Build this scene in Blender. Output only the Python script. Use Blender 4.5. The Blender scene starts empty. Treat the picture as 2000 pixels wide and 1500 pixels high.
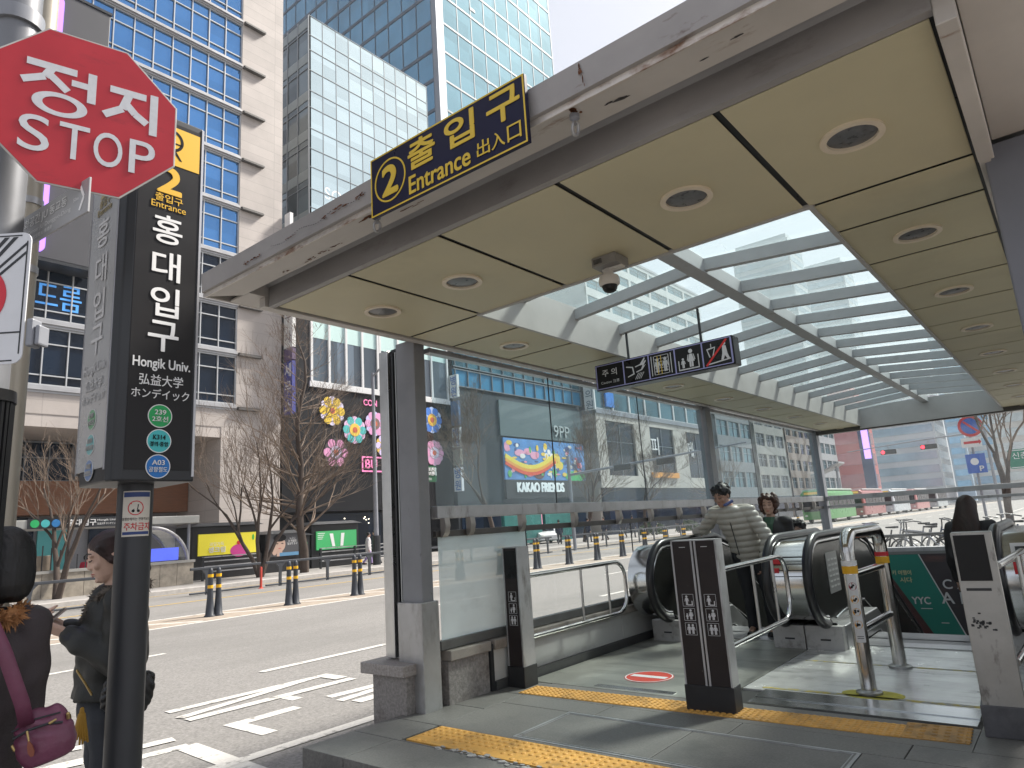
import bpy, bmesh, math, random
from mathutils import Vector, Matrix, Euler
PI = math.pi; R = math.radians
S = bpy.context.scene
COL = S.collection
TMP = bpy.data.scenes.new('workbench')            # text and fused skins are evaluated here, away from the big scene
def evaluated(o):
    TMP.collection.objects.link(o); v = TMP.view_layers[0]; v.update()
    me = bpy.data.meshes.new_from_object(o.evaluated_get(v.depsgraph)); bpy.data.objects.remove(o); return me

# ---------------------------------------------------------------- camera, world, sun, exposure
cd = bpy.data.cameras.new("camera"); cam = bpy.data.objects.new("camera", cd); COL.objects.link(cam)
S.camera = cam
_yaw, _pit, _rol = R(38.804), R(11.785), R(-3.735)
_f = Vector((-math.sin(_yaw)*math.cos(_pit), math.cos(_yaw)*math.cos(_pit), math.sin(_pit)))
_r = Vector((math.cos(_yaw), math.sin(_yaw), 0)); _u = _r.cross(_f)
_r2 = _r*math.cos(_rol)+_u*math.sin(_rol); _u2 = -_r*math.sin(_rol)+_u*math.cos(_rol)
_m = Matrix((( _r2.x,_u2.x,-_f.x,0),(_r2.y,_u2.y,-_f.y,0),(_r2.z,_u2.z,-_f.z,1.3),(0,0,0,1)))
cam.matrix_world = _m
cd.sensor_width = 36; cd.lens = 23.99; cd.clip_start = .05; cd.clip_end = 3000

SUN_EL, SUN_AZ = R(46), R(22)          # azimuth from +Y towards +X
w = bpy.data.worlds.new("World"); S.world = w; w.use_nodes = True
nt = w.node_tree; bg = nt.nodes['Background']
sky = nt.nodes.new('ShaderNodeTexSky'); sky.sky_type = 'NISHITA'; sky.sun_disc = False
sky.sun_elevation = SUN_EL; sky.sun_rotation = SUN_AZ; sky.dust_density = 4.0; sky.air_density = 1.0; sky.ozone_density = 1.0
# thin bright high cloud over the blue
tc = nt.nodes.new('ShaderNodeTexCoord'); nz = nt.nodes.new('ShaderNodeTexNoise'); nz.inputs['Scale'].default_value = 1.6; nz.inputs['Detail'].default_value = 5
mr = nt.nodes.new('ShaderNodeMapRange'); mr.inputs[1].default_value = .3; mr.inputs[2].default_value = .7; mr.inputs[3].default_value = .62; mr.inputs[4].default_value = .86
mx = nt.nodes.new('ShaderNodeMix'); mx.data_type = 'RGBA'
nt.links.new(tc.outputs['Generated'], nz.inputs['Vector']); nt.links.new(nz.outputs['Fac'], mr.inputs[0]); nt.links.new(mr.outputs[0], mx.inputs[0])
nt.links.new(sky.outputs[0], mx.inputs[6]); mx.inputs[7].default_value = (4.5, 4.6, 4.95, 1)
nt.links.new(mx.outputs[2], bg.inputs[0]); bg.inputs[1].default_value = .085
sd = bpy.data.lights.new("sun", 'SUN'); so = bpy.data.objects.new("sun", sd); COL.objects.link(so)
sd.energy = 3.7; sd.angle = R(9); sd.color = (1, .95, .87)
_sv = Vector((math.sin(SUN_AZ)*math.cos(SUN_EL), math.cos(SUN_AZ)*math.cos(SUN_EL), math.sin(SUN_EL)))
so.rotation_euler = _sv.to_track_quat('Z', 'Y').to_euler(); so.location = (0, 0, 60)
S.view_settings.view_transform = 'Standard'; S.view_settings.look = 'None'; S.view_settings.gamma = 1
S.view_settings.exposure = 1.15
S.cycles.max_bounces = 10; S.cycles.transparent_max_bounces = 24; S.cycles.diffuse_bounces = 6; S.cycles.glossy_bounces = 4
S.cycles.caustics_reflective = False; S.cycles.caustics_refractive = False; S.cycles.sample_clamp_indirect = 6

# ---------------------------------------------------------------- materials
MATS = {}
def _n(t, k, **kw):
    n = t.nodes.new(k)
    for a, v in kw.items(): setattr(n, a, v)
    return n
def mat(name, col, rough=.5, metal=0., var=0., vs=4., bump=0., bs=60., spec=.5, emit=0., dirt=None, dirt_s=(3, 3, 3), dirt_t=(.52, .7), stretch=None, alpha=1., obj=False):
    if name in MATS: return MATS[name]
    m = bpy.data.materials.new(name); m.use_nodes = True; t = m.node_tree; b = t.nodes['Principled BSDF']
    col = tuple(col)+(1,)
    b.inputs['Base Color'].default_value = col; b.inputs['Roughness'].default_value = rough; b.inputs['Metallic'].default_value = metal
    b.inputs['Specular IOR Level'].default_value = spec
    L = t.links.new; src = None
    if var or bump or dirt:
        g = _n(t, 'ShaderNodeTexCoord').outputs['Object'] if obj else _n(t, 'ShaderNodeNewGeometry').outputs['Position']
    if var:
        v = g
        if stretch:
            mp = _n(t, 'ShaderNodeVectorMath', operation='MULTIPLY'); L(g, mp.inputs[0]); mp.inputs[1].default_value = stretch; v = mp.outputs[0]
        nz = _n(t, 'ShaderNodeTexNoise'); nz.inputs['Scale'].default_value = vs; nz.inputs['Detail'].default_value = 7; nz.inputs['Roughness'].default_value = .62; L(v, nz.inputs['Vector'])
        rp = _n(t, 'ShaderNodeMapRange'); rp.inputs[1].default_value = .3; rp.inputs[2].default_value = .7; L(nz.outputs['Fac'], rp.inputs[0])
        mx = _n(t, 'ShaderNodeMix', data_type='RGBA'); L(rp.outputs[0], mx.inputs[0])
        mx.inputs[6].default_value = tuple(max(0, c*(1-var)) for c in col[:3])+(1,); mx.inputs[7].default_value = tuple(min(1, c*(1+var)) for c in col[:3])+(1,)
        src = mx.outputs[2]
        rr = _n(t, 'ShaderNodeMapRange'); rr.inputs[3].default_value = max(.02, rough-.12); rr.inputs[4].default_value = min(1, rough+.12); L(nz.outputs['Fac'], rr.inputs[0]); L(rr.outputs[0], b.inputs['Roughness'])
    if dirt:
        mp = _n(t, 'ShaderNodeVectorMath', operation='MULTIPLY'); L(g, mp.inputs[0]); mp.inputs[1].default_value = dirt_s
        nz = _n(t, 'ShaderNodeTexNoise'); nz.inputs['Scale'].default_value = 1; nz.inputs['Detail'].default_value = 8; nz.inputs['Roughness'].default_value = .68; L(mp.outputs[0], nz.inputs['Vector'])
        rp = _n(t, 'ShaderNodeMapRange'); rp.inputs[1].default_value = dirt_t[0]; rp.inputs[2].default_value = dirt_t[1]; L(nz.outputs['Fac'], rp.inputs[0])
        mx = _n(t, 'ShaderNodeMix', data_type='RGBA'); L(rp.outputs[0], mx.inputs[0]); mx.inputs[7].default_value = tuple(dirt)+(1,)
        if src: L(src, mx.inputs[6])
        else: mx.inputs[6].default_value = col
        src = mx.outputs[2]
    if src: L(src, b.inputs['Base Color'])
    if bump:
        nz = _n(t, 'ShaderNodeTexNoise'); nz.inputs['Scale'].default_value = bs; nz.inputs['Detail'].default_value = 4; L(g, nz.inputs['Vector'])
        bp = _n(t, 'ShaderNodeBump'); bp.inputs['Strength'].default_value = bump; bp.inputs['Distance'].default_value = .01; L(nz.outputs['Fac'], bp.inputs['Height']); L(bp.outputs[0], b.inputs['Normal'])
    if emit:
        b.inputs['Emission Color'].default_value = col; b.inputs['Emission Strength'].default_value = emit
    MATS[name] = m
    return m
def glass(name, tint, refl=.1, haze=0., hazecol=(.7, .8, .85), rough=.02, spread=(.35, 1.9)):
    """thin pane: see-through, mirror-like at a share, and a film of dirt"""
    if name in MATS: return MATS[name]
    m = bpy.data.materials.new(name); m.use_nodes = True; t = m.node_tree; L = t.links.new
    for n in list(t.nodes): t.nodes.remove(n)
    out = _n(t, 'ShaderNodeOutputMaterial')
    tr = _n(t, 'ShaderNodeBsdfTransparent'); tr.inputs[0].default_value = tuple(tint)+(1,)
    gl = _n(t, 'ShaderNodeBsdfGlossy'); gl.inputs['Roughness'].default_value = rough
    fr = _n(t, 'ShaderNodeLayerWeight'); fr.inputs[0].default_value = .5
    pw = _n(t, 'ShaderNodeMath', operation='POWER'); L(fr.outputs['Facing'], pw.inputs[0]); pw.inputs[1].default_value = 5
    mu = _n(t, 'ShaderNodeMath', operation='MULTIPLY_ADD'); L(pw.outputs[0], mu.inputs[0]); mu.inputs[1].default_value = refl*8; mu.inputs[2].default_value = refl*.6
    m1 = _n(t, 'ShaderNodeMixShader'); L(mu.outputs[0], m1.inputs[0]); L(tr.outputs[0], m1.inputs[1]); L(gl.outputs[0], m1.inputs[2])
    cur = m1.outputs[0]
    if haze:
        df = _n(t, 'ShaderNodeBsdfDiffuse'); df.inputs[0].default_value = tuple(hazecol)+(1,)
        tl = _n(t, 'ShaderNodeBsdfTranslucent'); tl.inputs[0].default_value = tuple(hazecol)+(1,)
        md = _n(t, 'ShaderNodeMixShader'); md.inputs[0].default_value = .5; L(df.outputs[0], md.inputs[1]); L(tl.outputs[0], md.inputs[2])
        g = _n(t, 'ShaderNodeNewGeometry'); nz = _n(t, 'ShaderNodeTexNoise'); nz.inputs['Scale'].default_value = 1.7; nz.inputs['Detail'].default_value = 6; L(g.outputs['Position'], nz.inputs['Vector'])
        rp = _n(t, 'ShaderNodeMapRange'); rp.inputs[1].default_value = .3; rp.inputs[2].default_value = .7; rp.inputs[3].default_value = haze*spread[0]; rp.inputs[4].default_value = min(1, haze*spread[1]); L(nz.outputs['Fac'], rp.inputs[0])
        m2 = _n(t, 'ShaderNodeMixShader'); L(rp.outputs[0], m2.inputs[0]); L(cur, m2.inputs[1]); L(md.outputs[0], m2.inputs[2]); cur = m2.outputs[0]
    L(cur, out.inputs[0]); MATS[name] = m
    return m

# ---------------------------------------------------------------- mesh builder
def plane_m(o, xd, yd):
    x = Vector(xd).normalized(); y = Vector(yd).normalized(); z = x.cross(y)
    return Matrix(((x.x, y.x, z.x, o[0]), (x.y, y.y, z.y, o[1]), (x.z, y.z, z.z, o[2]), (0, 0, 0, 1)))
def face_px(x, y=0, z=0): return plane_m((x, y, z), (0, 1, 0), (0, 0, 1))     # reads from +X
def face_my(y, x=0, z=0): return plane_m((x, y, z), (1, 0, 0), (0, 0, 1))     # reads from -Y
def flat_up(z, x=0, y=0, a=0.): return Matrix.Translation((x, y, z)) @ Matrix.Rotation(a, 4, 'Z')
class MB:
    def __init__(s, M=None): s.bm = bmesh.new(); s.M = M if M is not None else Matrix()
    def add(s, vs, fs, M=None):
        T = s.M @ M if M is not None and M != s.M else s.M
        v = [s.bm.verts.new(T @ Vector(p)) for p in vs]
        for f in fs:
            try: s.bm.faces.new([v[i] for i in f])
            except ValueError: pass
        return s
    def box(s, x0, x1, y0, y1, z0, z1, M=None):
        return s.add([(x0,y0,z0),(x1,y0,z0),(x1,y1,z0),(x0,y1,z0),(x0,y0,z1),(x1,y0,z1),(x1,y1,z1),(x0,y1,z1)],
                     [(0,3,2,1),(4,5,6,7),(0,1,5,4),(1,2,6,5),(2,3,7,6),(3,0,4,7)], M)
    def quad(s, a, b, c, d, M=None): return s.add([a,b,c,d], [(0,1,2,3)], M)
    def prism(s, poly, z0, z1, M=None):
        n = len(poly); vs = [(p[0],p[1],z0) for p in poly]+[(p[0],p[1],z1) for p in poly]
        return s.add(vs, [tuple(range(n))[::-1], tuple(range(n,2*n))]+[(i,(i+1)%n,n+(i+1)%n,n+i) for i in range(n)], M)
    def loft(s, rings, cap=True, closed=False, M=None):
        n = len(rings[0]); vs = [p for r in rings for p in r]; fs = []
        k = len(rings)
        for i in range(k if closed else k-1):
            j = (i+1) % k
            fs += [(i*n+a, i*n+(a+1)%n, j*n+(a+1)%n, j*n+a) for a in range(n)]
        if cap and not closed: fs += [tuple(range(n))[::-1], tuple(range((k-1)*n, k*n))]
        return s.add(vs, fs, M)
    def tube(s, pts, r, n=8, closed=False, M=None, sx=1.):
        P = [Vector(p) for p in pts]; k = len(P); rs = r if isinstance(r, (list, tuple)) else [r]*k
        rings = []; up = None
        for i in range(k):
            a = P[(i-1) % k] if closed or i else P[0]; b = P[(i+1) % k] if closed or i < k-1 else P[k-1]
            t = (b-a).normalized() if (b-a).length > 1e-9 else Vector((0,0,1))
            if up is None:
                up = Vector((0,0,1)) if abs(t.z) < .9 else Vector((1,0,0))
            u = (up-t*up.dot(t)).normalized(); v = t.cross(u); up = u
            rings.append([P[i]+(u*math.cos(2*PI*q/n)+v*math.sin(2*PI*q/n)*sx)*rs[i] for q in range(n)])
        return s.loft(rings, True, closed, M)
    def cyl(s, a, b, r0, r1=None, n=16, M=None): return s.tube([a, b], [r0, r0 if r1 is None else r1], n, M=M)
    def lathe(s, prof, c=(0,0,0), n=24, M=None):
        c = Vector(c); return s.loft([[c+Vector((r*math.cos(2*PI*q/n), r*math.sin(2*PI*q/n), z)) for q in range(n)] for r, z in prof], True, M=M)
    def ell(s, c, rx, ry, rz, n=12, m=8, M=None):
        c = Vector(c); rings = []
        for i in range(1, m):
            a = PI*i/m; rings.append([c+Vector((rx*math.sin(a)*math.cos(2*PI*q/n), ry*math.sin(a)*math.sin(2*PI*q/n), -rz*math.cos(a))) for q in range(n)])
        return s.loft(rings, True, M=M)
    def cap(s, a, b, r0, r1, n=10):                      # rounded tapered limb
        a = Vector(a); b = Vector(b); d = b-a; l = d.length or 1e-6; t = d/l; pts = []; rs = []
        for q in (-.94, -.7, -.35, 0): pts.append(a+t*r0*q); rs.append(r0*math.sqrt(max(.02, 1-q*q)))
        for q in (.33, .66): pts.append(a+d*q); rs.append(r0+(r1-r0)*q)
        for q in (0, .35, .7, .94): pts.append(b+t*r1*q); rs.append(r1*math.sqrt(max(.02, 1-q*q)))
        return s.tube(pts, rs, n)
    def text(s, body, M, box, bold=0, ext=.001, keep=True, align='C'):
        """write body, fitted into the 2D box (x0,y0,x1,y1) of plane M"""
        c = bpy.data.curves.new('txt', 'FONT'); c.body = body; c.size = 1; c.resolution_u = 5; c.space_line = .95; c.align_x = 'CENTER' if align == 'C' else 'LEFT'
        me = evaluated(bpy.data.objects.new('txt', c)); bpy.data.curves.remove(c)
        if not me.vertices: return s
        xs = [v.co.x for v in me.vertices]; ys = [v.co.y for v in me.vertices]
        x0, x1, y0, y1 = min(xs), max(xs), min(ys), max(ys); bw, bh = box[2]-box[0], box[3]-box[1]
        kx, ky = bw/max(1e-6, x1-x0), bh/max(1e-6, y1-y0)
        if keep:
            kk = min(kx, ky); kx = min(kx, kk*1.12); ky = min(ky, kk*1.12)
        cx, cy = (box[0]+box[2])/2, (box[1]+box[3])/2
        ox = box[0]-x0*kx if align == 'L' else cx-(x0+x1)/2*kx
        oy = cy-(y0+y1)/2*ky
        d = bold*ky
        offs = [(0, 0)] if not bold else [(0, 0), (d, 0), (-d, 0), (0, d), (0, -d), (d*.7, d*.7), (-d*.7, d*.7), (d*.7, -d*.7), (-d*.7, -d*.7)]
        for k, (dx, dy) in enumerate(offs):
            s.add([(v.co.x*kx+ox+dx, v.co.y*ky+oy+dy, ext+k*ext*.12) for v in me.vertices], [tuple(p.vertices) for p in me.polygons], M)
        bpy.data.meshes.remove(me)
        return s
    def disc(s, x, y, r, z0, z1, M, n=28, ry=None): return s.prism([(x+r*math.cos(2*PI*q/n), y+(ry or r)*math.sin(2*PI*q/n)) for q in range(n)], z0, z1, M)
    def rrect(s, x0, y0, x1, y1, r, z0, z1, M, n=5):
        p = []
        for cx, cy, a in ((x1-r,y1-r,0),(x0+r,y1-r,PI/2),(x0+r,y0+r,PI),(x1-r,y0+r,1.5*PI)):
            p += [(cx+r*math.cos(a+PI/2*k/n), cy+r*math.sin(a+PI/2*k/n)) for k in range(n+1)]
        return s.prism(p, z0, z1, M)
    def ring(s, x, y, r0, r1, z0, z1, M, n=28, ry=1.):
        vs = []; fs = []
        for q in range(n):
            a = 2*PI*q/n; c, d = math.cos(a), math.sin(a)*ry
            vs += [(x+r0*c,y+r0*d,z0),(x+r1*c,y+r1*d,z0),(x+r1*c,y+r1*d,z1),(x+r0*c,y+r0*d,z1)]
            i, j = q*4, ((q+1) % n)*4; fs += [(i+k, j+k, j+(k+1)%4, i+(k+1)%4) for k in range(4)]
        return s.add(vs, fs, M)
    def mesh(s, name, m):
        me = bpy.data.meshes.new(name); bmesh.ops.recalc_face_normals(s.bm, faces=s.bm.faces); s.bm.to_mesh(me); s.bm.free()
        if m: me.materials.append(m)
        return me
    def build(s, name, m, parent=None, smooth=0, bevel=0, label=None):
        me = s.mesh(name, m)
        if smooth:
            me.polygons.foreach_set('use_smooth', [True]*len(me.polygons)); me.set_sharp_from_angle(angle=R(smooth))
        return link(name, me, parent, bevel, label)
def link(name, me, parent=None, bevel=0, label=None):
    o = bpy.data.objects.new(name, me); COL.objects.link(o)
    if parent is not None:
        o.parent = parent; o.matrix_parent_inverse = Matrix.Translation(-top_loc(parent))
    if bevel:
        b = o.modifiers.new('bevel', 'BEVEL'); b.width = bevel; b.segments = 2; b.limit_method = 'ANGLE'; b.angle_limit = R(40)
    if label: o['label'] = label
    return o
def top_loc(o): return Vector(o.get('_o', (0, 0, 0))) if o.parent is None else Vector((0, 0, 0))
def fuse(mb, name, m, parent, voxel=.01, smooth=6, disp=None):
    """one continuous skin round everything in mb"""
    o = bpy.data.objects.new(name, mb.mesh(name, m))
    r = o.modifiers.new('r', 'REMESH'); r.mode = 'VOXEL'; r.voxel_size = voxel; r.use_smooth_shade = True
    if smooth:
        q = o.modifiers.new('s', 'SMOOTH'); q.iterations = smooth; q.factor = .5
    me = evaluated(o)
    if disp:
        n = len(me.vertices); co = [0.]*(3*n); no = [0.]*(3*n); me.vertices.foreach_get('co', co); me.vertex_normals.foreach_get('vector', no)
        for i in range(0, 3*n, 3):
            d = disp(Vector(co[i:i+3])); co[i] += no[i]*d; co[i+1] += no[i+1]*d; co[i+2] += no[i+2]*d
        me.vertices.foreach_set('co', co); me.update()
    me.polygons.foreach_set('use_smooth', [True]*len(me.polygons))
    return link(name, me, parent)
def thing(name, label, cat, loc=(0, 0, 0), group=None):
    o = bpy.data.objects.new(name, None); COL.objects.link(o); o.empty_display_size = .1
    o.location = loc; o['_o'] = tuple(loc); o['label'] = label; o['category'] = cat
    if group: o['group'] = group
    return o
def tag(o, label, cat, group=None):
    o['label'] = label; o['category'] = cat
    if group: o['group'] = group
    return o
def struct(o, kind='structure'): o['kind'] = kind; return o
def dup(root, loc, label=None, rz=0., group=None, sc=1.):
    """a copy of a thing with copies of its parts and sub-parts"""
    c = root.copy(); COL.objects.link(c); c.location = loc; c.rotation_euler = (0, 0, rz); c.scale = (sc, sc, sc)
    if label: c['label'] = label
    if group: c['group'] = group
    def rec(a, b):
        for ch in a.children:
            d = ch.copy(); COL.objects.link(d); d.parent = b; rec(ch, d)
    rec(root, c)
    return c
rnd = random.Random(7)

# shared materials
M_ = dict(
 steel=mat('brushed_steel', (.56,.56,.55), .3, .9, .16, 3, dirt=(.22,.19,.16), dirt_s=(9,9,2), dirt_t=(.58,.8)),
 chrome=mat('polished_steel', (.66,.66,.65), .14, 1., .06, 6),
 dullsteel=mat('dull_steel', (.42,.42,.43), .42, .55, .2, 3, dirt=(.13,.11,.09), dirt_s=(7,7,2.2), dirt_t=(.55,.75)),
 greypaint=mat('grey_paint', (.25,.26,.29), .45, 0, .12, 3, dirt=(.1,.09,.085), dirt_s=(6,6,2), dirt_t=(.6,.8)),
 darkmetal=mat('dark_metal', (.03,.032,.036), .4, .2, .2, 8),
 black=mat('black_plastic', (.010,.010,.011), .3, 0, .2, 5, spec=.25),
 rubber=mat('black_rubber', (.014,.014,.016), .32, 0, .15, 9),
 white=mat('white_lettering', (.8,.8,.8), .5), red=mat('red_paint', (.6,.02,.03), .4), yellow=mat('yellow_paint', (.8,.47,.02), .5),
 granite=mat('granite', (.27,.25,.235), .7, 0, .35, 45, .3, 90, dirt=(.11,.09,.08), dirt_s=(3,3,3), dirt_t=(.5,.72)),
 concrete=mat('concrete', (.33,.31,.29), .8, 0, .2, 3, .2, 60),
)
# ================================================================ ground, road, platform
ZR = -.3
asph = mat('asphalt', (.235,.225,.213), .85, 0, .38, 38, .35, 120, dirt=(.17,.165,.155), dirt_s=(.35,.12,1), dirt_t=(.5,.78))
_g = MB()
for a, b, c, d in ((-600,-3.97,-300,900),(.02,600,-300,900),(-3.97,.02,-300,7.45),(-3.97,.02,14.68,900)): _g.quad((a,c,ZR-.02),(b,c,ZR-.02),(b,d,ZR-.02),(a,d,ZR-.02))
struct(_g.build('ground', mat('ground_paving', (.2,.19,.18), .9, 0, .2, 1.5)))
_g = MB(); _g.quad((-25.9,-80,ZR),(-4.22,-80,ZR),(-4.22,420,ZR),(-25.9,420,ZR)); struct(_g.build('road', asph))
paint = mat('road_paint', (.62,.6,.56), .7, 0, .12, 30, dirt=(.24,.23,.21), dirt_s=(9,9,9), dirt_t=(.56,.66))
ypaint = mat('yellow_road_paint', (.55,.36,.08), .7, 0, .2, 20, dirt=(.2,.18,.15), dirt_s=(6,6,6), dirt_t=(.55,.7))
_g = MB(); z0 = ZR+.004
RL = [0]
def rline(mb, x0, y0, x1, y1, wd, z=None):
    RL[0] = (RL[0]+1) % 12; z = z0+RL[0]*.0004
    d = Vector((x1-x0, y1-y0, 0)).normalized(); n = Vector((-d.y, d.x, 0))*wd/2
    a, b = Vector((x0,y0,z)), Vector((x1,y1,z)); mb.quad(a+n, b+n, b-n, a-n)
rline(_g, -15.2, -60, -15.35, 400, .15); rline(_g, -17.05, -60, -16.95, 400, .15)
for k in range(-6, 90):
    y = k*2.1+.2; rline(_g, -16.85, y, -15.4, y+1.25, .14)            # hatching of the painted median
for k in range(-4, 40): rline(_g, -8.4 if k < 40 else 0, k*8+5.0, -8.4, k*8+8.0, .13)
for k in range(-4, 40): rline(_g, -11.5, k*8+2.2, -11.5, k*8+5.2, .13)
rline(_g, -5.25, -30, -5.25, 400, .14)
# big painted lane characters, strokes read along the road
for (x0,y0,x1,y1,wd) in ((-7.42,3.4,-7.36,5.25,.13),(-7.06,3.35,-7.36,5.0,.12),(-6.9,3.35,-6.86,5.25,.14),(-7.42,5.2,-7.0,5.2,.16),(-6.86,4.35,-6.6,4.35,.13),
                         (-6.3,3.46,-6.3,4.15,.15),(-6.38,3.5,-5.72,3.5,.15),
                         (-6.35,4.55,-6.2,6.3,.14),(-6.1,4.5,-6.25,6.0,.12),(-5.9,4.55,-5.85,6.2,.16),(-6.45,6.2,-5.9,6.2,.2),(-5.85,5.2,-5.55,5.2,.14),
                         (-7.9,0.9,-7.42,2.62,.15),(-7.4,0.8,-6.91,2.46,.14),(-6.85,0.7,-6.42,2.3,.14),(-6.62,1.5,-6.36,2.98,.14),(-6.3,1.4,-6.06,2.96,.13),(-6.06,2.94,-4.7,2.88,.18),(-5.98,1.3,-5.8,2.5,.12)):
    rline(_g, x0, y0, x1, y1, wd)
struct(_g.build('road_markings', paint))
_g = MB(); _g.quad((-17.0,-60,ZR+.003),(-15.25,-60,ZR+.003),(-15.3,400,ZR+.003),(-16.95,400,ZR+.003)); struct(_g.build('road_median', mat('tan_median_paint', (.36,.30,.24), .8, 0, .15, 8, dirt=(.24,.2,.17), dirt_s=(3,3,3), dirt_t=(.5,.7))))
_g = MB(); rline(_g, -21.3, -60, -21.5, 400, .16); rline(_g, -25.6, -60, -25.6, 400, .12); struct(_g.build('yellow_road_line', ypaint))
_g = MB(); _g.box(-26.2,-25.9,-80,420,ZR-.05,-.14); struct(_g.build('far_kerb', mat('kerb_stone', (.42,.4,.38), .8, 0, .15, 6), bevel=.02))
_g = MB(); _g.box(-37.5,-26.2,-80,420,ZR-.05,-.145); struct(_g.build('far_sidewalk', mat('sidewalk_paving', (.3,.285,.27), .85, 0, .2, 4)))
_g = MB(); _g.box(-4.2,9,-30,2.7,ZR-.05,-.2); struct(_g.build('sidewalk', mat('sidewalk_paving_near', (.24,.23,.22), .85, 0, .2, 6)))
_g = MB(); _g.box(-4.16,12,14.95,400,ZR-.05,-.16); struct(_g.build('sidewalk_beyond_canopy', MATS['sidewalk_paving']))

# platform slabs: 4 mm joints over a darker bed
gr = mat('dark_granite_slab', (.165,.159,.149), .55, 0, .3, 70, .12, 140, dirt=(.095,.094,.09), dirt_s=(2.2,2.2,2.2), dirt_t=(.5,.78))
_g = MB(); _g.box(-4.13,9,2.77,7.45,-.26,-.012); _g.box(.03,9,7.45,14.95,-.26,-.012); struct(_g.build('platform_bed', mat('joint_mortar', (.03,.03,.03), .9)))
_g = MB()
def slab(x0, x1, y0, y1, z0=-.2, z1=0.): _g.box(x0+.003, x1-.003, y0+.003, y1-.003, z0, z1)
for x0, x1 in ((-4.145,-3.72),(-3.72,-2.55),(-2.55,-1.4),(-1.4,-.2),(-.2,1),(1,2.2),(2.2,4)):
    slab(x0, x1, 2.76, 3.17, -.3)
for y0, y1 in ((3.17,3.53),(3.53,4.0),(4.0,4.46),(4.46,4.85)): slab(-4.145, -3.68, y0, y1, -.3)
for x0, x1 in ((-3.68,-3.05),(-3.05,-2.1),(-2.1,-1.15),(-1.15,-.5),(-.5,.6),(.6,4)):
    slab(x0, x1, 3.53, 4.2); slab(x0+(.2 if x0 > -3.6 else 0), x1+(.2 if x1 < 4 else 0), 4.2, 4.46)
slab(-.68, .6, 4.46, 5.3); slab(.6, 4, 4.46, 14.9); slab(-3.68,4,3.17,3.19)
struct(_g.build('platform', gr, bevel=.004))
_g = MB()
def frame2(x0, x1, y0, y1, wd=.018, z0=-.004, z1=.003):
    _g.box(x0,x1,y0,y0+wd,z0,z1); _g.box(x0,x1,y1-wd,y1,z0,z1); _g.box(x0,x0+wd,y0+wd,y1-wd,z0,z1-.0005); _g.box(x1-wd,x1,y0+wd,y1-wd,z0,z1-.0005)
frame2(-3.05, -1.15, 3.56, 4.19); frame2(-3.02,-1.18,3.59,4.16,.006)
struct(_g.build('floor_hatch_frame', M_['dullsteel']))

tac = mat('yellow_tactile', (.66,.35,.08), .55, 0, .16, 7, dirt=(.3,.17,.05), dirt_s=(5,5,5), dirt_t=(.5,.72))
tacd = mat('worn_tactile', (.5,.27,.07), .6, 0, .2, 9, dirt=(.2,.12,.05), dirt_s=(8,8,8), dirt_t=(.45,.7))
def tactile(name, p0, p1, wd, tl, m, pitch=.052, z=.004, wear=False):
    a = Vector((p0[0],p0[1],0)); d = Vector((p1[0],p1[1],0))-a; l = d.length; d /= l; n = Vector((-d.y,d.x,0))
    T = Matrix(((d.x,n.x,0,a.x),(d.y,n.y,0,a.y),(0,0,1,0),(0,0,0,1))); mb = MB(T); s = 0
    while s < l-.02:
        e = min(l, s+tl); mb.box(s+.0015, e-.0015, 0, wd, -.02, z)
        nx = max(1, round((e-s)/pitch)); ny = max(1, round(wd/pitch))
        for i in range(nx):
            for j in range(ny):
                if wear and j < 2 and rnd.random() < .45: continue
                mb.lathe([(.017,z-.001),(.0155,z+.003),(.010,z+.0052),(.003,z+.0056)], (s+(i+.5)*(e-s)/nx, (j+.5)*wd/ny, 0), 8)
        s = e
    return struct(mb.build(name, m, smooth=50))
tactile('tactile_paving', (-3.64,3.20), (2.0,3.20), .32, .335, tac, wear=True)
tactile('tactile_paving', (-3.74,4.475), (-1.03,4.56), .25, .31, tac, .045)
tactile('tactile_paving', (-1.03,4.565), (-.70,4.585), .31, .31, tacd, .06)
# crumbled mortar along the near strip
_g = MB()
for k in range(60):
    x = rnd.uniform(-3.35,-2.1); y = 3.19+rnd.uniform(-.035,.012)*(1 if rnd.random() < .7 else 1.5); r = rnd.uniform(.008,.03)
    _g.prism([(x+r*rnd.uniform(.5,1.4)*math.cos(a*PI/3), y+r*rnd.uniform(.3,.8)*math.sin(a*PI/3)) for a in range(6)], .0005, rnd.uniform(.003,.009))
struct(_g.build('crumbled_mortar', mat('mortar_crumbs', (.33,.32,.31), .9, 0, .3, 40)), 'stuff')

# escalator landing plates
def ribbed(name, col, axis, dens, rough=.32, met=.85):
    m = mat(name, col, rough, met, .18, 2.5, dirt=tuple(c*.45 for c in col), dirt_s=(1.2,6,3), dirt_t=(.5,.75)); t = m.node_tree; b = t.nodes['Principled BSDF']
    g = _n(t,'ShaderNodeNewGeometry'); wv = _n(t,'ShaderNodeTexWave'); wv.bands_direction = axis; wv.inputs['Scale'].default_value = dens; wv.inputs['Distortion'].default_value = 0
    bp = _n(t,'ShaderNodeBump'); bp.inputs['Strength'].default_value = .55; bp.inputs['Distance'].default_value = .004
    t.links.new(g.outputs['Position'], wv.inputs['Vector']); t.links.new(wv.outputs['Fac'], bp.inputs['Height']); t.links.new(bp.outputs[0], b.inputs['Normal']); return m
plA = ribbed('ribbed_plate', (.40,.40,.36), 'Y', 16, .36, .5); plB = ribbed('ribbed_plate_bright', (.8,.8,.78), 'Y', 16, .24, .45)  # right plate's paler colour stands in for its bright sky reflection
_g = MB()
for y0, y1 in ((4.86,5.6),(5.6,6.35),(6.35,7.45)): _g.box(-3.93, -2.235, y0+.002, y1-.002, -.05, .002)
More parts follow.
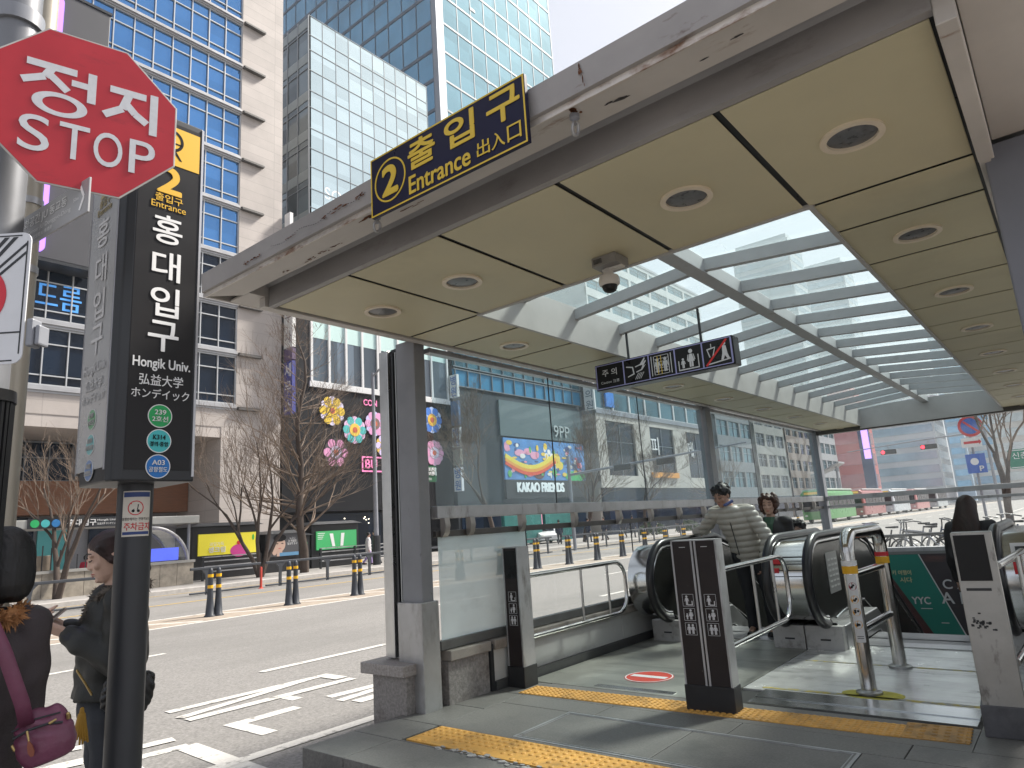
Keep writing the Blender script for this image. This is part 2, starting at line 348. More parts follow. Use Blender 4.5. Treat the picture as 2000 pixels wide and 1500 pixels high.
struct(_g.build('metal_floor', plA))
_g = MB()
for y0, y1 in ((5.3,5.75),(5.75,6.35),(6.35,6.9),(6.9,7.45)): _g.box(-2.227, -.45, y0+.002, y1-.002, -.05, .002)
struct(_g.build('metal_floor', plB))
_g = MB(); _g.box(-2.05,-.7,4.93,5.07,-.02,.006); _g.box(-2.05,-.7,5.075,5.29,-.02,.012); _g.box(-3.3,-2.6,4.9,4.97,-.02,.007); struct(_g.build('metal_threshold', mat('threshold_steel', (.6,.62,.62), .2, .9, .1, 4)))
_g = MB(); _g.box(-3.68,-.68,4.46,4.9,-.15,-.001); struct(_g.build('platform_strip', gr))
yw = mat('worn_yellow_line', (.5,.4,.08), .6, .2, .2, 9, dirt=(.33,.33,.31), dirt_s=(12,12,12), dirt_t=(.42,.55))
_g = MB(); _g.box(-2.1,-.7,5.36,5.40,.0,.005); _g.box(-2.1,-.7,6.42,6.45,.0,.005); struct(_g.build('floor_line_marking', yw))
# no entry disc sticker
t = thing('floor_sticker', 'round red no entry sticker on the metal floor before the left escalator', 'sticker', (-3.05,5.36,0))
_g = MB(); _g.disc(-3.05, 5.36, .205, .002, .0045, Matrix()); _g.build('red_disc', mat('sticker_red', (.62,.07,.045), .5, 0, .12, 20), t)
_g = MB(); _g.box(-3.21,-2.89,5.325,5.395,.0045,.0065); _g.ring(-3.05,5.36,.19,.2,.0045,.0065,Matrix()); _g.build('white_bar', M_['white'], t)

# ================================================================ canopy
CAN = thing('metro_entrance_canopy', 'grey steel station canopy with beige ceiling, ribbed skylight and glass walls over the escalators', 'canopy', (-1.95,3.7,0))
ceilm = mat('beige_ceiling', (.55,.505,.345), .55, 0, .07, 1.3, dirt=(.44,.40,.27), dirt_s=(.8,.8,1), dirt_t=(.55,.85))
fasc = mat('weathered_fascia', (.52,.49,.46), .5, .1, .12, 1.6, dirt=(.2,.1,.05), dirt_s=(2.2,9,9), dirt_t=(.62,.74))
fascd = mat('fascia_brown_grey', (.35,.33,.32), .5, .1, .15, 2, dirt=(.09,.035,.015), dirt_s=(2,7,7), dirt_t=(.62,.72))  # darker than the soffit paint: shade on the front face put into the colour
greyc = M_['greypaint']
XL, XR, Y0, Y1, ZC = -3.83, -.09, 2.36, 14.94, 2.8
SKX0, SKX1, SKY0, SKY1 = -3.07, -.815, 3.53, 14.6
# ceiling panels, each a part
def panel(x0, x1, y0, y1):
    g = MB(); g.box(x0+.0145, x1-.0145, y0+.0145, y1-.0145, ZC, ZC+.006); return g.build('ceiling_panel', ceilm, CAN, bevel=.003)
xs = [XL,-3.08,-2.33,-1.575,-.82,XR]
for a, b in zip(xs[:-1], xs[1:]): panel(a, b, Y0, SKY0)
ys = [SKY0]+[4.0+.733*k for k in range(15)]+[Y1]; ys = [y for y in ys if y <= Y1-.2]+[Y1]
for a, b in zip(ys[:-1], ys[1:]): panel(XL, SKX0-.01, a, b); panel(SKX1+.005, XR, a, b)
g = MB(); g.box(XL-.008, XR-.002, Y0+.004, SKY0-.026, ZC+.009, ZC+.03); g.box(XL-.008, SKX0-.032, SKY0-.026, Y1, ZC+.009, ZC+.03); g.box(SKX1+.028, XR-.002, SKY0-.026, Y1, ZC+.009, ZC+.03)
g.build('ceiling_backing', M_['black'], CAN)
# downlights
ringm = mat('downlight_ring', (.72,.63,.5), .45, 0, .06, 9); lensm = mat('downlight_lens', (.11,.113,.12), .3, 0, .3, 25)
def downlight(x, y, r=.125):
    g = MB(); g.ring(x, y, r*.79, r, ZC-.012, ZC+.002, Matrix(), 32); o = g.build('downlight', ringm, CAN, smooth=40)
    g = MB(); g.lathe([(r*.795,ZC+.0),(r*.6,ZC-.004),(r*.3,ZC-.007),(.004,ZC-.008)], (x,y,0), 24); g.build('lens', lensm, o, smooth=60)
for x in (-3.46,-2.71,-1.96+.0,-1.215,-.47):
    if abs(x+1.96) > .01: downlight(x, 2.945)
for k in range(8): downlight(-.46, 4.37+1.485*k); downlight(-3.48, 4.39+1.485*k)
# front edge profile, swept along X; left edge trim; right edge
prof = [(2.36,2.795),(2.325,2.795),(2.325,2.925),(2.29,2.95),(2.235,2.945),(2.205,2.91),(2.19,2.868),(2.18,2.872),(2.13,2.868),(2.03,2.868),(2.02,2.875),(2.02,2.90)]
lip = [(2.02,2.90),(2.0,2.905),(1.995,3.01),(2.02,3.03),(2.6,3.1),(2.6,3.06),(2.36,2.99)]
def sweepx(poly, x0, x1, name, m, off=0.):
    g = MB(); g.loft([[(x0 if True else 0, y, z) for y, z in poly], [(x1, y, z) for y, z in poly]]); return g.build(name, m, CAN, smooth=35)
sweepx([(2.362,2.797),(2.322,2.797),(2.322,2.93),(2.34,2.96),(2.362,2.96)], XL-.02, XR, 'front_beam', mat('front_beam_grey', (.31,.295,.29), .5, .1, .12, 2, dirt=(.12,.1,.09), dirt_s=(2,6,6), dirt_t=(.55,.8)))
sweepx([(2.322,2.93),(2.285,2.945),(2.24,2.94),(2.205,2.905),(2.19,2.872),(2.19,2.9),(2.2,2.97),(2.34,2.97)], -3.86, .3, 'cove_trim', mat('cove_grey', (.36,.35,.35), .45, .2, .1, 2))
g = MB(); g.loft([[(-4.10,2.025,2.868),(-3.93,2.19,2.868),(-3.93,2.19,2.885),(-4.10,2.025,2.885)],[(.5,2.025,2.868),(.5,2.19,2.868),(.5,2.19,2.885),(.5,2.025,2.885)]]); g.build('front_soffit', fasc, CAN)
g = MB(); g.box(-4.10,.5,2.018,2.024,2.86,2.889); g.build('drip_edge', mat('bare_edge', (.6,.55,.5), .4, .3, .2, 5, dirt=(.2,.09,.04), dirt_s=(4,9,9), dirt_t=(.5,.65)), CAN)
g = MB(); g.loft([[(-4.1,y,z) for y, z in ((2.03,2.886),(2.0,2.89),(1.992,3.01),(2.03,3.035),(2.7,3.1),(2.7,3.0),(2.36,2.972),(2.19,2.972))],[(.5,y,z) for y, z in ((2.03,2.886),(2.0,2.89),(1.992,3.01),(2.03,3.035),(2.7,3.1),(2.7,3.0),(2.36,2.972),(2.19,2.972))]]); g.build('front_fascia', fascd, CAN, smooth=30)
# rust and flaking paint
rust = mat('rust', (.13,.045,.015), .9, 0, .5, 60); flake = mat('flaked_paint', (.05,.045,.045), .9, 0, .4, 40); rr_ = random.Random(4)
def patch(u, v, ru, rv, n=11): return [(u+ru*rr_.uniform(.35,1)*math.cos(2*PI*k/n), v+rv*rr_.uniform(.35,1)*math.sin(2*PI*k/n)) for k in range(n)]
FF_ = face_my(1.989); FS_ = Matrix(((1,0,0,0),(0,1,0,0),(0,0,-1,2.8668),(0,0,0,1)))
g = MB()
for u, v, ru, rv in ((-2.49,2.95,.035,.012),(-2.47,2.955,.02,.01),(-2.66,2.945,.05,.008),(-2.78,2.94,.03,.007),(-3.45,2.925,.05,.012),(-3.55,2.92,.03,.01),(-1.17,2.98,.012,.02),(-1.16,2.93,.006,.03),(-3.1,2.93,.05,.005)):
    for q in range(5): g.prism(patch(u+rr_.gauss(0,ru*.6), v+rr_.gauss(0,rv*.6), ru*rr_.uniform(.2,.7), rv*rr_.uniform(.3,.8)), .0002, .0008, FF_)
for u, v, ru, rv in ((-3.05,2.15,.05,.008),(-3.16,2.16,.04,.007),(-2.9,2.15,.05,.006),(-3.4,2.16,.03,.007),(-2.5,2.06,.1,.012),(-2.3,2.14,.08,.006),(-1.25,2.06,.03,.03)):
    for q in range(6): g.prism(patch(u+rr_.gauss(0,ru*.7), v+rr_.gauss(0,rv*.6), ru*rr_.uniform(.15,.6), rv*rr_.uniform(.3,.8)), .0002, .0008, FS_)
g.build('rust_patch', rust, CAN); g = MB()
for u, v, ru, rv in ((-1.08,2.12,.05,.012),(-1.13,2.11,.03,.008),(-.62,2.10,.03,.006),(-.75,2.13,.02,.005)): g.prism(patch(u,v,ru,rv), .0002, .0009, FS_)
for k in range(40):
    f = k/40; u = -2.45-.85*f; v = 2.95-.012*math.sin(f*17)-.02*f; g.prism(patch(u,v,.012,.0022,6), .0002, .0007, FF_)
g.build('flaked_patch', flake, CAN)
g = MB(); g.box(-3.876,-3.8625,2.19,2.33,2.866,2.97); g.build('corner_cap', fasc, CAN)
# left side trim
g = MB(); g.box(-4.10,-3.862,2.192,15.05,2.868,2.885); g.box(-3.93,-3.862,2.30,15.05,2.80,2.866); g.box(-3.86,XL-.012,2.36,15.05,2.79,2.86); g.box(-4.13,-4.105,2.02,15.05,2.87,3.03); g.build('side_trim', fasc, CAN, bevel=.004)
g = MB(); g.box(XL-.012,XL-.002,2.37,15.0,2.81,2.86); g.build('shadow_gap', M_['black'], CAN)
# right side: lip beam over the opening, outer soffit plates
g = MB(); g.box(XR,XR+.06,2.33,3.5,2.74,2.86); g.box(XR,XR+.045,3.5,15,2.78,2.86); g.build('side_lip', fasc, CAN, bevel=.004)
g = MB(); g.box(XR+.062,.29,2.2,3.62,2.875,2.9); g.box(.305,.6,2.2,15,2.875,2.9); g.box(XR+.062,.29,3.9,15,2.875,2.9); g.box(.29,.305,2.2,15,2.868,2.9); g.build('outer_soffit', fasc, CAN, bevel=.003)
# roof deck above (with the skylight opening)
g = MB()
for b in ((-4.1,.6,2.4,SKY0-.05),(-4.1,SKX0-.06,SKY0-.05,SKY1+.05),(SKX1+.06,.6,SKY0-.05,SKY1+.05),(-4.1,.6,SKY1+.05,15.05)): g.box(b[0],b[1],b[2],b[3],2.91,2.965)
g.build('roof_deck', mat('roof_sheet', (.3,.3,.3), .6, .2, .1, 3), CAN)
# skylight: curb walls, ridge beam, ribs, glass
ribm = mat('skylight_rib', (.4,.41,.42), .5, 0, .08, 5, dirt=(.25,.24,.22), dirt_s=(5,5,9), dirt_t=(.6,.8))
g = MB(); g.box(SKX0-.03,SKX0,SKY0,SKY1,2.79,3.11); g.box(SKX1,SKX1+.025,SKY0,SKY1,2.79,3.11); g.box(SKX0-.03,SKX1+.025,SKY0-.025,SKY0,2.79,3.11); g.box(SKX0-.03,SKX1+.025,SKY1,SKY1+.03,2.74,3.16)
g.build('skylight_curb', mat('curb_panel', (.42,.41,.4), .5, 0, .07, 3), CAN)
RX, RZ, EZ = -1.942, 3.095, 3.0
g = MB(); g.box(RX-.06, RX+.06, SKY0, SKY1, RZ-.02, RZ+.1); g.build('ridge_beam', ribm, CAN, bevel=.004)
k = 0
for i in range(14):
    y = 4.03+.7345*i
    if y > SKY1-.1: break
    for xe in (SKX0, SKX1):
        g = MB(); a = RX-.06 if xe < RX else RX+.06
        g.loft([[(a,y-.028,RZ),(a,y+.028,RZ),(a,y+.028,RZ+.09),(a,y-.028,RZ+.09)],[(xe,y-.028,EZ),(xe,y+.028,EZ),(xe,y+.028,EZ+.09),(xe,y-.028,EZ+.09)]]); g.build('skylight_rib', ribm, CAN)
skg = glass('skylight_glass', (.84,.95,.95), .06, .24, (.72,.88,.88), spread=(.85, 1.2))
g = MB()
for xe, s in ((SKX0-.04,-1),(SKX1+.04,1)):
    g.loft([[(RX,SKY0-.04,RZ+.105),(RX,SKY1+.04,RZ+.105)],[(xe,SKY0-.04,EZ+.105),(xe,SKY1+.04,EZ+.105)]], cap=False)
g.build('skylight_pane', skg, CAN)
# columns
cold = mat('column_dark_grey', (.23,.235,.25), .45, 0, .12, 3, dirt=(.05,.045,.045), dirt_s=(14,14,4), dirt_t=(.64,.72))
def column(x0, x1, y0, y1, zb, m=cold, base=True):
    g = MB(); g.box(x0,x1,y0,y1,zb,2.86); o = g.build('column', m, CAN, bevel=.008)
    if base:
        g = MB(); g.box(x0-.03,x1+.02,y0-.03,y1+.03,-.02,.78); g.build('base_casing', mat('casing_steel', (.45,.45,.45), .4, .6, .14, 3, dirt=(.2,.18,.16), dirt_s=(5,5,2), dirt_t=(.5,.75)), o, bevel=.006)
    return o
c0 = column(-4.225,-4.0,3.72,3.84,.7)
g = MB(); g.box(-4.44,-4.33,3.72,3.80,.36,2.83); g.build('steel_fin', M_['steel'], c0, bevel=.004)
g = MB(); g.box(-4.33,-4.235,3.76,3.84,.36,2.84); g.box(-4.30,-4.28,3.735,3.76,.4,2.8); g.build('channel', M_['darkmetal'], c0)
g = MB(); g.box(-4.252,-4.243,3.732,3.76,.78,2.8); g.build('fin_edge', mat('pale_edge', (.5,.52,.52), .4, .4), c0)
column(-4.10,-3.96,9.32,9.5,.3, cold, False); column(-4.10,-3.95,14.66,14.86,.3, greyc, False)
column(-.07,.17,3.62,3.88,.7, mat('column_blue_grey', (.19,.2,.235), .45, 0, .1, 2, dirt=(.1,.1,.11), dirt_s=(3,3,1), dirt_t=(.6,.8)))
column(-.07,.15,9.32,9.5,.3, cold, False); column(-.07,.15,14.66,14.86,.3, greyc, False)
# glass walls left, back, right
wg = glass('wall_glass', (.76,.90,.94), .08, .13, (.55,.74,.82)); wgl = glass('wall_glass_clear', (.93,.97,.97), .05, .05, (.8,.85,.88))
def vpane(x, y0, y1, z0, z1, m, nm='glass_pane'): g = MB(); g.quad((x,y0+.004,z0),(x,y1-.004,z0),(x,y1-.004,z1),(x,y0+.004,z1)); return g.build(nm, m, CAN)
yy = [3.93,4.52,5.08,6.9,8.1,9.3]
for a, b in zip([3.93,5.6,7.45,9.5,11.2,12.95],[5.6,7.45,9.3,11.2,12.95,14.65]): vpane(-4.03,a,b,1.5,2.79,wg)
film = mat('frosted_film', (.74,.86,.87), .6, 0, .06, 2, dirt=(.45,.55,.56), dirt_s=(1.2,1.2,2), dirt_t=(.55,.8)); _b = film.node_tree.nodes['Principled BSDF']
_b.inputs['Transmission Weight'].default_value = 0; _b.inputs['Alpha'].default_value = .88
vpane(-4.03,3.93,5.07,.47,1.27,film,'frosted_pane')
for a, b in zip([5.07,7.0,9.5,12.0],[7.0,9.3,12.0,14.65]): vpane(-4.03,a,b,.47,1.3,wgl)
for y in (5.6,7.45,11.2,12.95):
    g = MB(); g.box(-4.034,-4.026,y-.006,y+.006,1.5,2.78); g.build('pane_joint', M_['darkmetal'], CAN)
for y in (5.07,7.0,12.0):
    g = MB(); g.box(-4.034,-4.026,y-.006,y+.006,.47,1.27); g.build('pane_joint', M_['darkmetal'], CAN)
for x, nm in ((-4.03,0),(.05,1)):
    g = MB(); g.box(x-.03,x+.05,3.9,14.66,1.40,1.5); g.build('wall_rail', M_['dullsteel'], CAN, bevel=.006)
    g = MB(); g.box(x-.02,x+.02,3.9,14.66,1.255,1.305); g.build('lower_rail', mat('rail_dark', (.09,.085,.08), .45, .3, .15, 5), CAN, bevel=.004)
    g = MB(); g.box(x-.03,x+.03,3.9,14.66,.40,.47); g.build('sill_rail', mat('sill_grey', (.13,.13,.125), .5, .2, .2, 4), CAN, bevel=.004)
    g = MB(); g.box(x-.05,x+.03,3.9,14.7,2.775,2.815); g.build('head_rail', M_['dullsteel'], CAN)
for y in [3.97+.0,4.27,4.955,5.80,6.67,7.4,8.16,8.9,9.9,10.7,11.5,12.3,13.1,13.9]:
    g = MB(); g.prism([(0,0),(.05,0),(.06,-.06),(.045,-.12),(.02,-.15),(0,-.15)], -.028, .028, plane_m((-4.0,y,1.402),(1,0,0),(0,0,1))); g.build('rail_bracket', mat('bracket_steel', (.34,.32,.3), .4, .5, .2, 6), CAN, smooth=30)
for a, b in ((-3.95,-2.6),(-2.6,-1.3),(-1.3,-.07)):
    
    for za, zb in ((1.49,2.73),(.45,1.27)): g = MB(); g.quad((a+.004,14.745,za),(b-.004,14.745,za),(b-.004,14.745,zb),(a+.004,14.745,zb)); g.build('glass_pane', wgl, CAN)
g = MB(); g.box(-3.95,-.07,14.70,14.79,1.40,1.49); g.build('wall_rail', M_['dullsteel'], CAN, bevel=.006)
g = MB(); g.box(-3.95,-.07,14.72,14.77,1.26,1.31); g.build('lower_rail', M_['dullsteel'], CAN, bevel=.004)
g = MB(); g.box(-3.95,-.07,14.68,14.82,2.72,2.80); g.build('back_beam', MATS['rail_dark'], CAN, bevel=.006)
g = MB(); g.box(-3.95,-.07,14.64,14.86,.38,.46); g.build('parapet_cap', M_['dullsteel'], CAN, bevel=.006)
for a, b in zip([3.93,5.6,7.45,9.5,11.2,12.95],[5.6,7.45,9.3,11.2,12.95,14.65]): vpane(.05,a,b,1.5,2.79,wgl); vpane(.05,a,b,.47,1.3,wgl)
# low walls, pier
capm = mat('cap_stone', (.3,.27,.24), .7, 0, .15, 6, dirt=(.16,.13,.1), dirt_s=(4,4,4), dirt_t=(.5,.75))
W = thing('low_wall', 'low wall of speckled granite and white panels under the canopy glass', 'wall', (-4.03,6.5,0))
g = MB(); g.box(-4.12,-3.985,3.95,4.42,-.02,.315); g.build('granite_panel', M_['granite'], W, bevel=.005)
g = MB(); g.box(-4.12,-3.985,4.47,6.55,.07,.315); g.box(-4.12,-3.985,6.555,8.6,.07,.315); g.box(-4.12,-3.985,8.6,14.66,-.5,.315); g.build('white_panel', mat('white_wall_panel', (.55,.55,.53), .5, 0, .07, 3, dirt=(.35,.34,.32), dirt_s=(2,2,5), dirt_t=(.55,.8)), W, bevel=.003)
g = MB(); g.box(-4.13,-3.97,4.425,4.465,-.02,.36); g.build('joint_post', M_['darkmetal'], W)
g = MB(); g.box(-4.13,-3.955,4.47,8.6,-.02,.07); g.build('plinth', mat('plinth_dark', (.06,.06,.06), .5, 0, .2, 8), W)
g = MB(); g.box(-4.14,-3.95,3.95,4.42,.316,.395); g.box(-4.14,-3.95,4.47,14.66,.316,.395); g.build('coping', capm, W, bevel=.008)
g = MB(); g.box(.0,.12,3.95,14.66,-.02,.395); tag(g.build('low_wall', M_['granite'], bevel=.005), 'low granite wall under the glass behind the tall blue grey column', 'wall')
t = thing('stone_pier', 'stubby granite pier with flat overhanging cap at the foot of the steel column', 'pier', (-4.25,3.75,-.3))
g = MB(); g.box(-4.46,-4.08,3.6,3.95,-.35,.262); g.build('shaft', M_['granite'], t, bevel=.006)
g = MB(); g.box(-4.56,-4.06,3.56,4.0,.264,.345); g.build('cap', mat('pier_cap_stone', (.34,.31,.29), .65, 0, .3, 50, .2, 90), t, bevel=.006)
# ================================================================ escalators
pitm = mat('pit_wall', (.2,.2,.195), .6, 0, .15, 2)
g = MB(); g.box(-3.94,-.02,7.45,7.5,-6,-.06); g.box(-3.97,-3.93,7.45,14.66,-6,-.02); g.box(-.03,.02,7.45,14.66,-6,-.02); g.box(-3.94,-.02,14.62,14.68,-6,.39); g.box(-3.97,.02,7.45,14.66,-6.02,-6)
struct(g.build('escalator_pit_wall', pitm))
darkpan = mat('balustrade_panel', (.022,.022,.02), .16, .2, .15, 2)
drumm = mat('drum_steel', (.62,.62,.61), .17, 1, .08, 3)
skirtm = mat('skirt_steel', (.4,.4,.4), .35, .8, .15, 3, dirt=(.16,.15,.14), dirt_s=(4,4,4), dirt_t=(.55,.75))
SL = math.tan(R(30)); NY, NZ, NR = 6.97, .63, .40
def rail_path(extra=0.):
    p = []
    for k in range(13):
        a = -PI/2-k*PI/12; p.append((NY+(NR+extra)*math.cos(a), NZ+(NR+extra)*math.sin(a)))
    p += [(7.6,NZ+NR+extra),(8.3,NZ+NR+extra)]
    for y in (8.8,9.4,11,13,14.4): p.append((y, NZ+NR+extra-(y-8.3-.15)*SL*(1 if y > 9 else .6)))
    return p
def balustrade(parent, x, side):
    """side +1: the inner (step) side lies towards +X"""
    P = rail_path()
    g = MB(); g.tube([(x,y,z) for y, z in P], .042, 10, sx=1.0); g.build('handrail', M_['rubber'], parent, smooth=50)
    g = MB(); g.tube([(x,y+(.0 if i > 12 else -.0),z) for i, (y,z) in enumerate(rail_path(-.055))], .03, 8); g.build('handrail_guide', drumm, parent, smooth=50)
    Q = rail_path(-.075); low = [(14.4,-3.3),(8.6,.12),(8.2,.2),(7.1,.2)]
    poly = [(y,z) for y, z in Q]+low
    g = MB(); g.prism(poly, x-.02, x+.02, Matrix(((0,0,1,0),(1,0,0,0),(0,1,0,0),(0,0,0,1)))); g.build('panel', darkpan, parent)
    g = MB(); g.tube([(x+side*.026,y,z) for y, z in [(7.18,.26),(7.5,.29),(8.3,.3),(8.9,.02),(14.4,-3.15)]], .009, 6); g.build('trim_strip', M_['chrome'], parent)
def escalator(name, label, x0, x1, loc):
    E = thing(name, label, 'escalator', loc)
    balustrade(E, x0, 1); balustrade(E, x1, -1)
    g = MB()
    for x in (x0, x1): g.loft([[(x-.14,y,zb) ,(x+.14,y,zb),(x+.14,y,zt),(x-.14,y,zt)] for y, zb, zt in ((7.02,-.01,.215),(8.3,-.01,.215),(14.5,-3.75,-3.5))])
    g.build('skirt', skirtm, E, bevel=.01)
    for x in (x0, x1):
        g = MB(); g.box(x-.07,x+.07,7.0,7.03,.07,.235); g.build('handrail_inlet', M_['black'], E, bevel=.006)
    g = MB(); y, z = 7.46, 0
    for k in range(18):
        zz = -.02-(0,0,.06)[k] if k < 3 else -.08-(k-2)*.2; g.box(x0+.14,x1-.14,y,y+.4,zz-.3,zz); y += .39 if k > 1 else .35
    g.build('steps', ribbed('step_ribs', (.3,.3,.31), 'X', 26, .4), E)
    g = MB(); g.box(x0+.145,x1-.145,7.25,7.455,.003,.012); g.build('comb_plate', mat('comb_steel', (.42,.42,.42), .35, .8, .2, 30), E)
    return E
EL = escalator('escalator', 'upgoing escalator carrying the man in the grey puffer jacket, beside the left glass wall', -3.62, -2.40, (-3.0,7,0))
ER = escalator('escalator', 'downgoing escalator behind the steel hoop barrier, long haired woman riding it', -2.03, -.60, (-1.3,7,0))
def drum(parent, xa, xb, name='newel_drum'):
    P = rail_path(-.03)[1:]
    g = MB(); n = len(P)
    vs = [(xa,y,z) for y, z in P]+[(xb,y,z) for y, z in P]; g.add(vs, [(i,i+1,n+i+1,n+i) for i in range(n-1)]); return g.build(name, drumm, parent, smooth=60)
d1 = drum(EL, -2.36, -2.07)
g = MB()
for z in (.86,.80,.745,.69): 
    y = NY-math.sqrt(max(0,.372**2-(z-NZ)**2)); g.box(-2.355,-2.075,y-.003,y+.01,z-.003,z+.003)
g.box(-2.218,-2.214,NY-.373,NY-.36,.45,.8); g.build('seam_lines', M_['darkmetal'], d1)
g = MB(); g.box(-2.345,-2.25,6.625,6.64,.80,.845); g.box(-2.345,-2.29,6.61,6.625,.72,.765); g.build('red_label', M_['red'], d1)
d2 = drum(EL, -3.9, -3.66); d3 = drum(ER, -.56, -.12)
g = MB(); g.box(-.50,-.18,6.63,6.645,.82,.93); g.build('white_label', M_['white'], d3); g = MB(); g.box(-.5,-.3,6.6,6.61,.70,.79); g.build('red_label', M_['red'], d3)
g = MB(); g.box(-.47,-.36,6.62,6.63,.845,.905); g.build('dark_label', M_['darkmetal'], d3)
for xa, xb, E in ((-2.54,-2.245,EL),(-2.235,-1.9,ER),(-3.84,-3.5,EL),(-.75,-.3,ER)):
    g = MB(); g.box(xa,xb,6.93,7.02,0,.215); p = g.build('newel_base', mat('newel_base_white', (.46,.45,.44), .5, .2, .12, 5, dirt=(.2,.18,.16), dirt_s=(8,8,8), dirt_t=(.52,.72)), E, bevel=.004)
    g = MB(); g.box((xa+xb)/2-.035,(xa+xb)/2+.055,6.926,6.93,.085,.10); g.build('name_plate', M_['darkmetal'], p)
# notice sheet on the dark panel
g = MB(); g.rrect(7.12,.48,7.5,.86,.02,0,.004, face_px(-2.008)); p = g.build('notice_sheet', mat('grey_notice', (.17,.17,.17), .4, 0, .1, 9), ER)
g = MB()
for i in range(6):
    for j in range(3): g.box(7.16+j*.11, 7.16+j*.11+.08, .53+i*.05, .53+i*.05+.018, .005, .006, face_px(-2.008))
g.build('notice_print', mat('notice_print_grey', (.34,.34,.34), .5), p)
# advert on the end wall of the pit
A = thing('wall_advert', 'green and dusk advertisement on the wall at the end of the escalator pit', 'advertisement', (-2.2,14.6,-.5))
F = face_my(14.60, 0, 0)
dusk = mat('advert_dusk', (.035,.028,.032), .35, 0, .5, 1.2, dirt=(.16,.07,.055), dirt_s=(.7,1,3), dirt_t=(.5,.75))
g = MB(); g.box(-3.6,-.7,-1.7,.34,-.01,.008,F); g.build('poster', dusk, A)
g = MB(); g.prism([(-3.6,.1),(-3.0,.0),(-2.45,-.75),(-2.25,-1.7),(-3.6,-1.7)], .008, .0085, F); g.build('dusk_slope', mat('advert_maroon', (.07,.022,.022), .4, 0, .4, 2), A)
g = MB(); g.prism([(-3.2,.335),(-2.5,.335),(-1.75,-1.7),(-2.12,-1.7)], .009, .011, F); g.build('green_band', mat('advert_green', (.012,.19,.145), .35, 0, .05, 2), A)
g = MB(); g.prism([(-2.5,.335),(-2.48,.335),(-1.73,-1.7),(-1.75,-1.7)], .010, .0125, F); g.text('YYC', F, (-2.72,-.55,-2.43,-.40), .02, .013); g.box(-2.6,-2.42,-.62,-.608,.012,.013,F); g.box(-2.32,-2.2,-.86,-.848,.012,.013,F)
g.text('C A', F, (-2.19,-.27,-1.83,-.11), .012, .012, keep=False); g.text('A L', F, (-2.25,-.52,-1.84,-.33), .012, .012, keep=False); g.build('lettering', mat('advert_white', (.62,.62,.62), .5), A)
g = MB(); g.text('키 여행이', F, (-2.97,-.03,-2.66,.06), .012, .013); g.text('시다', F, (-2.86,-.16,-2.66,-.07), .012, .013); g.build('yellow_lettering', mat('advert_yellow', (.6,.6,.35), .5), A)

# ================================================================ barrier posts and rails
postd = mat('post_brown_black', (.028,.022,.022), .42, .0, .15, 5, spec=.25, dirt=(.2,.19,.18), dirt_s=(16,16,16), dirt_t=(.68,.74))
pict = mat('pictogram_white', (.62,.62,.64), .5)
def person_icon(g, F, x, y, h, skirt=False):
    g.disc(x, y+h*.87, h*.12, .001, .002, F, 10)
    if skirt: g.prism([(x-h*.07,y+h*.72),(x+h*.07,y+h*.72),(x+h*.2,y+h*.3),(x-h*.2,y+h*.3)], .001, .002, F)
    else: g.rrect(x-h*.13, y+h*.36, x+h*.13, y+h*.74, h*.06, .001, .002, F, 3)
    g.rrect(x-h*.11, y, x-h*.01, y+h*.4, h*.03, .0012, .0022, F, 3); g.rrect(x+h*.01, y, x+h*.11, y+h*.4, h*.03, .0012, .0022, F, 3)
    g.prism([(x-h*.12,y+h*.7),(x-h*.17,y+h*.68),(x-h*.24,y+h*.38),(x-h*.19,y+h*.37)], .0011, .0021, F)
    g.prism([(x+h*.12,y+h*.7),(x+h*.17,y+h*.68),(x+h*.24,y+h*.38),(x+h*.19,y+h*.37)], .0011, .0021, F)
def three_icons(g, F, x, y, s):
    for k in range(3):
        yy = y-k*s*1.16
        for a, b, c, d in ((-s/2,-s/2,s/2,-s/2+.002),(-s/2,s/2-.002,s/2,s/2),(-s/2,-s/2,-s/2+.002,s/2),(s/2-.002,-s/2,s/2,s/2)): g.box(x+a,x+c,yy+b,yy+d,.001,.0018,F)
        if k == 0:
            person_icon(g, F, x-s*.12, yy-s*.4, s*.8); g.box(x-s*.1,x+s*.38,yy-s*.42,yy-s*.34,.0008,.0015,F); g.box(x+s*.3,x+s*.38,yy-s*.42,yy-s*.05,.0007,.0014,F)
        elif k == 1:
            person_icon(g, F, x+s*.12, yy-s*.4, s*.84, True); person_icon(g, F, x-s*.22, yy-s*.4, s*.5)
        else: person_icon(g, F, x-s*.17, yy-s*.4, s*.8); person_icon(g, F, x+s*.17, yy-s*.4, s*.8)
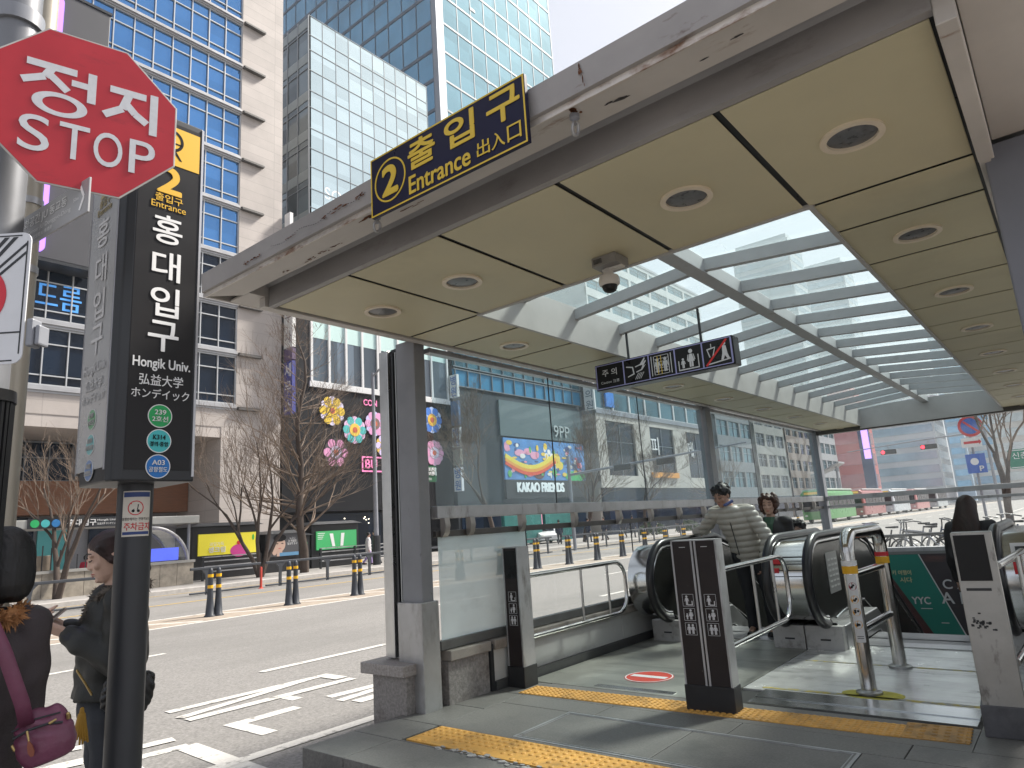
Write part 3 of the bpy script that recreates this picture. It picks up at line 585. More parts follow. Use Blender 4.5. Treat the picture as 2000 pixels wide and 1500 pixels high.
def post(label, x0, x1, y0, y1, ang, twin, look):
    cx, cy = (x0+x1)/2, (y0+y1)/2; t = thing('barrier_post', label, 'post', (cx,cy,0))
    T = Matrix.Translation((cx,cy,0)) @ Matrix.Rotation(ang,4,'Z'); hw, hd = (x1-x0)/2, (y1-y0)/2
    F = T @ face_my(-hd)
    if look == 'dark':
        g = MB(T); g.box(-hw,hw,-hd,hd,.16,1.12); g.build('post_body', postd, t, bevel=.003)
        g = MB(T)
        for s in (-1,1): g.box(s*hw-.006,s*hw+.006,-hd-.004,hd+.004,.155,1.123)
        g.box(-hw-.006,hw+.006,-hd-.004,hd+.004,1.121,1.128)
        if twin: g.box(-.02,-.006,-hd-.006,-hd+.004,.16,1.12); g.box(.006,.02,-hd-.006,-hd+.004,.16,1.12)
        g.build('edge_trim', M_['dullsteel'], t)
        g = MB(F)
        for xx in ((-hw/2,hw/2) if twin else (0,)):
            three_icons(g, Matrix(), xx, .72, .082); g.box(xx-.025,xx+.02,1.078,1.082,.001,.002)
        g.build('pictogram', pict, t)
    else:
        g = MB(T); g.box(-hw,hw,-hd,hd,.16,1.1); b = g.build('post_body', mat('worn_post_steel', (.42,.41,.39), .42, .6, .14, 4, dirt=(.17,.16,.15), dirt_s=(11,11,5), dirt_t=(.56,.7)), t, bevel=.004)
        g = MB(F); g.box(-hw+.012,hw-.035,.83,1.085,.0008,.004); g.build('sensor_window', M_['black'], t)
        g = MB(F); g.box(-hw+.03,hw-.05,.775,.79,.001,.002)
        for k in range(26): xx = -hw+.02+rnd.random()*.11; yy = .56+rnd.random()*.05*(1 if k % 3 else 2); g.box(xx,xx+.012,yy,yy+.006+rnd.random()*.01,.001,.0016)
        g.build('worn_label', M_['darkmetal'], t)
    g = MB(T); g.box(-hw-.012,hw+.012,-hd-.012,hd+.012,0,.165); g.build('base_cover', mat('base_cover_black' if look == 'dark' else 'base_cover_grey', (.014,.014,.016) if look == 'dark' else (.1,.1,.11), .5, 0, .3, 14), t, bevel=.004)
    if look == 'dark' and not twin:
        g = MB(F); g.box(-hw+.012,hw-.012,.87,1.1,.0008,.004); g.build('sensor_window', M_['black'], t)
    return t
post('slim dark post with three white pictograms, standing alone nearest the frosted glass', -3.94,-3.79, 4.62,4.78, R(2), False, 'dark')
post('wide dark twin panel post with two columns of white pictograms between the escalators', -2.33,-2.01, 4.60,4.72, R(3), True, 'dark')
post('worn bare steel post with black window at its top beside the right column', -.64,-.44, 4.78,4.92, R(4), False, 'steel')
def side_rail(label, x, y0, y1, z0, z1, xe):
    t = thing('guide_rail', label, 'railing', (x,(y0+y1)/2,0)); r = .12; p = [(xe,y0,z1)]
    for k in range(7): a = PI/2-k*PI/12; p.append((x,y1-r*1.6+r*1.6*math.cos(a),z1-r*1.4+r*1.4*math.sin(a)))
    for k in range(7): a = -k*PI/12; p.append((x,y1-r*1.6+r*1.6*math.cos(a),z0+r*1.4+r*1.4*math.sin(a)))
    p.append((xe,y0,z0)); g = MB(); g.tube(p, .021, 10); g.build('loop', M_['chrome'], t, smooth=50)
    for f in (.52,.8):
        y = y0+(y1-y0)*f; g = MB(); g.cyl((x,y,z0+.0),(x,y,z1),.013,n=8); g.build('baluster', M_['steel'], t, smooth=50)
side_rail('chrome guide rail running from the slim dark post to the left escalator', -3.87, 4.79, 6.5, .36, .87, -3.87)
side_rail('chrome guide rail on the right of the twin panel post', -2.14, 4.74, 6.35, .37, .90, -2.10)
side_rail('chrome guide rail behind the worn steel post at the right edge', -.40, 4.93, 6.35, .37, .90, -.45)
H = thing('hoop_barrier', 'tall polished steel hoop barrier with two cross bars and a strip of warning stickers', 'barrier', (-1.37,5.95,0))
hx0, hy0, hx1, hy1 = -1.385, 5.47, -1.36, 6.40; p = [(hx0,hy0,.0),(hx0,hy0,.95)]
for k in range(1,7): a = PI-k*PI/12; p.append((hx0,hy0+.14+.14*math.cos(a),.95+.14*math.sin(a)))
for k in range(0,7): a = PI/2-k*PI/12; p.append((hx1,hy1-.14+.14*math.cos(a),.95+.14*math.sin(a)))
p += [(hx1,hy1,0)]; g = MB(); g.tube(p, .051, 16); g.build('hoop', mat('hoop_steel', (.58,.57,.55), .16, 1., .12, 3, dirt=(.3,.25,.2), dirt_s=(6,6,5), dirt_t=(.6,.8)), H, smooth=50)
for z in (.80,.42): g = MB(); g.cyl((hx0,hy0+.03,z),(hx1,hy1-.03,z),.027); g.build('cross_bar', M_['chrome'], H, smooth=50)
for y, x in ((hy0,hx0),(hy1,hx1)): g = MB(); g.lathe([(.085,0),(.085,.018),(.06,.025),(.055,.03)], (x,y,.002)); g.build('floor_flange', skirtm, H, smooth=40)
for y, x in ((hy0,hx0),(hy1,hx1)):
    g = MB(); g.cyl((x,y,.815),(x,y,.868),.0525); g.build('yellow_band', mat('band_yellow', (.8,.42,.01), .45), H, smooth=50)
    g = MB(); g.cyl((x,y,.872),(x,y,.905),.0525); g.build('pale_band' if y == hy0 else 'red_band', M_['white'] if y == hy0 else M_['red'], H, smooth=50)
def wrap(mb, c, r, a0, a1, z0, z1, n=8):
    vs = []
    for k in range(n+1):
        a = a0+(a1-a0)*k/n; vs += [(c[0]+r*math.cos(a),c[1]+r*math.sin(a),z0),(c[0]+r*math.cos(a),c[1]+r*math.sin(a),z1)]
    mb.add(vs, [(2*k,2*k+2,2*k+3,2*k+1) for k in range(n)])
def wrapdisc(mb, c, r, ac, zc, rad, n=20):
    mb.add([(c[0]+r*math.cos(ac+rad*math.cos(2*PI*k/n)/r),c[1]+r*math.sin(ac+rad*math.cos(2*PI*k/n)/r),zc+rad*math.sin(2*PI*k/n)) for k in range(n)], [tuple(range(n))])
g = MB(); ac = -PI/2+.24; wrap(g, (hx0,hy0), .0525, ac-.62, ac+.62, .35, .81); st = g.build('sticker_strip', mat('sticker_white', (.7,.7,.7), .45, 0, .05, 9), H, smooth=60)
g = MB()
for z in (.64,.555,.47): wrapdisc(g, (hx0,hy0), .0532, ac, z, .027)
g.build('orange_symbol', mat('sticker_orange', (.7,.36,.06), .5), st); g = MB(); wrapdisc(g, (hx0,hy0), .0532, ac, .73, .027); g.build('red_symbol', mat('sticker_dark_red', (.3,.03,.04), .5), st)
g = MB()
for z in (.73,.64,.555,.47):
    for k in range(3): wrapdisc(g, (hx0,hy0), .0538, ac+rnd.uniform(-.2,.2), z+rnd.uniform(-.01,.01), .0085, 7)
for z in (.375,.388): wrap(g, (hx0,hy0), .0532, ac-.4, ac+.4, z, z+.004)
g.build('symbol_print', M_['black'], st)
t = thing('floor_mark', 'round worn yellow floor sticker under the front leg of the hoop barrier', 'sticker', (-1.36,5.45,0))
g = MB(); g.disc(-1.36,5.45,.2,.0025,.005,Matrix(),ry=.13); g.build('yellow_disc', mat('worn_yellow_disc', (.52,.47,.06), .6, 0, .2, 9, dirt=(.12,.11,.06), dirt_s=(13,13,13), dirt_t=(.58,.68)), t)

# ================================================================ things on the canopy
SG = thing('entrance_sign', 'dark blue and yellow entrance sign number 2 on the front edge of the canopy roof', 'sign', (-1.88,1.97,2.77))
F = plane_m((-1.885,1.955,2.915), (1,0,-.008), (0,0,1))
g = MB(); g.box(-.475,.475,-.15,.15,-.02,0,F); g.build('board', mat('sign_navy', (.010,.010,.035), .3, 0, .2, 2, spec=.2), SG, bevel=.002)
sy = mat('sign_yellow', (.72,.5,.045), .4, 0, .05, 20); g = MB()
for a in ((-.472,.472,.142,.149),(-.472,.472,-.149,-.142),(-.472,-.465,-.142,.142),(.465,.472,-.142,.142)): g.box(*a, .0005, .002, F)
g.ring(-.335,0,.1,.108,.001,.003,F,40); g.text('2', F, (-.385,-.07,-.285,.07), .035, .002, keep=False)
for ch, x in (('출',-.12),('입',.115),('구',.36)): g.text(ch, F, (x-.085,-.01,x+.085,.125), .025, .002, keep=False)
g.text('Entrance', F, (-.205,-.125,.17,-.04), .018, .002, keep=False)
for ch, x in (('出',.245),('入',.325),('口',.41)): g.text(ch, F, (x-.035,-.115,x+.035,-.045), .008, .002, keep=False)
g.build('lettering', sy, SG)
def shackle(label, x):
    t = thing('eye_bolt', label, 'eye bolt', (x,2.08,2.86)); g = MB(); g.lathe([(.02,2.868),(.02,2.85),(.01,2.845),(.009,2.825)], (x,2.08,0), 12); g.build('bolt', M_['greypaint'], t, smooth=40)
    g = MB(); g.tube([(x+.006*math.sin(a),2.08+.02*math.cos(a),2.808+.026*math.sin(a)) for a in [2*PI*k/18 for k in range(18)]], .0065, 8, closed=True); g.build('ring', M_['dullsteel'], t, smooth=50)
shackle('small steel eye bolt hanging under the sign end with the circled 2', -2.47); shackle('small steel eye bolt under the soffit past the far end of the entrance sign', -1.27)
CS = thing('caution_sign', 'long black caution sign with white pictograms hanging from the skylight ribs', 'sign', (-2.68,5.51,2.5))
g = MB(); g.box(-3.355,-2.0,5.44,5.58,2.495,2.745); g.build('case', M_['black'], CS, bevel=.01)
for x, z in ((-3.02,3.0),(-2.3,3.06)): g = MB(); g.cyl((x,5.51,2.74),(x,5.51,z),.012,n=8); g.build('hanger_rod', M_['darkmetal'], CS)
F = face_my(5.4385, -3.345, 2.505); g = MB(); g.box(0,1.33,0,.008,.0004,.002,F); g.box(0,1.33,.222,.23,.0004,.002,F)
for x in (0,.295,.555,.81,1.065,1.322): g.box(x-(.002 if x > 1.3 else 0),x+.012,.008,.222,.0004,.002,F)
g.build('lilac_frame', mat('sign_lilac', (.33,.33,.6), .5), CS)
g = MB()
g.text('주 의', F, (.04,.115,.26,.18), .012, .002); g.text('Caution 注意', F, (.04,.045,.26,.075), 0, .002)
for poly in ([(.33,.165),(.40,.15),(.41,.08),(.34,.06),(.34,.07),(.398,.088),(.39,.142),(.33,.155)],[(.42,.15),(.47,.16),(.52,.215),(.527,.205),(.50,.165),(.53,.19),(.535,.18),(.505,.14),(.53,.15),(.49,.105),(.43,.09),(.43,.1),(.48,.113),(.5,.15),(.465,.15),(.425,.14)]): g.prism(poly, .0005, .002, F)
for k in range(4): g.prism([(.41+k*.018,.03),(.416+k*.018,.03),(.455+k*.018,.085),(.449+k*.018,.085)], .0005, .002, F)
for a in ((.585,.592,.025,.205),(.775,.782,.025,.205),(.61,.616,.03,.2),(.752,.758,.03,.2)): g.box(*a,.0005,.002,F)
for k in range(7): g.box(.62,.748,.03+k*.028,.034+k*.028,.0005,.002,F)
person_icon(g, F, .645, .05, .13); person_icon(g, F, .722, .05, .13); person_icon(g, F, .89, .04, .09); person_icon(g, F, .965, .04, .16, True)
g.box(.845,1.035,.022,.032,.0005,.002,F); g.box(.845,.853,.032,.11,.0005,.002,F); g.box(1.027,1.035,.032,.14,.0005,.002,F)
g.prism([(1.11,.16),(1.19,.17),(1.165,.085),(1.155,.085),(1.18,.16),(1.12,.15),(1.14,.085),(1.13,.085)], .0005, .002, F); g.box(1.15,1.156,.165,.2,.0005,.002,F)
g.prism([(1.25,.17),(1.28,.16),(1.29,.09),(1.305,.045),(1.285,.045),(1.265,.08),(1.25,.045),(1.23,.045),(1.245,.1)], .0005, .002, F); g.disc(1.268,.18,.013,.0005,.002,F,10)
g.prism([(1.1,.02),(1.31,.04),(1.31,.05),(1.1,.03)], .0005, .002, F)
g.build('pictogram', pict, CS)
g = MB(); g.prism([(1.09,.02),(1.105,.012),(1.30,.21),(1.285,.22)], .002, .003, F); g.build('red_bar', mat('sign_red_bar', (.62,.02,.02), .5), CS)
g = MB(); g.box(.646,.652,.03,.2,.002,.0025,F); g.box(.68,.686,.03,.2,.002,.0025,F); g.build('yellow_mark', sy, CS)
CC = thing('security_camera', 'white dome security camera on a grey box under the beige ceiling', 'camera', (-1.86,3.34,2.8))
g = MB(); g.box(-1.96,-1.80,3.25,3.40,2.74,2.797); g.box(-1.975,-1.97,3.3,3.34,2.78,2.797); g.build('junction_box', mat('box_grey', (.25,.24,.23), .5, .3, .15, 9), CC, bevel=.004)
g = MB()
for k in range(7): g.box(-1.945+k*.008,-1.941+k*.008,3.2485,3.2495,2.755,2.785)
g.build('vent_slots', M_['black'], CC)
g = MB(); g.lathe([(.02,2.745),(.028,2.735),(.03,2.70),(.055,2.692),(.062,2.67),(.06,2.645),(.05,2.635),(.002,2.634)], (-1.90,3.33,0), 24); g.box(-1.93,-1.80,3.31,3.35,2.725,2.738); g.build('housing', mat('camera_white', (.6,.57,.53), .45, 0, .06, 9), CC, smooth=40)
g = MB(); g.lathe([(.045,2.636),(.043,2.618),(.034,2.603),(.018,2.595),(.002,2.593)], (-1.90,3.33,0), 24); g.build('dome', M_['black'], CC, smooth=60)

# ================================================================ station pylon
PX0, PX1, PY0, PY1, PZ0, PZ1 = -3.262, -2.907, 1.075, 1.412, 1.575, 3.24
PY = thing('station_pylon', 'tall dark grey station pylon with white and yellow lettering and three coloured line discs', 'pylon sign', (-3.08,1.245,-.2))
pym = mat('pylon_case', (.024,.026,.03), .42, 0, .1, 3, dirt=(.06,.06,.065), dirt_s=(5,5,2), dirt_t=(.6,.8))
ca = .045; poly = [(PX0+ca,PY0),(PX1-ca,PY0),(PX1-.012,PY0+.012),(PX1,PY0+ca),(PX1,PY1-.01),(PX1-.01,PY1),(PX0+.02,PY1),(PX0,PY1-.02),(PX0,PY0+ca),(PX0+.012,PY0+.012)]
g = MB(); g.prism(poly, PZ0, PZ1); g.build('case', pym, PY, bevel=.012)
g = MB(); g.box(PX0+.012,PX1-.055,PY0-.003,PY0+.004,PZ0+.06,PZ1-.03); lp = g.build('side_panel', mat('pylon_side_grey', (.58,.59,.6), .3, .2, .06, 3), PY)  # pale grey carries the reflected glare on this side of the pylon
g = MB(); g.box(PX1-.004,PX1+.002,PY0+.05,PY1-.025,PZ0+.045,PZ1-.03); fp = g.build('face_panel', mat('pylon_face', (.019,.018,.019), .35, 0, .08, 3, spec=.25), PY)
g = MB(); g.box(PX1-.003,PX1+.006,PY1-.018,PY1-.008,PZ0+.02,PZ1-.01); g.box(PX0+.004,PX0+.012,PY0-.005,PY0+.005,PZ0+.05,PZ1-.01); g.box(PX1-.06,PX1-.053,PY0-.005,PY0+.005,PZ0+.05,PZ1-.01); g.build('edge_strip', mat('bright_strip', (.5,.5,.52), .3, .6), PY)
F1 = face_px(PX1+.002, (PY0+PY1)/2+.012, 0); F2 = face_my(PY0-.003, (PX0+PX1)/2-.022, 0)
wy = mat('pylon_yellow', (.78,.45,.01), .45); lg = mat('glare_lettering', (.7,.7,.7), .5)  # side lettering is paled by glare painted into its colour
discs = (('239','2호선',(.012,.36,.10),'w'),('K314','경의·중앙',(.06,.5,.52),'k'),('A03','공항철도',(.012,.17,.52),'w'))
def pyl_face(F, part, wd, main, lite):  # lite: side face, lettering and discs lightened to paint in reflected light
    nm = 'text' if lite else 'lettering'; g = MB()
    zs = [2.68,2.51,2.345,2.19]
    for ch, z in zip('홍대입구', zs): g.text(ch, F, (-.062,z-.065,.062,z+.065), .016, .002)
    g.text('Hongik Univ.', F, (-.118,2.035,.118,2.09), .018, .002, keep=False)
    g.text('弘益大学', F, (-.09,1.972,.09,2.02), .008, .002); g.text('ホンデイック', F, (-.118,1.915,.118,1.96), .008, .002)
    g.build('white_lettering', main, part)
    g = MB(); g.text('2', F, (-.05,2.855,.05,2.98), .03, .002, keep=False); g.text('출입구', F, (-.06,2.808,.06,2.845), .012, .002); g.text('Entrance', F, (-.075,2.775,.075,2.805), .006, .002)
    g.box(-.13,.13,3.0,3.19,.0005,.002,F) if not lite else None
    g.build('yellow_lettering', wy if not lite else mat('glare_yellow', (.5,.42,.25), .5), part)
    for (a, b, c, tcol), z in zip(discs, (1.845,1.74,1.64-.005)):
        cc = c if not lite else tuple(.22+x*.7 for x in c); r = .047
        g = MB(); g.disc(0, z, r*(1 if not lite else .9), .0005, .003, F, 36); d = g.build('line_disc', mat('disc_%s%d' % (a, lite), cc, .4), part)
        g = MB(); g.ring(0,z,r*.98*(1 if not lite else .9),r*1.05*(1 if not lite else .9),.0005,.0035,F,36); g.build('disc_rim', M_['white'] if not lite else lg, d)
        g = MB(); g.text(a, F, (-.025,z+.006,.025,z+.026), .012, .0035); g.text(b, F, (-.037,z-.024,.037,z-.001), .008, .0035); g.build('disc_lettering', (M_['white'] if tcol == 'w' else M_['black']) if not lite else lg, d)
pyl_face(F1, fp, .3, M_['white'], 0); pyl_face(F2, lp, .27, mat('glare_white', (.74,.74,.75), .5), 1)
g = MB(); g.ring(0,3.12,.042,.055,.002,.003,F1,28); g.prism([(-.05,3.03),(-.04,3.03),(.0,3.075),(.04,3.03),(.05,3.03),(.012,3.085),(-.012,3.085)], .002, .003, F1); g.box(-.045,.045,3.105,3.112,.002,.003,F1); g.build('train_symbol', M_['black'], fp)
g = MB(); g.cyl((-3.08,1.245,-.2),(-3.08,1.245,PZ0+.02),.068,n=28); g.build('pole', mat('pole_dark', (.045,.047,.052), .4, .3, .1, 3, dirt=(.1,.1,.1), dirt_s=(20,20,20), dirt_t=(.72,.76)), PY, smooth=60)
g = MB(); g.box(-3.142,-3.122,1.195,1.215,-.2,PZ0); g.build('pole_rib', M_['darkmetal'], PY, bevel=.004)
# notice wrapped round the pole
NT = thing('pole_notice', 'white no parking notice with red writing wrapped round the pylon pole', 'notice', (-3.0,1.2,1.45))
def wtext(mb, body, c, r, ac, z, wd, hh, bold=0):
    q = MB(); q.text(body, Matrix(), (-wd/2,-hh/2,wd/2,hh/2), bold, 0, keep=False); q.bm.verts.ensure_lookup_table()
    for v in q.bm.verts: a = ac+v.co.x/r; v.co = Vector((c[0]+(r+v.co.z*1.5)*math.cos(a), c[1]+(r+v.co.z*1.5)*math.sin(a), z+v.co.y))
    idx = {v: i for i, v in enumerate(q.bm.verts)}; mb.add([v.co[:] for v in q.bm.verts], [[idx[v] for v in f.verts] for f in q.bm.faces]); q.bm.free()
pc = (-3.08,1.245); pa = R(-18)
g = MB(); wrap(g, pc, .0692, pa-.75, pa+.85, 1.36, 1.545, 16); g.build('paper', mat('notice_paper', (.68,.63,.55), .6, 0, .06, 9), NT, smooth=60)
g = MB(); wrap(g, pc, .0698, pa-.7, pa+.8, 1.52, 1.54, 14); wrap(g, pc, .0698, pa-.7, pa+.8, 1.367, 1.379, 14); g.build('blue_band', mat('notice_blue', (.03,.06,.2), .5), NT, smooth=60)
g = MB(); wtext(g, '주차금지', pc, .0699, pa+.1, 1.40, .10, .03, .02); 
for k in range(24):
    a = 2*PI*k/24; b = 2*PI*(k+1)/24; cx = pa-.02
    def pt(rr, t): return (pc[0]+.0699*math.cos(cx+rr*math.cos(t)/.0699), pc[1]+.0699*math.sin(cx+rr*math.cos(t)/.0699), 1.475+rr*math.sin(t))
    g.quad(pt(.026,a),pt(.030,a),pt(.030,b),pt(.026,b))
g.quad(*[(pc[0]+.07*math.cos(pa-.02+q/.0699), pc[1]+.07*math.sin(pa-.02+q/.0699), 1.475+z) for q, z in ((-.02,.018),(-.017,.021),(.02,-.018),(.017,-.021))]); g.build('red_print', M_['red'], NT)
g = MB(); wtext(g, '통행방해하는 전동킥보드', pc, .0699, pa+.05, 1.43, .11, .012, .01); wrapdisc(g, pc, .0696, pa-.15, 1.463, .006, 10); wrapdisc(g, pc, .0696, pa+.12, 1.463, .006, 10)
g.build('black_print', M_['black'], NT); g = MB(); g.quad(*[(pc[0]+.0696*math.cos(pa+q), pc[1]+.0696*math.sin(pa+q), z) for q, z in ((-.16,1.468),(.1,1.468),(.14,1.49),(.1,1.49))]); g.build('scooter_print', M_['black'], NT)

# ================================================================ poles and road signs at the left edge
SP = thing('signal_pole', 'thick grey signal pole with a ribbed black cover at the left edge of the picture', 'pole', (-2.845,.637,-.2))
g = MB(); g.cyl((-2.845,.637,-.2),(-2.845,.637,6.2),.072,n=24); g.build('pole', mat('signal_pole_grey', (.2,.205,.22), .45, .3, .12, 3, dirt=(.1,.1,.1), dirt_s=(5,5,1.5), dirt_t=(.6,.8)), SP, smooth=60)
g = MB(); g.cyl((-2.845,.637,3.3),(-2.845,.637,3.36),.085,n=24); g.tube([(-2.845,.637,3.42),(-2.82,.61,3.62),(-2.74,.60,3.8),(-2.62,.59,3.95)], .06, 16); g.build('collar', M_['greypaint'], SP, smooth=50)
g = MB()
for k in range(28): 
    a = 2*PI*k/28; r0, r1 = (.085,.07)
    g.tube([(-2.845+r1*math.cos(a),.637+r1*math.sin(a),-.2),(-2.845+r0*math.cos(a),.637+r0*math.sin(a),1.84)], .009, 5)
g.cyl((-2.845,.637,-.2),(-2.845,.637,1.835),.07,.083,24); g.cyl((-2.845,.637,1.83),(-2.845,.637,1.87),.098,.096,24); g.build('ribbed_cover', M_['black'], SP, smooth=40)
BP = thing('sign_post', 'beige tubular sign post standing behind the grey signal pole', 'pole', (-3.2,.815,-.2))
g = MB(); g.cyl((-3.2,.815,-.2),(-3.2,.815,5.6),.044,n=20); tag(BP, BP['label'], 'pole'); g.build('tube', mat('beige_tube', (.42,.38,.31), .4, .3, .1, 3), BP, smooth=60)
for z in (2.45,2.75,2.9): g = MB(); g.cyl((-3.2,.815,z),(-3.2,.815,z+.03),.049,n=20); g.build('clamp', M_['dullsteel'], BP, smooth=50)
ST = thing('stop_sign', 'red octagonal stop sign with white Korean and English lettering', 'road sign', (-2.531,.785,2.55))
F = plane_m((-2.531,.785,2.859), (.24,.97,0), (0,0,1)); hw, he = .299, .123
octo = [(he,hw),(-he,hw),(-hw,he),(-hw,-he),(-he,-hw),(he,-hw),(hw,-he),(hw,he)]
g = MB(); g.prism([(x*1.012,y*1.012) for x, y in octo], -.006, -.0008, F); g.build('plate', mat('sign_back_alu', (.45,.43,.4), .5, .5, .2, 9), ST, bevel=.001)
srm = mat('stop_red', (.42,.017,.028), .34, 0, .1, 5, dirt=(.2,.012,.02), dirt_s=(3,3,9), dirt_t=(.6,.8)); g = MB(); g.prism([(x*.992,y*.992) for x, y in octo], -.0008, .0006, F); g.build('red_face', srm, ST)
wl = mat('stop_white', (.58,.59,.62), .45, 0, .07, 40); g = MB()
def stroke(pts, wd):                                       # heavy gothic strokes
    for a, b in zip(pts[:-1], pts[1:]):
        a = Vector(a+(0,)); b = Vector(b+(0,)); d = (b-a).normalized(); n = Vector((-d.y,d.x,0))*wd/2
        g.prism([(a+n).to_tuple()[:2],(a-n).to_tuple()[:2],(b-n).to_tuple()[:2],(b+n).to_tuple()[:2]], .001, .002+rnd.random()*.0003, F)
K = .027
stroke([(-.18,.15),(-.03,.15)], K); stroke([(-.105,.145),(-.125,.105),(-.19,.072)], K*.95); stroke([(-.115,.12),(-.085,.095),(-.055,.068)], K*.95)
stroke([(-.045,.108),(.005,.108)], K*.9); stroke([(.018,.165),(.018,.045)], K)
g.ring(-.075,.008,.052,.083,.001,.0022,F,36,.55)
stroke([(.075,.13),(.195,.13)], K); stroke([(.138,.125),(.118,.06),(.06,.018)], K); stroke([(.128,.085),(.16,.05),(.2,.022)], K); stroke([(.222,.15),(.222,-.02)], K)
for ch, x0, x1 in (('S',-.187,-.098),('T',-.07,.02),('O',.035,.125),('P',.148,.232)): g.text(ch, F, (x0,-.19,x1,-.055), .004, .002, keep=False)
g.build('lettering', wl, ST)
g = MB(F); g.box(-.3,.0,-.1,-.07,-.03,-.008); g.box(-.3,.0,.07,.1,-.03,-.008); g.build('bracket', M_['dullsteel'], ST)
JS = thing('street_name_sign', 'narrow grey street direction blade with white writing and an arrow head', 'direction sign', (-2.6,.78,2.5))
hd = R(96.4); dv = Vector((-math.sin(hd), math.cos(hd), 0)); o = Vector((-2.475,.797,2.527)); xd = -dv
F = plane_m(o, xd, (0,0,1)); g = MB(F); g.box(-.62,0,-.066,.066,-.008,0); g.build('blade', mat('blade_grey', (.36,.36,.37), .45, .2, .1, 6), JS, bevel=.002)
g = MB(); g.text('문화공간 JU 동교동', F, (-.56,.0,-.12,.045), .01, .0012); g.text('Culture Center JU Donggyo-Dong', F, (-.56,-.03,-.12,-.008), 0, .0012, keep=False); g.text('文化空間 JU 東橋洞', F, (-.5,-.055,-.18,-.036), 0, .0012)
g.text('50m', F, (-.105,.0,-.065,.014), 0, .0012)
for a, b in (((-.055,.045),(-.028,0)),((-.028,0),(-.055,-.045))):
    d = Vector(b+(0,))-Vector(a+(0,)); n = Vector((-d.y,d.x,0)).normalized()*.006; a = Vector(a+(0,)); b = Vector(b+(0,)); g.prism([tuple((a+n)[:2]),tuple((a-n)[:2]),tuple((b-n)[:2]),tuple((b+n)[:2])], .0008, .002, F)
g.build('lettering', M_['white'], JS)
RS = thing('regulatory_sign', 'white rounded road sign with red disc and black diagonal stripes, cut by the left edge', 'road sign', (-2.5,.55,2.1))
xd = Vector((math.cos(R(38.8)), math.sin(R(38.8)), 0)); F = plane_m((-2.42,.629,2.099), xd, (0,0,1))
g = MB(); g.rrect(-.40,-.215,.0,.215,.03,-.004,0,F); g.build('plate', mat('road_sign_white', (.66,.67,.7), .4, 0, .04, 9), RS)
g = MB(); b = .0035
for a in ((-.38,-.03,.203,.207),(-.38,-.03,-.207,-.203),(-.013,-.009,-.185,.185),(-.39,-.012,-.118,-.113)): g.box(*a,.0004,.0012,F)
for k in range(4): g.prism([(-.20+k*.028,.06),(-.195+k*.028+.008,.06),(-.07+k*.028 if k < 2 else -.014,.2 if k < 2 else .2-(k-1)*.03),(-.085+k*.028 if k < 2 else -.014,.2 if k < 2 else .21-(k-1)*.03)], .0004, .0012, F)
g.build('black_stripes', M_['darkmetal'], RS); g = MB(); g.disc(-.172,.005,.108,.001,.0022,F,40); g.build('red_disc', mat('road_sign_red', (.6,.02,.04), .4), RS)
g = MB(); g.disc(-.172,.005,.075,.0022,.003,F,40); g.build('white_disc', MATS['road_sign_white'], RS)
g = MB(F); g.box(.0,.022,-.16,-.07,-.05,-.005); g.box(.024,.04,-.155,-.09,-.06,-.012); g.build('bracket', M_['greypaint'], RS, bevel=.006)
# ================================================================ buildings across the street
def panelmat(name, col, bw, bh, ax='YZ', joint=.6, rough=.6, mortar=.008, var=.05):
    if name in MATS: return MATS[name]
    m = mat(name, col, rough); t = m.node_tree; b = t.nodes['Principled BSDF']; L = t.links.new
    g = _n(t,'ShaderNodeNewGeometry'); sx = _n(t,'ShaderNodeSeparateXYZ'); cx = _n(t,'ShaderNodeCombineXYZ'); L(g.outputs['Position'], sx.inputs[0])
    ad = _n(t,'ShaderNodeMath', operation='ADD'); L(sx.outputs['X'], ad.inputs[0]); L(sx.outputs['Y'], ad.inputs[1]); L(ad.outputs[0], cx.inputs[0]); L(sx.outputs['Z'], cx.inputs[1])
    br = _n(t,'ShaderNodeTexBrick'); br.inputs['Scale'].default_value = 1; br.inputs['Mortar Size'].default_value = mortar; br.inputs['Brick Width'].default_value = bw; br.inputs['Row Height'].default_value = bh; br.inputs['Mortar Smooth'].default_value = .3
    br.offset = 0 if ax == 'YZ0' else .5
    br.inputs['Color1'].default_value = tuple(c*(1-var) for c in col)+(1,); br.inputs['Color2'].default_value = tuple(min(1,c*(1+var)) for c in col)+(1,); br.inputs['Mortar'].default_value = tuple(c*joint for c in col)+(1,)
    L(cx.outputs[0], br.inputs['Vector'])
    nz = _n(t,'ShaderNodeTexNoise'); nz.inputs['Scale'].default_value = .5; nz.inputs['Detail'].default_value = 6; L(g.outputs['Position'], nz.inputs['Vector'])
    mr = _n(t,'ShaderNodeMapRange'); mr.inputs[1].default_value = .35; mr.inputs[2].default_value = .65; mr.inputs[3].default_value = .88; mr.inputs[4].default_value = 1.08; L(nz.outputs['Fac'], mr.inputs[0])
    vm = _n(t,'ShaderNodeVectorMath', operation='SCALE'); L(br.outputs['Color'], vm.inputs[0]); L(mr.outputs[0], vm.inputs['Scale']); L(vm.outputs[0], b.inputs['Base Color']); return m
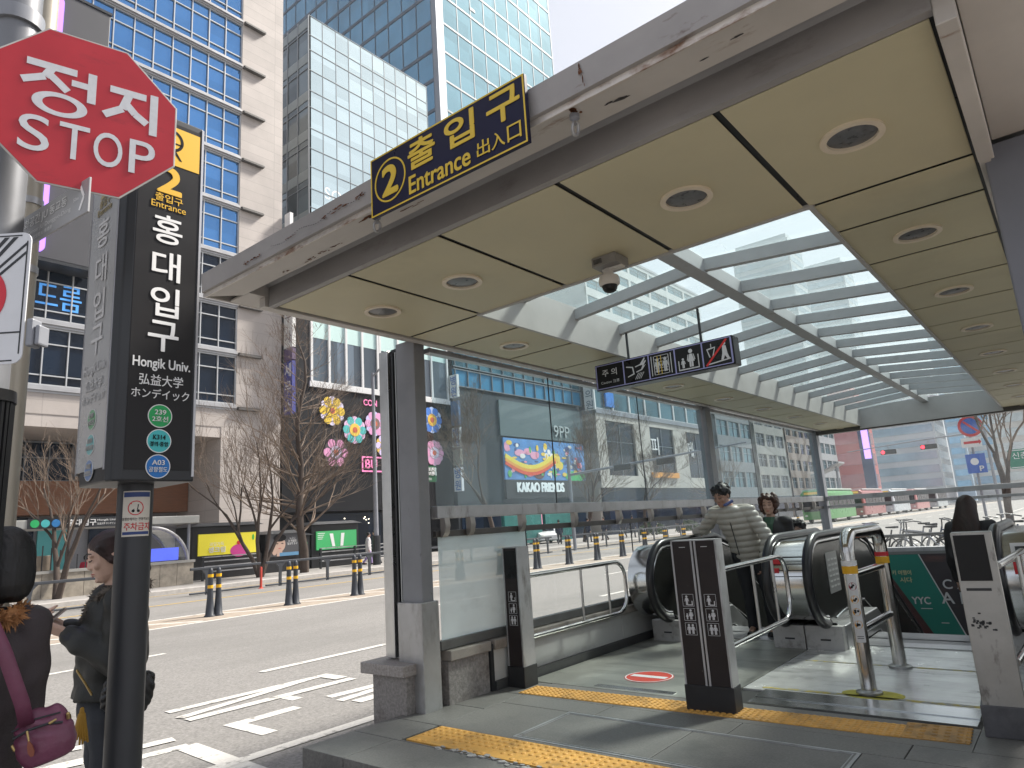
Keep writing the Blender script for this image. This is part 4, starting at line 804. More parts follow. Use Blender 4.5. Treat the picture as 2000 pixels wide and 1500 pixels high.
def paneglass(name, col, metal=.6, rough=.06, var=.2, cell=(1.07,3.3), emis=0):
    """window glass: each pane a little different in tone and tilt"""
    if name in MATS: return MATS[name]
    m = mat(name, col, rough, metal); t = m.node_tree; b = t.nodes['Principled BSDF']; L = t.links.new
    g = _n(t,'ShaderNodeNewGeometry'); sx = _n(t,'ShaderNodeSeparateXYZ'); L(g.outputs['Position'], sx.inputs[0]); cx = _n(t,'ShaderNodeCombineXYZ')
    ad = _n(t,'ShaderNodeMath', operation='ADD'); L(sx.outputs['X'], ad.inputs[0]); L(sx.outputs['Y'], ad.inputs[1])
    for src, k, q in ((ad.outputs[0], cell[0], 0), (sx.outputs['Z'], cell[1], 1)):
        d = _n(t,'ShaderNodeMath', operation='DIVIDE'); L(src, d.inputs[0]); d.inputs[1].default_value = k; f = _n(t,'ShaderNodeMath', operation='FLOOR'); L(d.outputs[0], f.inputs[0]); L(f.outputs[0], cx.inputs[q])
    wn = _n(t,'ShaderNodeTexWhiteNoise'); L(cx.outputs[0], wn.inputs['Vector'])
    mr = _n(t,'ShaderNodeMapRange'); mr.inputs[3].default_value = 1-var; mr.inputs[4].default_value = 1+var; L(wn.outputs['Value'], mr.inputs[0])
    vm = _n(t,'ShaderNodeVectorMath', operation='SCALE'); vm.inputs[0].default_value = col; L(mr.outputs[0], vm.inputs['Scale']); L(vm.outputs[0], b.inputs['Base Color'])
    nz = _n(t,'ShaderNodeTexNoise'); nz.inputs['Scale'].default_value = .6; L(g.outputs['Position'], nz.inputs['Vector']); bp = _n(t,'ShaderNodeBump'); bp.inputs['Strength'].default_value = .1; bp.inputs['Distance'].default_value = .1; L(nz.outputs['Fac'], bp.inputs['Height']); L(bp.outputs[0], b.inputs['Normal']); return m
XF = -37.; FA = face_px(XF)
beige = panelmat('beige_stone', (.45,.405,.375), 2.4, .66, 'YZ0', .8, mortar=.022)
mul = mat('white_mullion', (.5,.51,.52), .4, .3); mulg = mat('grey_mullion', (.2,.22,.24), .4, .4)
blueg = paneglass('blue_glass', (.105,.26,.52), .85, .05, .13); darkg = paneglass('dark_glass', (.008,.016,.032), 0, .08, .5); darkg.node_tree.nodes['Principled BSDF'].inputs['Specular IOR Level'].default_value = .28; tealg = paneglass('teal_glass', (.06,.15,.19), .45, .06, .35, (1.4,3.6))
def ribbon(B, F, u0, u1, v0, v1, w, step, trans, glassm, mm=None, mw=.055, nm='window'):
    g = MB(F); g.box(u0,u1,v0,v1,w-.12,w-.06); o = g.build(nm, glassm, B)
    g = MB(F); k = 0
    u = u1
    while u > u0-.01: g.box(u-mw/2,u+mw/2,v0,v1,w-.06,w+.06); u -= step
    for tz in trans: g.box(u0,u1,v0+tz-.03,v0+tz+.03,w-.058,w+.03)
    g.box(u0,u1,v0-.06,v0+.02,w-.055,w+.055); g.box(u0,u1,v1-.02,v1+.06,w-.055,w+.055)
    g.build('frame', mm or mul, o); return o
BA = thing('office_building', 'tall beige stone office block with bands of blue windows behind the station pylon', 'building', (-45,2,0))
g = MB(); g.box(-60,-37.4,-30,23.15,7.9,46); g.build('core', mat('core_dark', (.05,.05,.055), .7), BA)
g = MB(); g.box(20.25,23.15,7.9,46,-.4,0,FA); g.box(-30,20.25,7.9,9.0,-.4,0,FA); g.box(19.4,23.15,ZR,7.9,-6,0,FA); g.box(7.6,9.0,ZR,7.9,-6,-.02,FA); g.box(-30,19.4,7.3,7.9,-5,-.03,FA); g.build('stone_wall', beige, BA)
g = MB(); g.box(-60,-37,23.15,23.2,7.9,46); g.build('side_wall', beige, BA)
fl = [9.05,12.3,15.32,18.35,21.65,24.97,28.3,31.56,34.85,38.1,41.4,44.7]
for a, b in zip(fl[:-1], fl[1:]):
    ribbon(BA, FA, -6, 20.22, a+.28, b-.2, -.1, 1.085, ((b-a)*.14, (b-a)*.62), blueg if a > 18 else darkg, mul)  # lower floors get dark glass, standing in for reflected buildings opposite
spm = mat('spandrel_grey', (.4,.4,.41), .4, .4, .08, 2)
for z in fl:
    g = MB(FA); g.box(-6,20.22,z-.14,z+.22,-.1,.04); g.box(-6,20.22,z-.02,z+.1,.04,.14); g.build('spandrel', spm, BA)
    g = MB(FA); g.box(20.3,21.75,z-.1,z+.02,.02,.30); g.box(20.3,21.75,z+.05,z+.09,.02,.2); g.build('sunshade_bar', mat('sunshade_dark', (.1,.095,.09), .5, .3), BA)
g = MB(FA); g.box(-20,19.4,ZR,7.3,-5.2,-5); g.build('shop_wall', mat('shop_wall_grey', (.3,.3,.31), .6, 0, .2, .4), BA)
g = MB(FA); g.box(9,19.35,3.4,5.1,-5,-3.6); g.build('wood_fascia', mat('wood_fascia', (.2,.085,.04), .6, 0, .2, 2, stretch=(1,1,12)), BA)
ribbon(BA, FA, 9.2, 13.5, 5.2, 7.2, -4.6, 1.1, (1.2,), darkg, mulg); ribbon(BA, FA, 14, 19.3, 5.2, 7.2, -4.6, 1.1, (1.2,), darkg, mulg)
g = MB(FA); g.box(9.2,12,ZR,3.3,-4.9,-4.7); g.box(14.6,17.5,ZR,3.3,-4.9,-4.7); g.build('shopfront', darkg, BA); g = MB(FA); g.box(12.2,13.6,.6,3.2,-4.9,-4.75); g.build('teal_window', mat('teal_poster', (.1,.42,.42), .5), BA)
g = MB(FA); g.text('드름', FA, (10.0,13.15,11.95,14.45), .03, -.13, keep=False); g.build('window_lettering', mat('blue_neon_letter', (.06,.25,.6), .4, emit=.35), BA)
BB = thing('led_billboard', 'huge dark billboard box with glowing purple light tubes on the office block', 'billboard', (-36.3,8,15))
g = MB(FA); g.box(-2,12.0,15.1,29.6,.1,1.3); g.build('cabinet', mat('billboard_dark', (.05,.05,.058), .55, 0, .1, .5), BB, bevel=.05)
g = MB(FA); g.box(-2,12.05,29.6,29.75,.05,1.35); g.build('edge_cap', M_['darkmetal'], BB); g = MB(FA); g.box(-2,12.02,14.95,15.1,.08,1.32); g.build('edge_cap', M_['darkmetal'], BB)
neon = mat('purple_neon', (.40,.20,.95), .4, emit=.5); g = MB(FA)
g.rrect(9.12,15.3,9.78,29.2,.32,1.3,1.5,Matrix()); g.box(4.0,8.0,23.4,29.4,1.3,1.5); g.build('light_tube', neon, BB)
# glass office block behind
BC = thing('glass_office', 'mid-rise office with pale reflective glass front and dark glazed flank', 'building', (-52,38,0))
XC = -45.; FC = face_px(XC); g = MB(); g.box(-62,-45.25,30.9,44.9,0,46.5); g.build('core', MATS['core_dark'], BC)
pale = paneglass('pale_glass', (.56,.68,.70), .75, .08, .12, (1.42,1.25)); g = MB(FC); g.box(30.75,44.95,0,46.7,-.2,-.02); g.build('glass_front', pale, BC)
g = MB(FC)
for k in range(11): u = 30.75+1.42*k; g.box(u-.02,u+.02,10,46.7,-.02,.015)
for z in [46.65,44.7,43.2,41.2,39.2,37.6,35.6,33.7,32,30,28.3,26.4,24.6,22.8,21,19,17,15]: g.box(30.75,44.95,z-.025,z+.025,-.018,.025)
g.build('front_mullion', mat('pale_mullion', (.13,.155,.175), .5), BC)
FCy = face_my(30.75); g = MB(FCy); g.box(-62,-45.02,0,46.6,-.2,-.02); g.build('side_glass', paneglass('flank_glass', (.10,.13,.15), .35, .06, .7, (1.6,3.7)), BC)  # flank darker than front: differing sky reflection painted into the glass colour
g = MB(FCy)
for z in [46.4,42.9,39.2,35.5,31.8,28.1,24.4,20.7]: g.box(-62,-45.02,z-.9,z,-.019,.03)
g.build('side_spandrel', mat('flank_spandrel', (.2,.23,.235), .35, .3, .1, 1), BC)
g = MB(FCy)
for k in range(11): x = -45.05-1.6*k; g.box(x-.06,x+.06,0,46.6,-.018,.06)
for z in [45.2,41.4,37.7,34,30.3,26.6]: g.box(-62,-45.02,z-.03,z+.03,-.017,.05)
g.build('side_mullion', mulg, BC)
g = MB(FC); g.text('SO CLINIC', FC, (32.3,29.6,39.2,30.7), 0, -.017, keep=False); g.build('window_lettering', mat('clinic_letter', (.75,.78,.8), .5), BC)
# blue tower far behind
BD = thing('blue_tower', 'very tall blue curtain wall tower rising out of the top of the picture', 'building', (-95,103,0)); XD = -80.; FD = face_px(XD)
g = MB(); g.box(-140,-80.3,83.9,122.5,0,150); g.build('core', MATS['core_dark'], BD)
g = MB(FD); g.box(85.2,123.2,0,150,-.3,0); g.build('front_glass', paneglass('aqua_glass', (.21,.375,.44), .8, .07, .1, (4.2,6.4)), BD)
FDy = face_my(83.4); g = MB(FDy); g.box(-140,-81.2,0,150,-.3,0); g.build('side_glass', paneglass('deep_blue_glass', (.085,.215,.32), .85, .06, .14, (4.2,6.4)), BD)
g = MB(); g.box(-81.2,-79.9,83.3,85.2,0,150); g.build('corner_pier', mat('corner_grey', (.16,.18,.21), .4, .4), BD)
g = MB(FD)
for k in range(24): z = 150-6.4*k; g.box(85.2,123.2,z-.2,z+.2,0,.12)
for k in range(10): u = 85.2+4.22*k; g.box(u-.08,u+.08,0,150,0,.08)
for u, z in ((92,123.5),(93.5,107),(97,92)): g.box(u,u+1.6,z,z+.6,0,.14)
g.build('front_mullion', mat('tower_mullion', (.07,.11,.14), .5), BD)
g = MB(FDy)
for k in range(24): z = 150-6.4*k; g.box(-140,-81.2,z-.35,z+.35,0,.12)
for k in range(14): x = -81.3-4.2*k; g.box(x-.07,x+.07,0,150,0,.1)
g.build('side_mullion', mat('tower_mullion_dark', (.03,.05,.08), .4, .4), BD)
# black building with flowers
BE = thing('black_shop_building', 'black clad shop building with white framed windows and big coloured flowers', 'building', (-42,30.5,0))
blk = mat('black_cladding', (.012,.0125,.015), .5, 0, .15, .6, spec=.2); g = MB(FA); g.box(23.3,38.0,3.0,11.0,-8,-.02); g.box(23.3,38.0,ZR,3.0,-8,-1.5); g.box(23.3,25.2,11,18.6,-8,-.02); g.build('black_wall', blk, BE)
g = MB(FA); g.box(25.2,38.0,11.0,18.6,-8,-.2); g.build('upper_wall', mat('upper_grey', (.35,.36,.37), .5), BE)
g = MB(FA); g.box(23.3,38,18.6,18.9,-8,.1); g.build('roof', M_['greypaint'], BE)
for u0, u1 in ((25.4,30.9),(31.1,37.9)):
    o = ribbon(BE, FA, u0, u1, 11.35, 18.3, 0, (u1-u0)/4, (), paneglass('interior_glass', (.12,.15,.18), .3, .06, .5, (1.37,20)), mat('white_frame', (.68,.68,.68), .4), .16)
    g = MB(FA); g.box(u0+.1,u1-.1,14.3,15.9,-.06,-.04); g.build('blind', mat('aqua_blind', (.5,.68,.66), .6), o)
g = MB(FA); g.box(25.2,38,10.95,11.3,-.1,.12); g.build('white_sill', MATS['white_frame'], BE)
g = MB(FA); g.box(26,36.5,ZR,2.9,-1.5,-1.4); g.build('shopfront', darkg, BE)
g = MB(FA)
for k in range(14): g.ell((26.8+rnd.random()*9, 1.9+rnd.random()*.9, -1.35), .05,.05,.05, 6,4)
g.build('shop_lamp', mat('shop_lamp', (1,.9,.7), .5, emit=1.2), BE)
def flower(u, v, r, ca, cb, cc, n=12):
    g = MB(FA); 
    for k in range(0,n,2): a = 2*PI*k/n; g.disc(u+r*.68*math.cos(a), v+r*.68*math.sin(a), r*.3, .02, .06, Matrix(), 12)
    o = g.build('flower', mat('petal_%02d%02d%02d' % tuple(int(c*99) for c in ca), ca, .5), BE)
    g = MB(FA)
    for k in range(1,n,2): a = 2*PI*k/n; g.disc(u+r*.68*math.cos(a), v+r*.68*math.sin(a), r*.29, .022, .055, Matrix(), 12)
    g.build('petal', mat('petal_%02d%02d%02d' % tuple(int(c*99) for c in cb), cb, .5), o)
    g = MB(FA); g.disc(u, v, r*.45, .06, .08, Matrix(), 18); g.build('flower_heart', mat('petal_%02d%02d%02d' % tuple(int(c*99) for c in cc), cc, .5), o)
    g = MB(FA); g.disc(u, v, r*.2, .08, .09, Matrix(), 14); g.build('flower_eye', mat('flower_eye_red', (.55,.12,.06), .5), o)
flower(26.94,9.5,1.02,(.8,.55,.05),(.72,.66,.85),(.8,.55,.05)); flower(28.74,8.35,.98,(.08,.5,.5),(.75,.5,.72),(.8,.55,.08)); flower(27.2,6.75,.98,(.75,.32,.55),(.05,.05,.06),(.62,.55,.75))
flower(36.0,9.6,1.05,(.06,.22,.7),(.5,.62,.9),(.8,.5,.06)); flower(36.1,7.1,1.0,(.75,.35,.55),(.55,.35,.5),(.65,.6,.75)); flower(30.5,8.9,.9,(.75,.35,.6),(.6,.55,.85),(.2,.12,.1)); flower(31.3,7.4,.8,(.7,.6,.9),(.75,.5,.1),(.7,.4,.5))
g = MB(FA); g.text('CON', FA, (29.55,10.05,30.7,10.65), .02, .02); g.text('BU', FA, (29.6,5.8,30.6,6.4), .02, .02); 
for a in ((29.3,31,5.55,5.65),(29.3,31,6.5,6.6),(29.3,29.4,5.65,6.5)): g.box(*a,.02,.05)
g.build('pink_lettering', mat('pink_neon', (.8,.22,.45), .5, emit=.25), BE)
VS = thing('vertical_sign', 'stack of vertical signs between the beige office and the black shop building', 'sign', (-36.4,23.5,9))
def vsign(T, y, z0, z1, col, txt, tcol, d=.9):
    g = MB(); g.box(-36.9,-36.9+d,y-.12,y+.12,z0,z1); p = g.build('sign_box', mat('vsign_%02d%02d%02d' % tuple(int(c*99) for c in col), col, .5), T)
    F = face_my(y-.12,-36.9,0); n = len(txt)
    if not txt: g.bm.free(); return
    h = (z1-z0)/max(1,n); g = MB()
    for k, ch in enumerate(txt): g.text(ch, F, (.12,z1-h*(k+.9),d-.12,z1-h*(k+.1)), .015, .006)
    g.build('lettering', mat('vtext_%02d%02d%02d' % tuple(int(c*99) for c in tcol), tcol, .5), p)
vsign(VS, 23.45, 13.1, 17.2, (.72,.72,.7), '법무사', (.15,.15,.2)); vsign(VS, 23.45, 8.9, 12.2, (.05,.06,.28), '세무소', (.7,.7,.75)); vsign(VS, 23.45, 12.3, 13.0, (.12,.08,.16), '', (.5,.5,.5)); vsign(VS, 23.45, 20.2, 22.2, (.7,.7,.7), '', (.5,.5,.5), .6)
g = MB(); g.box(-36.95,-36.3,25.0,25.2,1.5,1.9) if False else None; g.bm.free()
VT = thing('vertical_sign', 'column of small white and blue signs right of the black shop building', 'sign', (-36.4,38.2,8))
for z0, z1, c in ((11.5,13.3,(.7,.72,.72)),(9.3,11.2,(.12,.2,.35)),(7.6,9.1,(.62,.66,.7)),(6.2,7.4,(.3,.3,.25)),(4.2,6.0,(.68,.7,.75))): vsign(VT, 38.15, z0, z1, c, '병원' if c[0] > .6 else '', (.1,.2,.5), .8)
# dark glass building with the mural
BF = thing('mural_building', 'dark glass shop building with a bright painted mural and KAKAO FRIENDS lettering', 'building', (-42,48,0))
dgrey = mat('dark_grey_panel', (.03,.036,.042), .4, 0, .15, .5); g = MB(FA); g.box(38.5,56.8,ZR,12.3,-8,-.05); g.build('grey_wall', dgrey, BF)
g = MB(FA); g.box(38.5,56.8,12.3,20,-8,-.3); g.build('upper_core', MATS['core_dark'], BF)
for z in (12.6,14.2,17): ribbon(BF, FA, 38.6, 56.8, z+.05, z+(1.4 if z < 13 else 2.6), 0, 1.5, (), mat('cyan_band', (.03,.2,.36), .35, .2) if z < 13 else tealg, mulg, .06)
g = MB(FA); g.box(43.9,56.2,8.9,12.0,-.04,.12); g.build('blank_panel', mat('aqua_grey_panel', (.12,.16,.165), .4, .2, .1, .4), BF); g = MB(FA); g.text('9PP', FA, (51.5,9.2,54.0,10.3), .01, .13); g.build('panel_lettering', mat('panel_letter', (.4,.45,.45), .5), BF)
g = MB(FA); g.box(44.2,56.4,5.2,8.75,-.04,.1); mu = g.build('mural', mat('mural_blue', (.10,.26,.55), .5, 0, .2, .6), BF)
mv = lambda v: 5.2+(v-4.4)*.8
def blobs(nm, col, pts, w=.11):
    g = MB(FA)
    for k, (u, v, rx, ry) in enumerate(pts): g.disc(u, min(8.35,max(5.55,mv(v))), rx, .1, w+.01+k*.002, Matrix(), 16, ry*.85)
    g.build(nm, mat('paint_%02d%02d%02d' % tuple(int(c*99) for c in col), col, .5), mu)
def band(nm, col, pts, wd, w): 
    g = MB(FA)
    for (a, b), (c, d) in zip(pts[:-1], pts[1:]):
        b, d = mv(b), mv(d); n = Vector((-(d-b), c-a, 0)).normalized()*wd/2; g.prism([(a+n.x,b+n.y),(a-n.x,b-n.y),(c-n.x,d-n.y),(c+n.x,d+n.y)], .1, w)
    g.build(nm, mat('paint_%02d%02d%02d' % tuple(int(c*99) for c in col), col, .5), mu)
arc = lambda off: [(44.3+k*.6, 6.6-off-1.3*math.sin(k/12*PI)+k*.03) for k in range(13)]
band('rainbow_band', (.7,.09,.04), arc(.35), .42, .16); band('rainbow_band', (.8,.35,.04), arc(0), .38, .164); band('rainbow_band', (.8,.65,.08), arc(-.32), .36, .168)
blobs('pink_cloud', (.75,.35,.5), [(46.3,7.3,.7,.35),(47.5,7.5,.6,.35),(48.4,7.1,.6,.4),(44.6,7.9,.35,.5)]); blobs('white_bloom', (.8,.8,.78), [(50.6,7.6,.25,.3),(50.2,7.1,.3,.35),(51,7.1,.3,.35),(50.3,6.5,.3,.35),(50.9,6.5,.3,.35),(46.0,8.1,.2,.2),(53.4,7.5,.25,.25),(54,6,.2,.2)]); blobs('yellow_bloom', (.8,.6,.06), [(51.8,6.9,.5,.55),(52.1,6.1,.6,.5),(50.6,6.9,.2,.22)]); blobs('green_hill', (.06,.42,.15), [(54.6,4.9,1.7,.6)]); _mr = random.Random(9)
for nm, col in (('leaf_print',(.10,.4,.12)),('petal_print',(.75,.3,.4)),('sun_print',(.8,.55,.08)),('shade_print',(.05,.09,.25)),('pale_print',(.75,.75,.72))):
    blobs(nm, col, [(44.6+_mr.random()*11.4, 4.7+_mr.random()*3.7, .1+_mr.random()*.32, .08+_mr.random()*.3) for q in range(16)], .10+_mr.random()*.01)
blobs('dark_mound', (.12,.06,.06), [(48.9,5.3,.9,.75)]); blobs('red_bloom', (.6,.06,.12), [(55.3,6.4,.35,.5),(54.9,6.9,.2,.25)])
g = MB(FA); g.box(44.2,56.4,3.6,5.18,-.04,.14); g.build('fascia', mat('fascia_black', (.03,.032,.035), .4), BF)
g = MB(FA); g.text('KAKAO FRIENDS', FA, (45.6,4.15,52.4,4.95), .03, .15, keep=False); g.build('lettering', mat('letter_white', (.75,.77,.77), .5, emit=.15), BF)
g = MB(FA); g.box(38.8,56,ZR,2.7,-.04,.03); g.build('shopfront', darkg, BF)
for u, col in ((46.5,(.06,.5,.12)),(48.8,(.75,.3,.45)),(49.7,(.8,.6,.15)),(52.2,(.05,.2,.65)),(45,(.7,.7,.7)),(50.5,(.75,.1,.05))):
    g = MB(FA); g.disc(u, 2.0, .35 if u < 47 or u > 51 else .65, .03, .06, Matrix(), 16, .8 if 47 < u < 51 else .4); g.build('window_sticker', mat('paint_%02d%02d%02d' % tuple(int(c*99) for c in col), col, .5), BF)
# cream building and the row beyond
def block(label, y0, y1, h, wallc, glassm, bays, floors, z0=4., wfrac=.6, depth=14, x=XF, nm='city_building', win_h=.6, cat='building', top=None, dn=1):
    B = thing(nm, label, cat, (x-depth/2,(y0+y1)/2,0)); F = face_px(x)
    wm = mat('wall_%02d%02d%02d' % tuple(int(c*99) for c in wallc), wallc, .65, 0, .1, .4)
    g = MB(F); g.box(y0,y1,ZR,h,-depth,-.35); g.build('wall', wm, B)
    bw = (y1-y0)/bays; fh = (h-z0)/floors; gg = MB(F)
    for i in range(bays+1): u = y0+i*bw; gg.box(max(y0,u-bw*(1-wfrac)/2),min(y1,u+bw*(1-wfrac)/2),z0,h,-.35,.0)
    for j in range(floors+1): v = z0+j*fh; gg.box(y0,y1,max(ZR,v-fh*(1-win_h)/2),min(h+.4,v+fh*(1-win_h)/2),-.35,.02)
    gg.build('wall_grid', wm, B)
    for i in range(bays):
        for j in range(floors):
            u0, u1 = y0+(i+(1-wfrac)/2)*bw, y0+(i+1-(1-wfrac)/2)*bw; v0, v1 = z0+(j+(1-win_h)/2)*fh, z0+(j+1-(1-win_h)/2)*fh
            g = MB(F); g.box(u0,u1,v0,v1,-.3,-.2); o = g.build('window', glassm, B)
            g = MB(F); um = (u0+u1)/2; g.box(um-.05,um+.05,v0,v1,-.2,-.12); g.box(u0,u1,v0+(v1-v0)*.62-.04,v0+(v1-v0)*.62+.04,-.19,-.13); g.build('frame', mulg, o)
    g = MB(F); g.box(y0+.3,y1-.3,ZR,z0-.6,-.3,-.1); g.build('shopfront', darkg, B)
    g = MB(F); g.box(y0,y1,h,h+.5,-depth,.15); g.build('roof', M_['greypaint'], B); return B
crm = block('cream stone building with three tall shop windows and a blue glazed top floor', 59.3, 88, 12.2, (.46,.43,.39), darkg, 3, 1, 5.2, .62, 14, XF, 'cream_building', .82)
ribbon(crm, FA, 59.5, 88, 12.75, 15.6, .05, 3.6, (), tealg, mat('white_frame2', (.6,.6,.6), .4), .3); g = MB(FA); g.box(59.3,88,12.7,16,-14,-.3); g.build('upper_core', MATS['core_dark'], crm)
for u, t in ((70.2,'커피'),(79.5,'카페')):
    g = MB(FA); g.text(t, FA, (u-2,8.4,u+3,10.4), .01, -.08); g.build('window_lettering', M_['white'], crm)
g = MB(FA); g.box(70,76.5,5.7,6.3,.02,.3); g.build('orange_awning', mat('orange_awning', (.7,.3,.05), .6), crm)
g = MB(FA); g.box(61.2,62.8,13,15.6,.1,.3); g.build('blue_sign', mat('blue_sign', (.03,.2,.62), .5), crm)
vq = thing('vertical_sign', 'white vertical sign with dark writing on the corner left of the cream building', 'sign', (-36.4,57.6,14)); vsign(vq, 57.4, 12.2, 16.5, (.72,.73,.73), '치과의원', (.15,.2,.25), 1.2)
block('grey office block with horizontal bands left of the second canopy post', 90, 103, 22, (.17,.18,.19), tealg, 3, 5, 4., .86)
block('pale low building with brown balconies behind the middle canopy posts', 104.5, 118, 17, (.25,.24,.22), darkg, 3, 4, 4., .8)
block('brown brick building with small windows near the back canopy post', 119, 133, 19, (.2,.14,.11), darkg, 4, 5, 4., .7)
block('white tiled block with wide windows beyond the brown brick building', 134, 150, 24, (.3,.31,.32), tealg, 4, 6, 4., .84)
def tower(label, x0, x1, y, h, col, glassc, d=20, nm='distant_tower', step=4.): 
    B = thing(nm, label, 'building', ((x0+x1)/2,y+d/2,0)); F = face_my(y); wm = mat('far_%02d%02d%02d' % tuple(int(c*99) for c in col), col, .6, 0, .08, .2)
    g = MB(); g.box(x0,x1,y+.1,y+d,ZR,h); g.build('body', wm, B)
    gm = mat('fargl_%02d%02d%02d' % tuple(int(c*99) for c in glassc), glassc, .2, .4, .2, .3); k = 0; z = 5.
    nb = max(1, round((h-6)/step))
    for j in range(min(nb, 30)):
        z = 5+j*(h-6)/nb
        g = MB(F); g.box(x0+.6,x1-.6,z,z+(h-6)/nb*.58,-.05,.05); g.box(0,.01,0,.01,-9,-9.01) if False else None; g.build('window_band', gm, B)
        g = MB(); g.box(x1-.05,x1+.05,y+.8,y+d-.8,z,z+(h-6)/nb*.58); g.build('side_window_band', gm, B)
    g = MB(); g.box(x0+1,x1-1,y+2,y+d-2,h,h+2.5); g.build('roof_room', wm, B); return B
tower('salmon pink building seen through the back glass wall', -42.5, -35.2, 165, 25, (.5,.16,.16), (.45,.2,.22), 12, 'distant_building', 5)
t = thing('led_screen', 'glowing purple advertising screen beside the salmon pink building', 'screen', (-31.5,150,12)); g = MB(); g.box(-32.6,-30.6,150.2,151.2,0,17.5); g.build('cabinet', mat('screen_cabinet', (.05,.08,.16), .5), t); g = MB(); g.box(-31.9,-30.7,150,150.15,10,17); g.build('display', mat('screen_purple', (.5,.3,.95), .4, emit=.8), t)
tower('wide pale block with rows of windows right of the purple screen', -48, -30, 235, 38, (.5,.53,.56), (.3,.42,.52), 20)
tower('slim blue glass tower above the traffic signals', -35, -29.5, 300, 62, (.3,.4,.5), (.2,.4,.6), 14)
tower('tall white and blue tower left of the round no parking sign', -25.5, -18, 262, 70, (.5,.55,.6), (.22,.42,.62), 16)
tower('pale tower right of the round no parking sign', -16.5, -8, 235, 46, (.52,.5,.46), (.5,.55,.55), 16)
tower('grey tower hazily seen through the front panes of the skylight', -92, -70, 262, 104, (.4,.43,.46), (.32,.4,.46), 18)
tower('slab tower hazily seen through the middle panes of the skylight', -79, -61, 305, 103, (.45,.47,.5), (.36,.43,.5), 18)
block('high banded block behind the cream building, seen through the left skylight panes', 100, 150, 52, (.42,.45,.46), tealg, 6, 9, 22, .9, 12, -62, 'city_building', .55)
tower('small grey rooftop beside the blue tower where the sky begins', -100, -89, 152, 131, (.42,.44,.48), (.35,.38,.42), 12)

# ================================================================ trees
bark = mat('bark', (.07,.052,.042), .9, 0, .25, 9); twigm = mat('twig', (.19,.142,.108), .9, 0, .3, 3)
def tree(label, loc, h, seed, stems=1, spread=.6, depth=6, r0=.13, first=.3, leader=0, dens=3, group=None):
    rr = random.Random(seed); T = thing('bare_tree', label, 'tree', loc, group); gt = MB(); gc = MB(); L = Vector(loc)
    cnt = [0]
    def grow(p, d, l, r, lev):
        pts = [p]; rs = [r]; n = 4 if lev < 3 else 3
        for k in range(n):
            d = (d+Vector((rr.gauss(0,.11),rr.gauss(0,.11),rr.gauss(0.03,.06)))).normalized(); p = p+d*l/n; pts.append(p); rs.append(r*(1-.45*(k+1)/n))
        (gt if lev < 2 else gc).tube(pts, rs, 7 if lev < 2 else (5 if lev < 4 else 3)); cnt[0] += 1
        if lev >= depth: return
        kids = dens+(1 if rr.random() < .4 else 0)
        for q in range(kids):
            f = 1. if q == 0 else rr.uniform(.35,.98); i = min(n-1, int(f*n)); b = pts[i].lerp(pts[i+1], f*n-i) if f < 1 else pts[-1]
            ax = Vector((rr.gauss(0,1),rr.gauss(0,1),rr.gauss(0,.5))).normalized(); nd = (d+ax*(spread*rr.uniform(.6,1.3)*(.55 if q == 0 else 1))+Vector((0,0,.16))).normalized()
            grow(b, nd, l*rr.uniform(.6,.84)*(1 if q == 0 else .9), max(.0055, rs[i]*rr.uniform(.5,.72)), lev+1)
    if leader:
        P = [L+Vector((.25*math.sin(q*.9),.2*math.cos(q*1.3),h*.9*q/12)) for q in range(13)]; gt.tube(P, [r0*(1-.93*q/12)+.008 for q in range(13)], 8)
        for q in range(leader):
            f = rr.uniform(.13,.98); i = min(11, int(f*12)); b = P[i].lerp(P[i+1], f*12-i); a = rr.uniform(0, 2*PI); el = rr.uniform(.15,.9)
            grow(b, Vector((math.cos(a)*math.cos(el),math.sin(a)*math.cos(el),math.sin(el))), h*.17*(1.15-f*.75)*rr.uniform(.7,1.2), r0*.3*(1.1-f), 3)
        stems = 0
    for s in range(stems):
        a = 2*PI*s/max(1,stems)+rr.random(); tilt = .0 if stems == 1 else .38
        grow(L+Vector((.06*math.cos(a),.06*math.sin(a),0)) if stems > 1 else L, Vector((tilt*math.cos(a),tilt*math.sin(a),1)).normalized(), h*first, r0, 0)
    gt.build('trunk', bark, T, smooth=60); gc.build('crown', twigm, T); return T
tree('bare tree with several slender stems in front of the beige stone pier', (-28,16.6,-.15), 9.0, 3, 4, .5, 5, .10, .36, dens=3)
tree('tall dense bare tree in front of the black building with flowers', (-28,18.6,-.15), 13.2, 5, 1, .75, 6, .2, .25, leader=70, dens=3)
tree('bare crooked tree behind the women, in front of the shop fronts', (-28,8.9,-.15), 7.8, 8, 2, .6, 5, .12, .34, dens=3)
tree('bare tree left of the KAKAO FRIENDS lettering', (-29,33.5,-.15), 13, 12, 1, .62, 7, .18, .28, dens=3)
tree('bare tree in front of the painted mural', (-29,43.5,-.15), 13.5, 15, 1, .62, 7, .18, .28, dens=3)
tree('bare tree with broad crown before the cream building', (-29,53,-.15), 13, 19, 1, .62, 7, .16, .26, dens=3)
tree('bare tree near the right end of the cream building', (-29,70,-.15), 12, 23, 1, .55, 5, .16, .26, dens=3)
tree('bare leaning tree behind the bicycles at the right edge', (-1.6,22,-.16), 7.5, 31, 1, .55, 6, .11, .34, dens=3)
